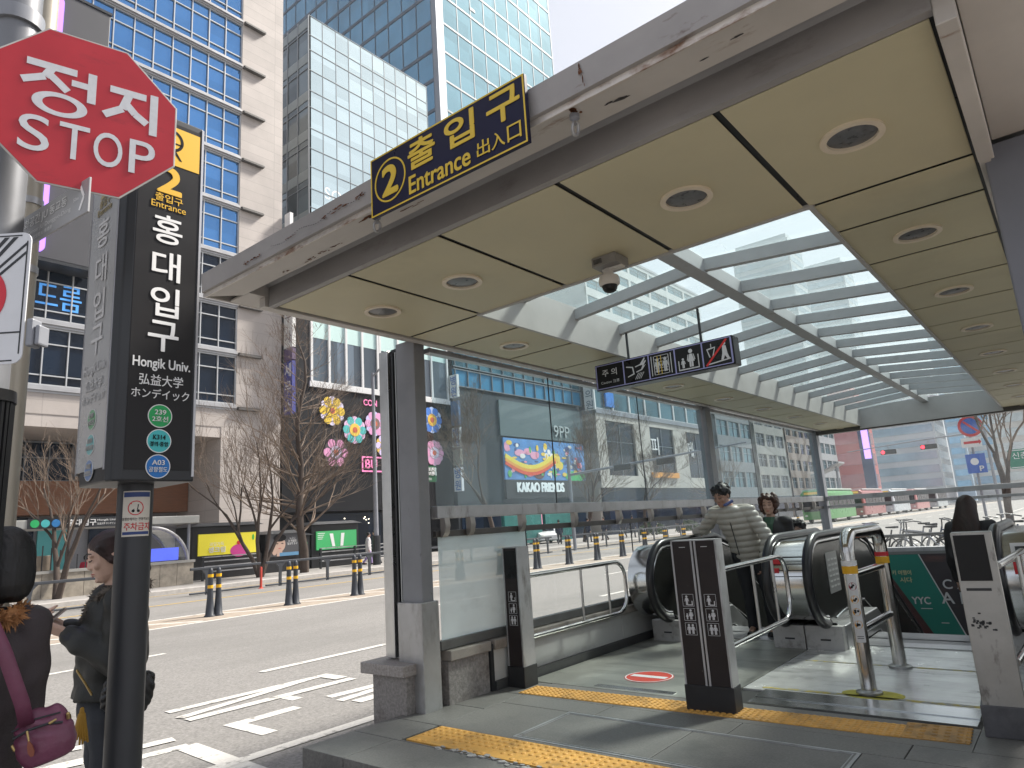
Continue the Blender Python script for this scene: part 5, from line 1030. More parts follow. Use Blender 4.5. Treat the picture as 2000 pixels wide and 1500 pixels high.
def shrub(label, loc, r, seed):
    rr = random.Random(seed); g = MB(); L = Vector(loc)
    for k in range(900):
        d = Vector((rr.gauss(0,1),rr.gauss(0,1),rr.gauss(0,1))).normalized()*r*rr.uniform(.4,1)**.6; c = L+Vector((d.x,d.y,abs(d.z)*.9)); a = Vector((rr.gauss(0,1),rr.gauss(0,1),rr.gauss(0,1))).normalized()*.09; b = a.orthogonal().normalized()*.06; g.quad(c-a,c+b,c+a,c-b)
    T = thing('evergreen_shrub', label, 'shrub', loc); g.build('foliage', mat('shrub_green', (.05,.085,.035), .7, 0, .4, 3), T); g = MB(); g.cyl(L,L+Vector((0,0,r*.6)),.05,.03,8); g.build('stem', bark, T)
shrub('dark green shrub beneath the tree before the cream building', (-29.5,55,-.15), 1.3, 2); shrub('dark green shrub at the kerb right of the mural', (-29.5,62,-.15), 1.2, 4)

# ================================================================ far sidewalk furniture
SE = thing('subway_entrance', 'low subway entrance canopy with dark name board across the street behind the two women', 'subway entrance', (-29,11,-.15))
g = MB(); g.box(-31.2,-28.9,5.5,14.3,2.3,2.62); g.build('roof', mat('entrance_roof', (.36,.36,.34), .5, .2, .1, 2), SE, bevel=.03)
F = face_px(-28.9); g = MB(F); g.box(8.1,11.5,2.30,2.66,.0,.03); nb = g.build('name_board', M_['darkmetal'], SE)
g = MB(F); g.text('홍대입구', F, (9.35,2.36,10.3,2.6), .015, .04, keep=False); g.text('Hongik Univ.', F, (10.35,2.5,11.05,2.59), 0, .04, keep=False); g.text('弘益大学 ホンデイック', F, (10.35,2.38,11.05,2.46), 0, .04, keep=False); g.build('lettering', M_['white'], nb)
for k, c in enumerate(((.02,.4,.12),(.08,.5,.52),(.03,.2,.5))): g = MB(F); g.disc(8.32+k*.33, 2.48, .14, .03, .04, Matrix(), 18); g.build('line_disc', mat('far_disc_%d' % k, c, .5), nb)
g = MB(F); g.box(11.2,11.4,2.37,2.6,.03,.04); g.build('exit_mark', mat('exit_orange', (.6,.25,.04), .5), nb)
for y in (5.8,8,14.0): g = MB(); g.cyl((-29.2,y,-.15),(-29.2,y,2.3),.06,n=10); g.build('roof_post', M_['greypaint'], SE)
g = MB(); P = [(14.0-2.2*(1-math.cos(a)) if False else 12.3+1.6*math.cos(a), .7+1.5*math.sin(a)) for a in [PI/2*k/10 for k in range(11)]]
for x in (-29.0,-30.8): g.tube([(x,y,z) for y, z in P], .07, 8)
g.build('arch_frame', M_['dullsteel'], SE, smooth=60); g = MB(); g.add([(x,y,z) for y, z in P for x in (-29.0,-30.8)], [(2*k,2*k+1,2*k+3,2*k+2) for k in range(10)]); g.build('arch_glass', glass('arch_glass', (.8,.9,.9), .15, .12), SE)
g = MB(F); g.box(12.2,13.6,.85,1.35,-.5,-.3); g.build('led_display', mat('led_blue', (.08,.12,.7), .4, emit=.5), SE)
SW = thing('stair_wall', 'low wall of tan stone slabs round the subway stairs across the street', 'wall', (-28.5,8,-.15)); g = MB()
for k in range(16): g.box(-28.9,-28.5,3.2+k*.67,3.2+k*.67+.655,-.15,.72)
g.build('stone_slab', mat('tan_stone', (.33,.29,.235), .8, 0, .25, 4, dirt=(.2,.18,.15), dirt_s=(1.5,1.5,3), dirt_t=(.5,.7)), SW); g = MB(); g.box(-28.95,-28.45,3.1,13.95,.72,.82); g.build('coping', mat('coping_grey', (.3,.29,.27), .7), SW)
g = MB()
for k in range(9): g.box(-28.85,-28.8,8.6+k*.28,8.63+k*.28,.82,1.7-k*.09)
tag(g.build('stair_railing', M_['darkmetal']), 'dark sloping stair railing above the tan stone wall behind the women', 'railing')
tag((lambda g: (g.box(-29.4,-28.9,7.9,8.9,.82,1.35), g.build('utility_box', mat('box_tan', (.25,.2,.15), .7, 0, .2, 3), bevel=.02))[1])(MB()), 'brown utility box on the stone wall behind the black haired woman', 'box')
def stall(label, y0, y1, z1, adcol, kind):
    T = thing('ad_kiosk', label, 'kiosk', (-31.5,(y0+y1)/2,-.15)); F = face_px(-30.9)
    g = MB(); g.box(-32.6,-30.95,y0,y1,-.15,z1-.15); g.build('cabin', mat('kiosk_black', (.022,.022,.024), .35, .2, .1, 3), T, bevel=.03)
    g = MB(); g.loft([[(-32.7,y0-.1,z1-.15),(-30.75,y0-.1,z1-.15),(-31,y0+.3,z1),(-32.5,y0+.3,z1)],[(-32.7,y1+.1,z1-.15),(-30.75,y1+.1,z1-.15),(-31,y1-.3,z1),(-32.5,y1-.3,z1)]]); g.build('roof', M_['darkmetal'], T)
    a, b, c, d = y0+.25, y1-.2, z1-1.45, z1-.5
    if kind == 'portrait': a, b, c, d = y0+.12, y1-.12, z1-1.25, z1-.15
    g = MB(F); g.box(a,b,c,d,-.04,.03); p = g.build('poster', mat('ad_%s_%d' % (kind, int(y0)), adcol, .4, emit=.12), T); w, h = b-a, d-c
    if kind == 'yellow':
        g = MB(F); g.disc(b-w*.32,c+h*.02+.12,w*.15,.03,.04,Matrix(),20,h*.3); g.build('pink_dessert', mat('ad_pink', (.65,.06,.3), .5), p); g = MB(F); g.disc(b-w*.33,c+h*.52,.09,.04,.05,Matrix(),10); g.build('cherry', M_['red'], p); g = MB(F); g.disc(b-w*.07,c+h*.75,.06,.03,.04,Matrix(),10,.14); g.build('green_leaf', mat('ad_leaf', (.08,.45,.06), .5), p)
        g = MB(F); g.text('과일가득', F, (a+w*.18,c+h*.42,a+w*.42,c+h*.6), 0, .035); g.text('생크림', F, (a+w*.15,c+h*.12,a+w*.45,c+h*.38), .02, .035); g.build('lettering', M_['white'], p)
    if kind == 'green':
        g = MB(F)
        for q, t in ((.42,-.3),(.62,.15)): g.add([(a+w*q-.12+t*.5,c+h*.85,.04),(a+w*q+.1+t*.5,c+h*.85,.04),(a+w*q+.08,c+h*.15,.04),(a+w*q-.1,c+h*.15,.04)], [(0,1,2,3)])
        for k in range(4): g.box(a+w*.03,a+w*(.2-.02*k),c+h*(.9-.1*k)-.03,c+h*(.9-.1*k),.03,.04)
        g.build('white_print', M_['white'], p)
    if kind == 'portrait':
        u, v = a+w*.36, c+h*.52; g = MB(F); g.disc(u,v,w*.19,.03,.045,Matrix(),20,h*.32); g.box(u-w*.09,u+w*.09,c+.01,v,.03,.04); g.disc(u-w*.17,v-h*.3,w*.08,.045,.05,Matrix(),10,h*.16); g.build('face_print', mat('print_skin', (.5,.34,.27), .6), p)
        g = MB(F); g.disc(u,v+h*.29,w*.21,.046,.055,Matrix(),18,h*.16); g.disc(u-w*.085,v+h*.04,w*.04,.046,.052,Matrix(),8,h*.02); g.disc(u+w*.085,v+h*.04,w*.04,.046,.052,Matrix(),8,h*.02); g.build('hair_print', M_['black'], p); g = MB(F); g.disc(u,v-h*.17,w*.05,.046,.052,Matrix(),10,h*.022); g.build('lip_print', mat('print_lip', (.45,.12,.12), .6), p)
        g = MB(F); g.box(u-w*.0,b,c+.01,c+h*.16,.03,.041); g.build('shirt_print', mat('print_blue', (.1,.25,.42), .6), p); g = MB(F); g.text('누구나\n더 특별한\n일상의 도구', F, (a+w*.62,c+h*.4,b-w*.04,c+h*.9), 0, .04); g.build('lettering', M_['white'], p)
    return T
stall('black kiosk with a yellow dessert poster across the street', 15.0, 18.3, 2.35, (.72,.62,.04), 'yellow'); stall('grey light box with a portrait poster right of the yellow poster kiosk', 18.6, 20.5, 1.85, (.06,.06,.065), 'portrait'); stall('black kiosk with a wide green poster showing two white bars', 21.2, 24.2, 2.2, (.05,.36,.12), 'green'); stall('narrow kiosk edge with a green poster behind the dense tree trunk', 20.6, 21.1, 1.7, (.05,.36,.12), 'plain')
tag((lambda g: (g.box(-33.2,-32.9,44,47.5,.0,2.4), g.box(-33.2,-32.9,39,43.5,.0,2.5), g.build('glass_booth', mat('booth_green', (.03,.16,.15), .25, .2, .2, 1)))[2])(MB()), 'low dark green glazed booth in front of the grey wall left of the mural', 'booth')
t = thing('pedestrian_guardrail', 'dark grey guardrail on slim forked posts along the far sidewalk', 'guardrail', (-23.6,20,ZR)); y = 2.0
railm = mat('guardrail_grey', (.06,.065,.075), .4, .3, .1, 3)
for y0, y1 in ((2,10.0),(11.4,14.0),(14.2,32),(33,64)):
    g = MB(); g.box(-23.64,-23.56,y0,y1,.53,.62); g.box(-23.63,-23.57,y0,y1,-.26,-.2); g.build('rail', railm, t, bevel=.015)
    yy = y0+.6
    while yy < y1: 
        g = MB(); g.loft([[(-23.63,yy-w_,z),(-23.57,yy-w_,z),(-23.57,yy+w_,z),(-23.63,yy+w_,z)] for z, w_ in ((-.3,.05),(.2,.05),(.4,.08),(.53,.2))]); g.build('rail_post', railm, t); yy += 2.1
# bollards: one with its parts, then copies in pairs
BO = thing('bollard', 'black flexible bollard with yellow bands, of the pair nearest the pylon on the painted median', 'bollard', (0,0,0), 'black bollards with yellow bands along the median')
g = MB(); g.lathe([(.13,0),(.13,.02),(.10,.05),(.075,.35),(.06,.6),(.058,.98),(.05,1.06),(.025,1.1),(.004,1.105)], (0,0,0), 16); g.build('post', mat('bollard_black', (.03,.035,.045), .45, 0, .15, 6), BO, smooth=50)
for z in (.64,.89): g = MB(); g.cyl((0,0,z),(0,0,z+.07),.0625,n=16); g.build('reflector_band', mat('bollard_yellow', (.75,.42,.01), .4), BO, smooth=50)
first = True
for k in range(22):
    for dy in (0, .2+.0):
        L = (-16.12, 8.28+k*2.08+dy, ZR)
        if first: BO.location = L; BO['_o'] = L; first = False
        else: dup(BO, L, ['left','right'][dy > 0] and ('black banded bollard of pair %d along the median, %s one of the two' % (k+1, 'further' if dy else 'nearer')))
tag((lambda g: (g.lathe([(.1,0),(.045,.04),(.04,.72),(.03,.75),(.004,.76)], (-23.4,13.9,-.3), 12), g.build('red_delineator', mat('delineator_red', (.5,.05,.03), .5), smooth=50))[1])(MB()), 'thin red delineator post in front of the portrait light box', 'bollard')
t = thing('bench_rail', 'row of horizontal silver rails round the planters below the green poster', 'railing', (-29.8,22,-.15)); 
for y in (14.9,17.6,20.9,23.0,25.2): g = MB(); g.box(-29.85,-29.75,y,y+.08,-.15,.85); g.build('rail_post', M_['darkmetal'], t)
for a, b in ((14.9,17.6),(20.9,25.2)):
    g = MB()
    for z in (.2,.42,.64,.82): g.box(-29.82,-29.78,a,b,z,z+.05)
    g.build('rail', M_['dullsteel'], t)
LP = thing('street_lamp', 'grey street lamp post in front of the black shop building beside the canopy column', 'street lamp', (-28,23.02,-.15)); g = MB(); g.cyl((-28,23.02,-.15),(-28,23.02,9.8),.13,.08,12); g.build('pole', M_['greypaint'], LP, smooth=50); g = MB(); g.cyl((-28,23.02,-.15),(-28,23.02,1.3),.2,n=12); g.build('base', M_['darkmetal'], LP); g = MB(); g.tube([(-28,23.02,9.6),(-27,22.9,10),(-25.8,22.8,10.1)], .05, 8); g.build('arm', M_['greypaint'], LP); g = MB(); g.box(-26,-25.2,22.7,22.95,10.02,10.14); g.build('lamp_head', M_['dullsteel'], LP)
tag((lambda g: (g.box(-27.95,-27.9,33.9,36.1,4.8,6.3) if False else g.box(-4.9,-4.86,4.6,4.7,1.0,1.1) if False else g.rrect(0,0,1.3,.9,.08,0,.05,face_px(-28.0,26.12,4.05)), g.build('green_sign', mat('sign_green', (.01,.09,.035), .4)))[1])(MB()), 'small dark green sign with white writing seen just right of the canopy column', 'sign')
gs = bpy.data.objects['green_sign']; g = MB(); FF = face_px(-28.0,26.12,4.05); g.text('마포관광\n정보센터', FF, (.42,.35,1.25,.8), .01, .056); g.text('안내소', FF, (.1,.08,1.2,.24), 0, .056); g.disc(.22,.6,.1,.05,.06,FF,12); g.build('lettering', M_['white'], gs)
gp = MB(); gp.cyl((-28.05,26.3,-.15),(-28.05,26.3,4.95),.06,n=8); gp.build('sign_pole', M_['greypaint'], gs)

# ================================================================ vehicles, signals, signs beyond the canopy
whl = mat('tyre', (.02,.02,.02), .7); hubm = mat('hub', (.4,.4,.42), .4, .6)
def wheel(T, x, y, r, wd):
    g = MB(); g.lathe([(r*.6,-wd/2),(r*.95,-wd/2),(r,-wd/3),(r,wd/3),(r*.95,wd/2),(r*.6,wd/2)], (0,0,0), 18, Matrix(((0,0,1,x),(1,0,0,y),(0,1,0,r+ZR),(0,0,0,1)))); o = g.build('wheel', whl, T, smooth=50)
    g = MB(); g.lathe([(.01,-wd/2-.01),(r*.6,-wd/2+.02),(r*.6,wd/2-.02),(.01,wd/2+.01)], (0,0,0), 14, Matrix(((0,0,1,x),(1,0,0,y),(0,1,0,r+ZR),(0,0,0,1)))); g.build('hub', hubm, o)
busw = mat('bus_window', (.012,.016,.02), .25, 0, .2, 1, spec=.25)
def bus(label, x, y, col, top):
    T = thing('city_bus', label, 'bus', (x,y+5.5,ZR), 'buses queueing in the street'); w, l = 1.25, 11.; g = MB(); z = ZR
    sec = lambda y_, i: [(x-w+i,y_,z+.35),(x+w-i,y_,z+.35),(x+w-i*.6,y_,z+1.2),(x+w-.02-i*.6,y_,z+2.9),(x+w-.25-i,y_,z+3.2-i*.5),(x-w+.25+i,y_,z+3.2-i*.5),(x-w+.02+i*.6,y_,z+2.9),(x-w+i*.6,y_,z+1.2)]
    g.loft([sec(y,.12),sec(y+.18,.03),sec(y+.6,0),sec(y+l-.4,0),sec(y+l,.1)]); g.build('body', mat('bus_%02d%02d%02d' % tuple(int(c*99) for c in col), col, .3, 0, .05, 2), T, smooth=35, bevel=.03)
    g = MB(); g.box(x-w+.1,x+w-.1,y+.6,y+l-.3,z+3.16,z+3.34); g.build('roof', mat('bus_top_%02d' % int(top[0]*99), top, .4), T, bevel=.05)
    g = MB(); g.loft([[(x-w+.22,yy,z+1.15+zz*0),(x+w-.22,yy,z+1.15),(x+w-.25,yy2,z+2.75),(x-w+.25,yy2,z+2.75)] for yy, yy2 in ((y-.06,y-.03),(y+.1,y+.15)) for zz in (0,)]); g.build('windscreen', busw, T)
    for s in (-1,1):
        for k in range(6): g = MB(); a = y+.9+k*1.65; g.box(x+s*w-.015,x+s*w+.015,a,a+1.5,z+1.3,z+2.6); g.build('window', busw, T)
        for yy in (y+2.2,y+l-3): wheel(T, x+s*(w-.16), yy, .48, .28)
        g = MB(); g.ell((x+s*.85,y+.02,z+.75),.14,.06,.1); g.build('headlight', mat('headlight', (.75,.75,.7), .2), T); g = MB(); g.tube([(x+s*1.1,y+.1,z+2.7),(x+s*1.42,y-.12,z+2.6),(x+s*1.42,y-.12,z+2.1)], .05, 6); g.build('mirror', M_['black'], T)
    g = MB(); g.box(x-.8,x+.8,y-.04,y,z+2.82,z+3.05); g.build('route_display', mat('route_board', (.5,.3,.03), .4, emit=.3), T)
bus('green city bus at the head of the queue behind the back glass wall', -20.6, 72, (.06,.27,.06), (.4,.46,.4)); bus('red city bus queueing right behind the green bus', -20.4, 86, (.34,.09,.09), (.45,.4,.4)); bus('white and blue bus third in the queue', -20.2, 101, (.5,.54,.58), (.65,.65,.65)); bus('pale red bus fourth in the queue', -20, 116, (.5,.2,.2), (.6,.6,.6)); bus('pale grey bus at the far end of the queue', -19.7, 133, (.45,.48,.5), (.6,.6,.6))
def car(label, x, y, col, rz):
    T = thing('parked_car', label, 'car', (x,y,-.15)); M = Matrix.Translation((x,y,-.15+.0)) @ Matrix.Rotation(rz,4,'Z')
    def sec(yy, w, zt, zb=.25): return [(-w,yy,zb),(w,yy,zb),(w*1.02,yy,(zb+zt)/2),(w*.93,yy,zt),(-w*.93,yy,zt),(-w*1.02,yy,(zb+zt)/2)]
    g = MB(M); g.loft([sec(-2.2,.75,.62,.3),sec(-2.05,.85,.72),sec(-1.2,.9,.9),sec(1.6,.9,.95),sec(2.1,.85,.85),sec(2.2,.78,.7,.32)]); g.loft([sec(-.9,.8,.93,.88),sec(-.2,.7,1.42,.88),sec(.9,.7,1.45,.88),sec(1.7,.78,.98,.88)]); g.build('body', mat('car_white', col, .25, .1), T, smooth=40)
    g = MB(M); g.quad((-.62,-.93,.95),(.62,-.93,.95),(.56,-.26,1.38),(-.56,-.26,1.38)); g.build('windscreen', darkg, T)
    for s in (-1,1):
        g = MB(M); g.add([(s*.80,-.55,.97),(s*.73,-.1,1.36),(s*.73,.8,1.38),(s*.8,1.35,1.0)], [(0,1,2,3)]); g.build('window', darkg, T); g = MB(M); g.ell((s*.6,-2.17,.6),.16,.06,.08); g.build('headlight', MATS['headlight'], T)
        for yy in (-1.35,1.35): g = MB(M); g.cyl((s*.72,yy,.31),(s*.92,yy,.31),.31,n=16); g.build('wheel', whl, T, smooth=50)
car('white car parked across the street, seen just above the frosted glass panel', -33.5, 44.5, (.7,.71,.72), R(50))
SL_ = thing('traffic_signal', 'two red traffic signals on a long thin arm over the far road', 'traffic light', (-4.6,60,ZR))
g = MB(); g.cyl((-4.6,60,ZR),(-4.6,60,6.2),.11,.09,10); g.build('pole', M_['greypaint'], SL_); g = MB(); g.tube([(-4.6,60,5.9),(-9,60,5.75),(-14,60,5.45)], [.06,.05,.035], 8); g.build('arm', M_['greypaint'], SL_)
for x in (-11.0,-8.25):
    z = 5.12 if x < -10 else 5.2; g = MB(); g.box(x-.55,x+.55,59.8,60.0,z-.18,z+.18); h_ = g.build('signal_head', M_['black'], SL_, bevel=.04)
    F = face_my(59.8, x, z); g = MB(F); g.disc(-.38,0,.13,.002,.02,Matrix(),16); g.build('red_lamp', mat('signal_red', (1,.03,.05), .4, emit=2.2), h_); g = MB(F)
    for q in (-.12,.13,.38): g.disc(q,0,.12,.002,.015,Matrix(),14)
    g.build('dark_lamp', M_['darkmetal'], h_); g = MB(); g.cyl((x,60,z+.15),(x,60,5.75),.03,n=6); g.build('hanger', M_['greypaint'], h_)
SB = thing('traffic_signal', 'dark signals seen from behind on an arm in front of the cream building', 'traffic light', (-20.5,34,ZR)); g = MB(); g.tube([(-23.4,34,4.1),(-17,34,4.45),(-12.5,34,4.7)], [.08,.06,.04], 8); g.build('arm', M_['greypaint'], SB); g = MB(); g.cyl((-23.4,34,ZR),(-23.4,34,5.2),.1,n=10); g.build('pole', M_['greypaint'], SB)
for x, z in ((-19.7,4.2),(-17.0,4.25)): g = MB(); g.box(x-.55,x+.55,33.9,34.05,z-.18,z+.16); g.build('signal_head', M_['black'], SB, bevel=.03)
NP = thing('no_parking_sign', 'round blue and red no parking sign above small plates on a thin post', 'road sign', (-2.2,23,-.16)); F = face_my(22.95); g = MB(); g.cyl((-2.12,23,-.16),(-2.12,23,3.6),.035,n=8); g.build('post', M_['greypaint'], NP)
g = MB(F); g.disc(-2.07,3.24,.3,0,.02,Matrix(),28); g.build('red_disc', M_['red'], NP); g = MB(F); g.disc(-2.07,3.24,.225,.02,.025,Matrix(),28); g.build('blue_disc', mat('sign_blue', (.03,.12,.5), .4), NP); g = MB(F); g.add([(-2.24,3.36,.028),(-2.2,3.4,.028),(-1.9,3.1,.028),(-1.94,3.06,.028)], [(0,1,2,3)]); g.build('red_bar', M_['red'], NP)
g = MB(F); g.box(-2.36,-1.88,2.65,2.92,0,.015); g.build('white_plate', M_['white'], NP); g = MB(F); g.box(-2.3,-1.94,2.75,2.82,.016,.02); g.add([(-1.94,2.71,.018),(-1.88,2.785,.018),(-1.94,2.86,.018)],[(0,1,2)]); g.build('red_arrow', M_['red'], NP); g = MB(F); g.box(-2.33,-1.87,1.93,2.46,0,.015); g.build('blue_plate', MATS['sign_blue'], NP); g = MB(F); g.text('P', F, (-2.05,1.98,-1.93,2.12), .02, .016); g.disc(-2.13,2.25,.1,.0155,.017,F,12); g.build('plate_print', M_['white'], NP)
GS = thing('direction_sign', 'green road direction sign at the right edge beyond the bicycles', 'road sign', (-1.9,40,-.16)); F = face_my(39.95); g = MB(F); g.rrect(-2.35,2.45,-.3,3.35,.08,0,.03,Matrix()); g.build('panel', mat('direction_green', (.01,.2,.12), .4), GS); g = MB(F); g.box(-2.31,-.34,3.28,3.31,.03,.035); g.box(-2.31,-.34,2.49,2.52,.03,.035); g.text('신촌', F, (-2.2,2.9,-1.6,3.2), 0, .035); g.text('합정', F, (-1.4,2.9,-.7,3.2), 0, .035); g.build('lettering', M_['white'], GS); g = MB(); g.cyl((-1.2,40.05,-.16),(-1.2,40.05,3.4),.06,n=8); g.build('post', M_['greypaint'], GS)
# bicycles: one of each tone with its parts, then copies
def bicycle(label, col, loc):
    T = thing('bicycle', label, 'bicycle', (0,0,0), 'bicycles parked on the sidewalk behind the escalators'); fm = mat('bike_%02d%02d%02d' % tuple(int(c*99) for c in col), col, .35, .3)
    for y in (-.52,.52):
        g = MB(); g.tube([(0,y+.33*math.cos(2*PI*k/22),.34+.33*math.sin(2*PI*k/22)) for k in range(22)], .018, 6, True); o = g.build('wheel', whl, T, smooth=50); g = MB()
        for k in range(10): a = 2*PI*k/10; g.cyl((.0,y,.34),(0,y+.32*math.cos(a),.34+.32*math.sin(a)),.003,n=4)
        g.cyl((-.04,y,.34),(.04,y,.34),.025,n=8); g.build('spokes', M_['dullsteel'], o)
    g = MB()
    for a, b in (((0,-.52,.34),(0,-.02,.30)),((0,-.52,.34),(0,-.16,.72)),((0,-.02,.30),(0,-.2,.86)),((0,-.18,.72),(0,.36,.78)),((0,-.02,.30),(0,.38,.66)),((0,.35,.85),(0,.52,.34))): g.cyl(a,b,.018,n=8)
    g.build('frame', fm, T, smooth=50); g = MB(); g.loft([[(-.03,-.08,.9),(.03,-.08,.9),(.03,-.08,.93),(-.03,-.08,.93)],[(-.08,-.32,.89),(.08,-.32,.89),(.08,-.32,.94),(-.08,-.32,.94)]]); g.build('saddle', M_['black'], T, bevel=.01)
    g = MB(); g.cyl((0,.35,.82),(0,.33,1.02),.014,n=8); g.tube([(-.29,.2,1.0),(-.2,.32,1.03),(0,.35,1.02),(.2,.32,1.03),(.29,.2,1.0)], .013, 8); g.build('handlebar', M_['darkmetal'], T); g = MB(); g.cyl((-.06,-.02,.3),(.06,-.02,.3),.07,n=12); g.build('crank', M_['dullsteel'], T)
    return T
def place(T, loc, rz): T.location = loc; T['_o'] = loc; T.rotation_euler = (0,0,rz)
bk = [bicycle('black bicycle, leftmost of the parked row behind the ad wall', (.03,.03,.035), 0), bicycle('pale bicycle, second of the parked row, behind the long haired woman', (.35,.36,.4), 0), bicycle('dark blue bicycle in the parked row near the leaning tree', (.03,.05,.12), 0)]
place(bk[0], (-3.55,17.2,-.16), R(75)); place(bk[1], (-2.7,16.6,-.16), R(60)); place(bk[2], (-1.3,17.4,-.16), R(80))
for k, (i, x, y, a) in enumerate(((0,-2.9,17.9,95),(1,-3.2,19.0,70),(2,-2.2,18.2,85),(0,-1.9,17.0,65),(1,-.9,18.3,100),(2,-.4,17.1,75),(0,.1,18.0,85),(0,-1.2,19.3,70))):
    dup(bk[i], (x,y,-.16), '%s bicycle in the parked row, %s' % (['black','pale','dark blue'][i], ['just behind the leftmost one','in the back line at the left','in the middle of the heap','right of the pale front one','behind the dark blue front one','near the right canopy post','at the right end of the heap','in the back line under the leaning tree'][k]), R(a))
t = thing('fence', 'low black railing between the bicycles and the road', 'fence', (-3.9,20,-.16)); g = MB(); g.cyl((-3.9,15.6,.62),(-.5,16.1,.66),.03,n=8); g.build('rail', M_['darkmetal'], t)
for f in (0,.33,.66,1): g = MB(); g.cyl((-3.9+3.4*f,15.6+.5*f,-.16),(-3.9+3.4*f,15.6+.5*f,.64),.03,n=8); g.build('rail_post', M_['darkmetal'], t)
# the glazed shopping arcade roof far behind
t = thing('arched_shelter', 'curved pale shelter roof in front of the salmon pink building', 'shelter', (-36,130,3)); g = MB(); g.loft([[(-44+k*1.2,130,8.6-1.9*math.sin(k/10*PI)),(-44+k*1.2,134,8.6-1.9*math.sin(k/10*PI)),(-44+k*1.2,134,8.9-1.9*math.sin(k/10*PI)),(-44+k*1.2,130,8.9-1.9*math.sin(k/10*PI))] for k in range(11)]); g.build('roof', M_['dullsteel'], t); 
for x in (-43,-33): g = MB(); g.cyl((x,132,ZR),(x,132,8.2),.2,n=8); g.build('roof_post', M_['greypaint'], t)
# thin spring haze over the street: one closed box round camera and scene
g = MB(); g.box(-165,60,-60,335,-7.5,152); hz = g.build('haze', None); hz['kind'] = 'stuff'
hm = bpy.data.materials.new('haze_air'); hm.use_nodes = True; t = hm.node_tree
for n in list(t.nodes): t.nodes.remove(n)
o_ = _n(t, 'ShaderNodeOutputMaterial'); v_ = _n(t, 'ShaderNodeVolumePrincipled'); v_.inputs['Color'].default_value = (.86,.91,.97,1); v_.inputs['Density'].default_value = .0004; v_.inputs['Anisotropy'].default_value = .3
t.links.new(v_.outputs[0], o_.inputs['Volume']); hz.data.materials.append(hm)
# ================================================================ people
skin = mat('skin', (.50,.31,.235), .48, 0, .06, 20); skin3 = mat('skin_fair', (.72,.48,.37), .45, 0, .05, 20); skin2 = mat('skin_tan', (.40,.235,.17), .5, 0, .08, 20)
def hairmat(n, c): return mat(n, c, .5, 0, .5, 30, .2, 160, stretch=(1,1,.12))
hblack, hred, hbrown = hairmat('hair_black', (.010,.009,.010)), hairmat('hair_auburn', (.035,.016,.014)), hairmat('hair_brown', (.028,.013,.008))
V = Vector
def hand(mb, w, d, n, side, curl=25, s=1.):
    d = V(d).normalized(); n = V(n); n = (n-d*n.dot(d)).normalized(); b = d.cross(n).normalized(); w = V(w)
    for k, off in enumerate((-.03,-.01,.01,.029)):
        o = w+b*off*.65*s; e = w+d*(.088-(.004 if k in (0,3) else 0))*s+b*off*s; mb.cap(o, e, .0135*s, .0115*s, 8)
        p = e; a = 0; dd = d
        for q, l in enumerate(((.042,.028,.022),(.046,.031,.023),(.043,.029,.022),(.034,.022,.019))[k if side > 0 else 3-k]):
            a += R(curl*(1.1 if q else .7)+k*3); dd = d*math.cos(a)+n*math.sin(a); e2 = p+dd*l*s; mb.cap(p, e2, (.0093-.0011*q)*s, (.0085-.0012*q)*s, 8); p = e2
    t0 = w+d*.022*s+b*side*.026*s; t1 = t0+(d*.7+b*side*.55+n*.45).normalized()*.042*s; t2 = t1+(d*.9+b*side*.1+n*.45).normalized()*.03*s; mb.cap(t0, t1, .0135*s, .011*s, 8); mb.cap(t1, t2, .0105*s, .0085*s, 8)
HR = [(-.112,.022,.02,.055),(-.100,.036,.034,.048),(-.08,.05,.058,.032),(-.05,.06,.078,.016),(-.02,.067,.09,.004),(.02,.072,.096,-.003),(.06,.068,.092,-.006),(.085,.054,.075,-.006),(.105,.03,.045,-.006),(.112,.010,.014,-.006)]
def ringz(rx, ry, y0, z, n=20, x0=0): return [V((x0+rx*math.cos(2*PI*k/n), y0+ry*math.sin(2*PI*k/n), z)) for k in range(n)]
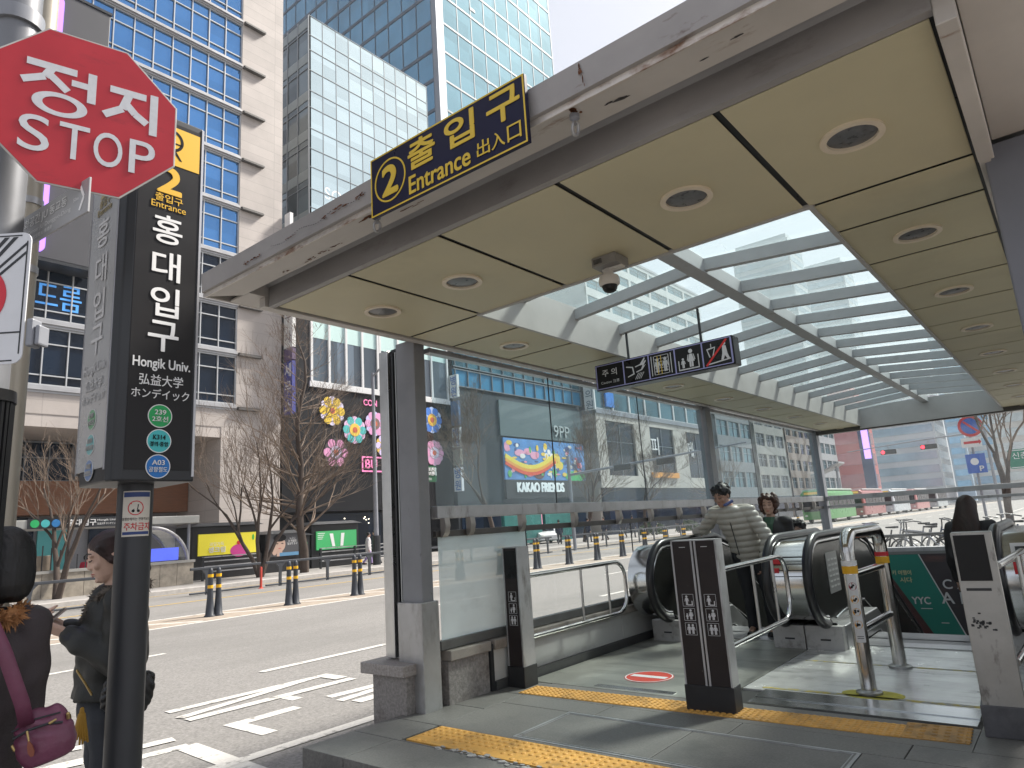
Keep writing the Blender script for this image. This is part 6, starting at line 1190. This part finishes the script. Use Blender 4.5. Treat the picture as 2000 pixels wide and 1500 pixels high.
def human(name, label, loc, rz, H=1.65, head=None, yaw=0, pitch=0, tilt=0, arms=None, legs=None, hands=None, pel=None, chest=None, build=1., voxel=.008, skinm=skin, group=None, cat='person'):
    """the body: one continuous skin, facing +Y in its own frame; returns what clothes need"""
    T = Matrix.Translation(loc) @ Matrix.Rotation(rz, 4, 'Z'); h = H
    P = thing(name, label, cat, loc, group); j = {}
    j['pel'] = V(pel or (0,0,.53*h)); j['chest'] = V(chest or (0,0,.75*h)); sw = .112*h*build
    up = (j['chest']-j['pel']).normalized(); j['neck'] = j['chest']+up*.1*h
    j['head'] = V(head) if head else j['neck']+up*.085*h+V((0,.015,0))
    arms = arms or {}; legs = legs or {}; hands = hands or {}
    for s, q in ((1,'R'),(-1,'L')):
        j['sh'+q] = j['chest']+up*.055*h+V((s*sw,0,0)); a = arms.get(q)
        j['el'+q] = V(a[0]) if a else j['sh'+q]+V((s*.035,-.02,-.185*h)); j['wr'+q] = V(a[1]) if a else j['el'+q]+V((s*.005,.05,-.15*h))
        l = legs.get(q); j['hip'+q] = j['pel']+V((s*.052*h,0,-.02*h)); j['kn'+q] = V(l[0]) if l else V((s*.06*h,.015,.285*h)); j['an'+q] = V(l[1]) if l else V((s*.062*h,-.02,.045*h))
    Mh = Matrix.Translation(j['head']) @ Matrix.Rotation(R(yaw),4,'Z') @ Matrix.Rotation(R(-pitch),4,'X') @ Matrix.Rotation(R(tilt),4,'Y'); k = h/1.65
    Mh = Mh @ Matrix.Scale(.98*(k**.5), 4)
    g = MB(T); sv = g.M; g.M = T @ Mh
    g.loft([ringz(rx,ry,y0,z) for z,rx,ry,y0 in HR])
    g.cap((0,.091,.012),(0,.100,-.026),.0075,.0115,10); g.ell((.012,.097,-.03),.008,.009,.007,8,6); g.ell((-.012,.097,-.03),.008,.009,.007,8,6)
    g.ell((0,.082,-.063),.026,.018,.014,10,6); g.ell((0,.078,-.094),.02,.02,.014,10,6); g.ell((.034,.072,-.025),.024,.02,.02,10,6); g.ell((-.034,.072,-.025),.024,.02,.02,10,6); g.ell((.03,.083,.024),.022,.012,.007,10,6); g.ell((-.03,.083,.024),.022,.012,.007,10,6)
    for s in (1,-1): g.ell((s*.073,-.006,-.008),.011,.021,.031,10,8)
    g.M = sv; nk = Mh @ V((0,-.014,-.06)); g.cap(j['neck']-up*.03, nk, .056*k*build, .05*k, 12)
    for q in 'RL':
        g.cap(j['sh'+q], j['el'+q], .043*k, .036*k); g.cap(j['el'+q], j['wr'+q], .036*k, .024*k); g.cap(j['hip'+q], j['kn'+q], .07*k, .048*k); g.cap(j['kn'+q], j['an'+q], .047*k, .033*k); g.cap(j['an'+q], j['an'+q]+V((0,.13,-.03)), .034*k, .026*k)
        hd = hands.get(q) or (tuple((j['wr'+q]-j['el'+q])), (0,1,0) if False else ((-1,0,0) if q == 'R' else (1,0,0)), 22); s = 1 if q == 'R' else -1
        hand(g, j['wr'+q], hd[0], hd[1], hd[3] if len(hd) > 3 else -s, hd[2], .98*k)
    g.cap(j['shR'], j['shL'], .05*k, .05*k)
    g.loft([[j['pel'].lerp(j['chest'], f)+V((rx*k*math.cos(2*PI*i/16), ry*k*math.sin(2*PI*i/16), 0)) for i in range(16)] for f, rx, ry in ((-.35,.12,.09),(0,.15,.105),(.45,.125,.09),(.9,.155,.1),(1.2,.14,.085),(1.4,.07,.06))])
    body = fuse(g, 'body', skinm, P, voxel, 6 if voxel < .005 else 4)
    return P, T, Mh, j, k
def face(P, T, Mh, look='down', lip=(.36,.10,.09)):
    M = T @ Mh; g = MB(M)
    for s in (1,-1):
        g.tube([(s*.046,.0855,.0165-.001),(s*.036,.0925,.0185),(s*.024,.0955,.018),(s*.014,.0945,.0135)] if look == 'open' else [(s*.047,.0845,.006),(s*.036,.092,.001),(s*.024,.095,.001),(s*.014,.0945,.005)], .0022 if look == 'open' else .0027, 5)
        g.tube([(s*.052,.08,.034),(s*.036,.093,.0395),(s*.016,.0985,.036)], [.002,.0038,.003], 6)
        if look == 'open': g.ell((s*.03,.0885,.0115),.0058,.0068,.0058,10,6)
    g.build('brow_and_lash', hblack, P, smooth=50)
    g = MB(M); g.tube([(-.022,.0895,-.062),(-.009,.099,-.0575),(0,.0998,-.0595),(.009,.099,-.0575),(.022,.0895,-.062)], [.001,.0035,.0035,.0035,.001], 6); g.tube([(-.019,.09,-.064),(0,.0985,-.0685),(.019,.09,-.064)], [.001,.0048,.001], 6); g.build('lips', mat('lips', lip, .4), P, smooth=60)
def strand(M, amp=.0012, freq=83):
    Mi = M.inverted()
    def f(co):
        p = Mi @ co; a = math.atan2(p.y, p.x); return amp*math.sin(freq*a+3*math.sin(p.z*21))*min(1, math.hypot(p.x, p.y)/.06)
    return f
def hair(P, T, Mh, style, m):
    M = T @ Mh; g = MB(M)
    if style == 'bob':
        g.ell((0,-.014,.018),.096,.112,.118,20,14); g.loft([ringz(rx,ry,y0,z) for z,rx,ry,y0 in ((.03,.094,.105,-.018),(-.03,.1,.105,-.024),(-.08,.098,.096,-.03),(-.115,.085,.078,-.034),(-.135,.06,.05,-.036))])
        return fuse(g, 'hair', m, P, .006, 5, strand(M))
    if style == 'tied':
        g.loft([ringz(rx,ry,y0,z) for z,rx,ry,y0 in ((-.085,.06,.045,-.06),(-.04,.079,.078,-.034),(.01,.084,.096,-.022),(.05,.081,.099,-.0125),(.08,.068,.088,-.008),(.105,.042,.058,-.008),(.12,.012,.02,-.008))])
        for s in (1,-1): g.cap((s*.064,.05,.045),(s*.077,.015,-.03),.016,.01,8); g.cap((s*.077,.01,-.02),(s*.07,-.03,-.07),.018,.014,8)
        g.cap((0,-.1,-.01),(0,-.12,-.12),.035,.022,12); return fuse(g, 'hair', m, P, .0055, 4, strand(M, .0005, 90))
    if style == 'short':
        for q in range(70):
            a = rnd.uniform(0,2*PI); z = rnd.uniform(-.02,.125); rr_ = math.sqrt(max(0,1-((z-.042)/.092)**2)); x, y = .085*rr_*math.cos(a), .104*rr_*math.sin(a)-.016
            if y > .03 and z < .07: continue
            g.ell((x,y,z), .02,.02,.017, 7, 5)
        g.ell((0,-.016,.042),.085,.104,.09,20,14); g.loft([ringz(rx,ry,y0,z) for z,rx,ry,y0 in ((.04,.082,.09,-.02),(-.01,.079,.068,-.036),(-.05,.066,.046,-.05))])
        for q in range(-5,6): g.cap((q*.012,.066,.098),(q*.0125,.082-abs(q)*.004,.066+.005*(q % 3)),.012,.006,7)
        return fuse(g, 'hair', m, P, .006, 3, strand(M, .002, 61))
    if style == 'perm':
        for k in range(90):
            a = rnd.uniform(0,2*PI); z = rnd.uniform(-.11,.11); r = math.sqrt(max(0,1-(z/.135)**2))*.098+.006
            x, y = r*math.cos(a), r*1.05*math.sin(a)-.012
            if y > .05 and z < .058: continue
            if z < -.02 and y > .02: x = math.copysign(max(abs(x), .078), x)
            g.ell((x,y,z+.016), .027,.027,.03, 8, 6)
        g.ell((0,-.02,.03),.088,.1,.1,16,10); return fuse(g, 'hair', m, P, .007, 3, strand(M, .0015, 71))
    if style == 'long':
        g.ell((0,-.014,.02),.094,.112,.112,20,14); g.loft([ringz(rx,ry,y0,z,24) for z,rx,ry,y0 in ((.04,.092,.1,-.02),(-.05,.108,.1,-.045),(-.14,.128,.085,-.075),(-.26,.145,.065,-.1),(-.38,.15,.05,-.115),(-.46,.13,.035,-.12))])
        return fuse(g, 'hair', m, P, .008, 5, strand(M, .0015, 95))
def wrinkle(amp=.006, f1=26, f2=43): 
    def f(co): return amp*(math.sin(co.z*f1+3.1*math.sin(co.x*13+co.y*9))*.6+math.sin(co.z*f2+co.x*31-co.y*27)*.4)
    return f
def jacket(P, T, j, k, m, b=1., drop=.0, flare=1., name='jacket', sl=1., disp=None, voxel=.009, cuff=True, zlow=None):
    g = MB(T); up = j['chest']-j['pel']
    rg = [(-.38-drop,.178*flare,.142*flare),(-.1,.172*(1+flare)/2,.14),(.35,.165,.132),(.75,.182,.138),(1.05,.188,.128),(1.3,.15,.105),(1.45,.09,.085)]
    rg = [rg[0]]+[q for q in rg[1:] if q[0] > rg[0][0]+.12]
    g.loft([[j['pel'].lerp(j['chest'], f)+V((rx*k*b*math.cos(2*PI*i/20), ry*k*b*math.sin(2*PI*i/20), 0)) for i in range(20)] for f, rx, ry in rg])
    for q in 'RL':
        g.cap(j['sh'+q]-V((0,0,.01)), j['el'+q], .074*k*b*sl, .062*k*b*sl, 12); e = j['wr'+q]-(j['wr'+q]-j['el'+q]).normalized()*.015; g.cap(j['el'+q], e, .062*k*b*sl, .043*k*b*sl, 12)
    g.cap(j['shR']+V((0,0,.0)), j['shL'], .07*k*b, .07*k*b, 12)
    return fuse(g, name, m, P, voxel, 6, disp or wrinkle())
def trousers(P, T, j, k, m, b=1., voxel=.01):
    g = MB(T)
    for q in 'RL': g.cap(j['hip'+q], j['kn'+q], .096*k*b, .068*k*b, 12); g.cap(j['kn'+q], j['an'+q]+V((0,0,.02)), .066*k*b, .056*k*b, 12)
    g.ell(j['pel'], .165*k, .125*k, .13*k, 16, 10); return fuse(g, 'trousers', m, P, voxel, 6, wrinkle(.004, 30, 55))
def shoes(P, T, j, k, m):
    g = MB(T)
    for q in 'RL': a = V((j['an'+q].x, j['an'+q].y, j['an'+q].z-.02*k)); g.cap(a+V((0,-.04,-.02)), a+V((0,.15,-.032)), .046*k, .038*k, 10); g.cap(a+V((0,0,.02)), a+V((0,-.02,-.02)), .045*k, .045*k, 10)
    return fuse(g, 'shoes', m, P, .009, 3)
cloth = lambda n, c, r=.75: mat(n, c, r, 0, .18, 14, .25, 220)
blackcoat = cloth('coat_black', (.022,.02,.022), .6); olive = cloth('jacket_black_green', (.02,.021,.018), .55); jean = cloth('jeans_dark', (.05,.055,.065), .8)
fur = lambda n, c: mat(n, c, .8, 0, .45, 40)
def furring(P, T, pts, r, m, n=900, seed=1, name='fur_collar', out=(0,0,0)):
    rr = random.Random(seed); g = MB(T); g.tube(pts, r*.6, 8)
    L = len(pts)-1
    for k in range(n):
        f = rr.random()*L; i = min(L-1, int(f)); p = V(pts[i]).lerp(V(pts[i+1]), f-i); d = V((rr.gauss(0,1),rr.gauss(0,1),rr.gauss(0,1))).normalized(); s = d.orthogonal().normalized()*r*.16
        a = p+d*r*.45; e = p+d*r*rr.uniform(.9,1.5)+V((0,0,-r*.25)); g.add([a-s, a+s, e], [(0,1,2)])
    return g.build(name, m, P)
ZW = -.24
# woman with the crossbody bag, seen from behind
w1l = (-2.947, .755, ZW)
P, T, Mh, j, k = human('person', 'woman with black bob in a dark coat with orange fur collar, seen from behind', w1l, R(66), 1.63, yaw=0, pitch=2, head=(.01,.02,1.525), pel=(-.07,0,.864), chest=(-.06,0,1.222), build=.86, arms={'R':((.10,.02,1.0),(.03,.2,.97)),'L':((-.265,.02,1.0),(-.19,.2,.97))}, voxel=.008)
hair(P, T, Mh, 'bob', hblack); jacket(P, T, j, k, cloth('coat_brown_black', (.036,.026,.029), .6), 1.02, .55, 1.08, 'coat', .95); trousers(P, T, j, k, jean); shoes(P, T, j, k, M_['black'])
furring(P, T, [(-.20,.02,1.37),(-.19,-.07,1.36),(-.12,-.115,1.35),(-.02,-.115,1.35),(.06,-.08,1.355),(.085,.0,1.36),(.05,.09,1.365)], .036, fur('fur_orange', (.33,.15,.055)), 1500)
# her bag
mauve = mat('mauve_nylon', (.16,.045,.085), .42, 0, .15, 9, .3, 40); gold = mat('brass_fitting', (.5,.36,.15), .35, .8)
def local(T, p): return T @ V(p)
BT = Matrix.Translation((-2.73,.86,.735)) @ Matrix.Rotation(R(56),4,'Z') @ Matrix.Rotation(R(-16),4,'Y') @ Matrix.Scale(.66,4)
BG = thing('shoulder_bag', 'mauve nylon crossbody bag hanging at the hip of the woman with black bob', 'bag', (-2.81,.885,.745))
g = MB(BT); n = 28
def bsec(z, rx, ry, off=0): return [V((off+rx*math.copysign(abs(math.cos(2*PI*q/n))**.75, math.cos(2*PI*q/n)), ry*math.copysign(abs(math.sin(2*PI*q/n))**.8, math.sin(2*PI*q/n)), z)) for q in range(n)]
g.loft([bsec(-.125,.07,.035),bsec(-.115,.105,.06),bsec(-.06,.128,.075),bsec(0,.128,.074),bsec(.06,.115,.06),bsec(.1,.098,.042),bsec(.125,.08,.025),bsec(.132,.05,.012)])
fuse(g, 'bag_body', mauve, BG, .0065, 4, lambda co: .0045*math.sin(55*(BT.inverted() @ co).x+9*math.sin(14*(BT.inverted() @ co).z))*max(0, min(1, ((BT.inverted() @ co).z+.03)*9)))
g = MB(BT); g.tube([(-.1,-.07,.045),(-.03,-.082,.06),(.05,-.08,.055),(.105,-.06,.035)], .006, 8); g.tube([(-.11,-.045,.075),(0,-.055,.095),(.1,-.04,.08)], .004, 6); g.build('zip', M_['darkmetal'], BG)
g = MB(BT); g.cap((-.035,-.085,.055),(-.035,-.092,.01),.006,.004,8); g.cap((.06,-.08,.055),(.085,-.078,.06),.007,.005,8); g.cap((.118,-.02,.04),(.125,-.03,.06),.009,.009,8); g.cap((-.12,-.03,-.01),(-.125,-.03,.01),.009,.008,8); g.build('brass_ring', gold, BG, smooth=50)
g = MB(BT); g.loft([[V((x*q,y,z)) for x,y,z in ((-.010,-.094,0),(.010,-.094,0),(.010,-.100,0),(-.010,-.100,0))] if False else [V((-.035-hw_,-.090,z)),V((-.035+hw_,-.090,z)),V((-.035+hw_,-.097,z)),V((-.035-hw_,-.097,z))] for z, hw_, q in ((.012,.003,1),(-.01,.011,1),(-.04,.014,1),(-.06,.006,1))]); g.build('leather_pull', mat('pull_leather', (.22,.06,.03), .5), BG, smooth=50)
def ribbon_strap(pts, wd, wv, name, m, parent):
    g = MB(); vs = []
    for p in pts: p = V(p); vs += [p-V(wv)*wd/2, p+V(wv)*wd/2]
    n_ = len(pts); g.add(vs, [(2*i,2*i+1,2*i+3,2*i+2) for i in range(n_-1)]); o = g.build(name, m, parent, smooth=80); s = o.modifiers.new('s','SOLIDIFY'); s.thickness = .004; return o
ribbon_strap([(-2.79,.63,1.22),(-2.735,.69,1.11),(-2.715,.725,1.02),(-2.705,.755,.93),(-2.71,.785,.85),(-2.72,.805,.78)], .042, (.3,.9,.25), 'strap', mauve, BG)
# woman looking at her telephone behind the pylon pole
w2l = (-3.50, 1.385, ZW+.02)
P, T, Mh, j, k = human('person', 'woman in a black bomber jacket looking down at her telephone behind the pylon pole', w2l, R(168), 1.62, yaw=-4, pitch=18, head=(-.01,.06,1.512), pel=(0,.04,.86), chest=(0,.03,1.215), skinm=skin3, arms={'R':((.225,.02,1.05),(.07,.205,1.20)),'L':((-.225,.03,1.05),(-.05,.21,1.185))},
    hands={'R':((-.45,.75,.42),(-.6,.1,.6),28),'L':((.35,.8,.4),(.55,.1,.75),30)}, legs={'R':((.085,.02,.46),(.09,-.02,.075)),'L':((-.085,.03,.46),(-.1,.02,.075))}, voxel=.0042)
hair(P, T, Mh, 'tied', hred); face(P, T, Mh, 'down', (.42,.12,.10))
jk = jacket(P, T, j, k, olive, 1.06, -.5, 1.02, 'bomber_jacket', 1.12, wrinkle(.008, 31, 57)); trousers(P, T, j, k, jean, 1.0); shoes(P, T, j, k, M_['black'])
furring(P, T, [(-.10,-.07,1.36),(-.13,.02,1.37),(-.09,.095,1.345),(-.03,.13,1.29),(.0,.14,1.24),(.03,.13,1.29),(.09,.095,1.345),(.13,.02,1.37),(.1,-.07,1.36),(0,-.1,1.375)], .03, fur('fur_grey_brown', (.15,.125,.1)), 1300, 4)
g = MB(T)
for q in 'RL': d = (j['wr'+q]-j['el'+q]).normalized(); g.cap(j['wr'+q]-d*.055, j['wr'+q]-d*.008, .046, .042, 12)
g.build('knit_cuff', mat('knit_cuff', (.035,.036,.045), .8, 0, .2, 60), P, smooth=60)
g = MB(T); g.cap((.275,.09,1.12),(.29,.075,1.07),.004,.004,6); g.cap((.29,.075,1.07),(.295,.068,1.02),.002,.0015,6); g.cap((.15,.165,1.0-.18),(.155,.16,.80),.004,.003,6); g.build('zip_pull', gold, P)
fm_ = Matrix.Translation((0.01,.28,1.245)) @ Matrix.Rotation(R(-40),4,'X')
PH = thing('telephone', 'pale telephone held in both hands by the woman in the bomber jacket', 'telephone', tuple(T @ V((0.01,.28,1.245)))); g = MB(T @ fm_); g.rrect(-.036,-.075,.036,.075,.01,-.004,.004,Matrix()); g.build('case', mat('phone_case', (.5,.42,.38), .4), PH); g = MB(T @ fm_); g.rrect(-.033,-.07,.033,.07,.008,-.0052,-.0042,Matrix()) if False else g.rrect(-.033,-.07,.033,.07,.008,.0042,.005,Matrix()); g.build('screen', M_['black'], PH)
HB = thing('chain_bag', 'small black quilted bag on a gold chain beside the pylon pole', 'bag', (-3.305,1.345,.715)); BM = Matrix.Translation((-3.305,1.345,.715)) @ Matrix.Rotation(R(68),4,'Z') @ Matrix.Rotation(R(12),4,'Y')
g = MB(BM); g.loft([[V((rx*math.cos(2*PI*q/20)*(1), ry*math.sin(2*PI*q/20), z)) for q in range(20)] for z, rx, ry in ((-.085,.05,.015),(-.075,.085,.028),(-.03,.1,.036),(.03,.098,.034),(.075,.085,.026),(.085,.06,.012))])
fuse(g, 'bag_body', mat('quilted_black', (.013,.013,.014), .3, 0, .1, 20), HB, .005, 3, lambda co: .0035*abs(math.sin(((BM.inverted() @ co).z+abs((BM.inverted() @ co).x-(.03 if (BM.inverted() @ co).x > .0 else -.03))*.9)*95)))
g = MB(); ch = [(-3.295,1.36,.80),(-3.315,1.32,.90),(-3.345,1.29,.98),(-3.40,1.27,1.06)]
for q in range(44):
    f = q/44*3; i = min(2,int(f)); p = V(ch[i]).lerp(V(ch[i+1]), f-i); g.ell(p, .006,.004,.007,6,4)
ch2 = [(-3.27,1.13,.84),(-3.25,1.155,.79),(-3.24,1.18,.74)]
for q in range(24):
    f = q/24*2; i = min(1,int(f)); p = V(ch2[i]).lerp(V(ch2[i+1]), f-i); g.ell(p, .006,.004,.007,6,4)
g.build('gold_chain', gold, HB, smooth=60)
TS = thing('bag_charm', 'ochre tassel charm hanging in front of the dark jeans beside the pole', 'charm', (-3.265,1.155,.62)); g = MB()
for q in range(16): a = 2*PI*q/16; g.cap((-3.265+.008*math.cos(a),1.155+.008*math.sin(a),.67),(-3.265+.026*math.cos(a),1.155+.026*math.sin(a),.565+.01*(q % 3)),.006,.004,6)
g.cap((-3.265,1.155,.69),(-3.265,1.155,.665),.008,.012,8); g.build('tassel', mat('ochre_leather', (.5,.27,.03), .55), TS, smooth=60)
# man in the puffer jacket at the head of the left escalator
ml = (-2.86, 7.55, 0.)
puff = lambda co: .012*abs(math.sin((co.z-.01*math.sin(co.x*9))*PI/.062))
P, T, Mh, j, k = human('person', 'man in a grey ribbed puffer jacket resting one hand on the escalator handrail', ml, R(186), 1.70, yaw=-14, pitch=22, head=(.17,.34,1.485), pel=(.04,.06,.90), chest=(.10,.20,1.22), arms={'R':((.50,.05,1.13),(.70,-.27,1.10)),'L':((-.22,.22,1.02),(-.17,.27,.80))}, hands={'R':((.25,-.8,-.25),(.0,-.1,-1),30,-1),'L':((.1,.2,-1),(1,0,0),25)}, build=.95, voxel=.0065, skinm=skin2)
hair(P, T, Mh, 'short', hblack); face(P, T, Mh, 'down', (.3,.12,.1))
jacket(P, T, j, k, mat('puffer_grey', (.46,.44,.39), .42, 0, .1, 12), 1.0, .05, .98, 'puffer_jacket', .95, puff, .008); trousers(P, T, j, k, cloth('trousers_navy', (.012,.013,.017))); shoes(P, T, j, k, M_['black'])
g = MB(T); g.tube([(.06,.33,1.42),(.13,.375,1.38),(.20,.36,1.40)], .016, 8); g.build('blue_shirt', mat('shirt_blue', (.10,.13,.30), .7), P)
g = MB(T); g.tube([(.115,.335,1.2),(.105,.285,1.05),(.09,.225,.85)], .005, 6); g.build('zip', M_['darkmetal'], P)
# woman behind him
P, T, Mh, j, k = human('person', 'woman with short auburn hair in a black coat over a green shirt on the escalator', (-2.83,8.15,-.10), R(182), 1.56, pitch=6, yaw=4, voxel=.0065)
hair(P, T, Mh, 'perm', hairmat('hair_perm', (.055,.022,.014))); face(P, T, Mh, 'down', (.36,.13,.11)); jacket(P, T, j, k, blackcoat, .98, .4, 1.05, 'coat', .92); trousers(P, T, j, k, jean); shoes(P, T, j, k, M_['black'])
g = MB(T); g.loft([[V((x,y,z)) for x, y in ((-w_,yy-.02),(w_,yy-.02),(w_*.6,yy+.012),(-w_*.6,yy+.012))] for z, w_, yy in ((1.32,.065,.07),(1.24,.05,.135),(1.1,.03,.16),(.98,.012,.155))]); g.build('green_shirt', mat('shirt_green', (.035,.085,.05), .7, 0, .2, 14), P)
P, T, Mh, j, k = human('person', 'person with black hair whose head just shows above the escalator drum', (-2.80,9.0,-.44), R(184), 1.58, pitch=10, voxel=.008)
hair(P, T, Mh, 'short', hblack); face(P, T, Mh, 'down'); jacket(P, T, j, k, blackcoat, 1.05, .3, 1.0, 'coat'); trousers(P, T, j, k, jean); shoes(P, T, j, k, M_['black'])
# woman with long hair going down
P, T, Mh, j, k = human('person', 'woman with long dark brown hair seen from behind, riding the right escalator down', (-.93,8.45,-.26), R(-8), 1.56, yaw=-10, pitch=6, voxel=.008)
hair(P, T, Mh, 'long', hbrown); jacket(P, T, j, k, blackcoat, 1.06, .3, 1.0, 'coat'); trousers(P, T, j, k, jean); shoes(P, T, j, k, M_['black'])
# passers-by across the street: three of them, then copies
def passer(label, top, low, loc, rz, H, hm=hblack):
    P, T, Mh, j, k = human('person', label, (0,0,0), 0., H, legs={'R':((.09,.12,.46),(.09,.16,.08)),'L':((-.09,.0,.46),(-.09,-.26,.10))}, voxel=.016, group='passers-by across the street')
    g = MB(T @ Mh); g.ell((0,-.012,.025),.088,.106,.108,12,8); g.build('hair', hm, P, smooth=60); jacket(P, T, j, k, top, 1.05, .25, 1.0, 'coat', voxel=.016); trousers(P, T, j, k, low, voxel=.016); shoes(P, T, j, k, M_['black'])
    P.location = loc; P['_o'] = loc; P.rotation_euler = (0,0,rz); return P
c_lilac, c_navy, c_red = cloth('skirt_lilac', (.35,.26,.5)), cloth('coat_navy', (.02,.03,.06)), cloth('jacket_red', (.6,.02,.07))
pa_ = passer('distant passer-by in a dark navy coat nearest the parked white car', c_navy, jean, (-29.5,41.0,-.145), R(30), 1.72)
pb_ = passer('distant woman in lilac trousers beside the street lamp post', cloth('top_white', (.6,.58,.58)), c_lilac, (-29,23.3,-.145), R(-40), 1.62)
pc_ = passer('person in a bright red jacket behind the stone stair wall', c_red, blackcoat, (-29.6,10.3,-.35), R(20), 1.62)
for q, (src, x, y, a, l) in enumerate(((pa_,-29.2,23.9,150,'distant passer-by in dark clothes right of the woman in lilac trousers'),(pa_,-28,42.5,-20,'distant dark passer-by, second along the far railing seen under the wall rail'),(pa_,-28.5,45.5,170,'distant dark passer-by, third along the far railing, in front of the mural shop'),(pa_,-27.8,48.6,10,'distant dark passer-by at the fourth rail bracket gap'),(pa_,-29.0,49.2,185,'distant dark passer-by walking beside the one at the fourth gap'),(pa_,-28.0,52.5,0,'distant dark passer-by alone below the dark green shrub'),(pa_,-27.6,56.6,175,'distant dark passer-by just left of the man in the puffer jacket'),(pa_,-28.9,58.9,12,'distant passer-by partly behind the man in the puffer jacket'))):
    dup(src, (x,y,-.145), l, R(a))

# ---------------------------------------------------------------- clean up names of the setting
for o in list(bpy.data.objects):
    if o.type == 'MESH' and o.parent is None and not o.get('label') and not o.get('kind'): o['kind'] = 'structure'

bpy.data.scenes.remove(TMP)
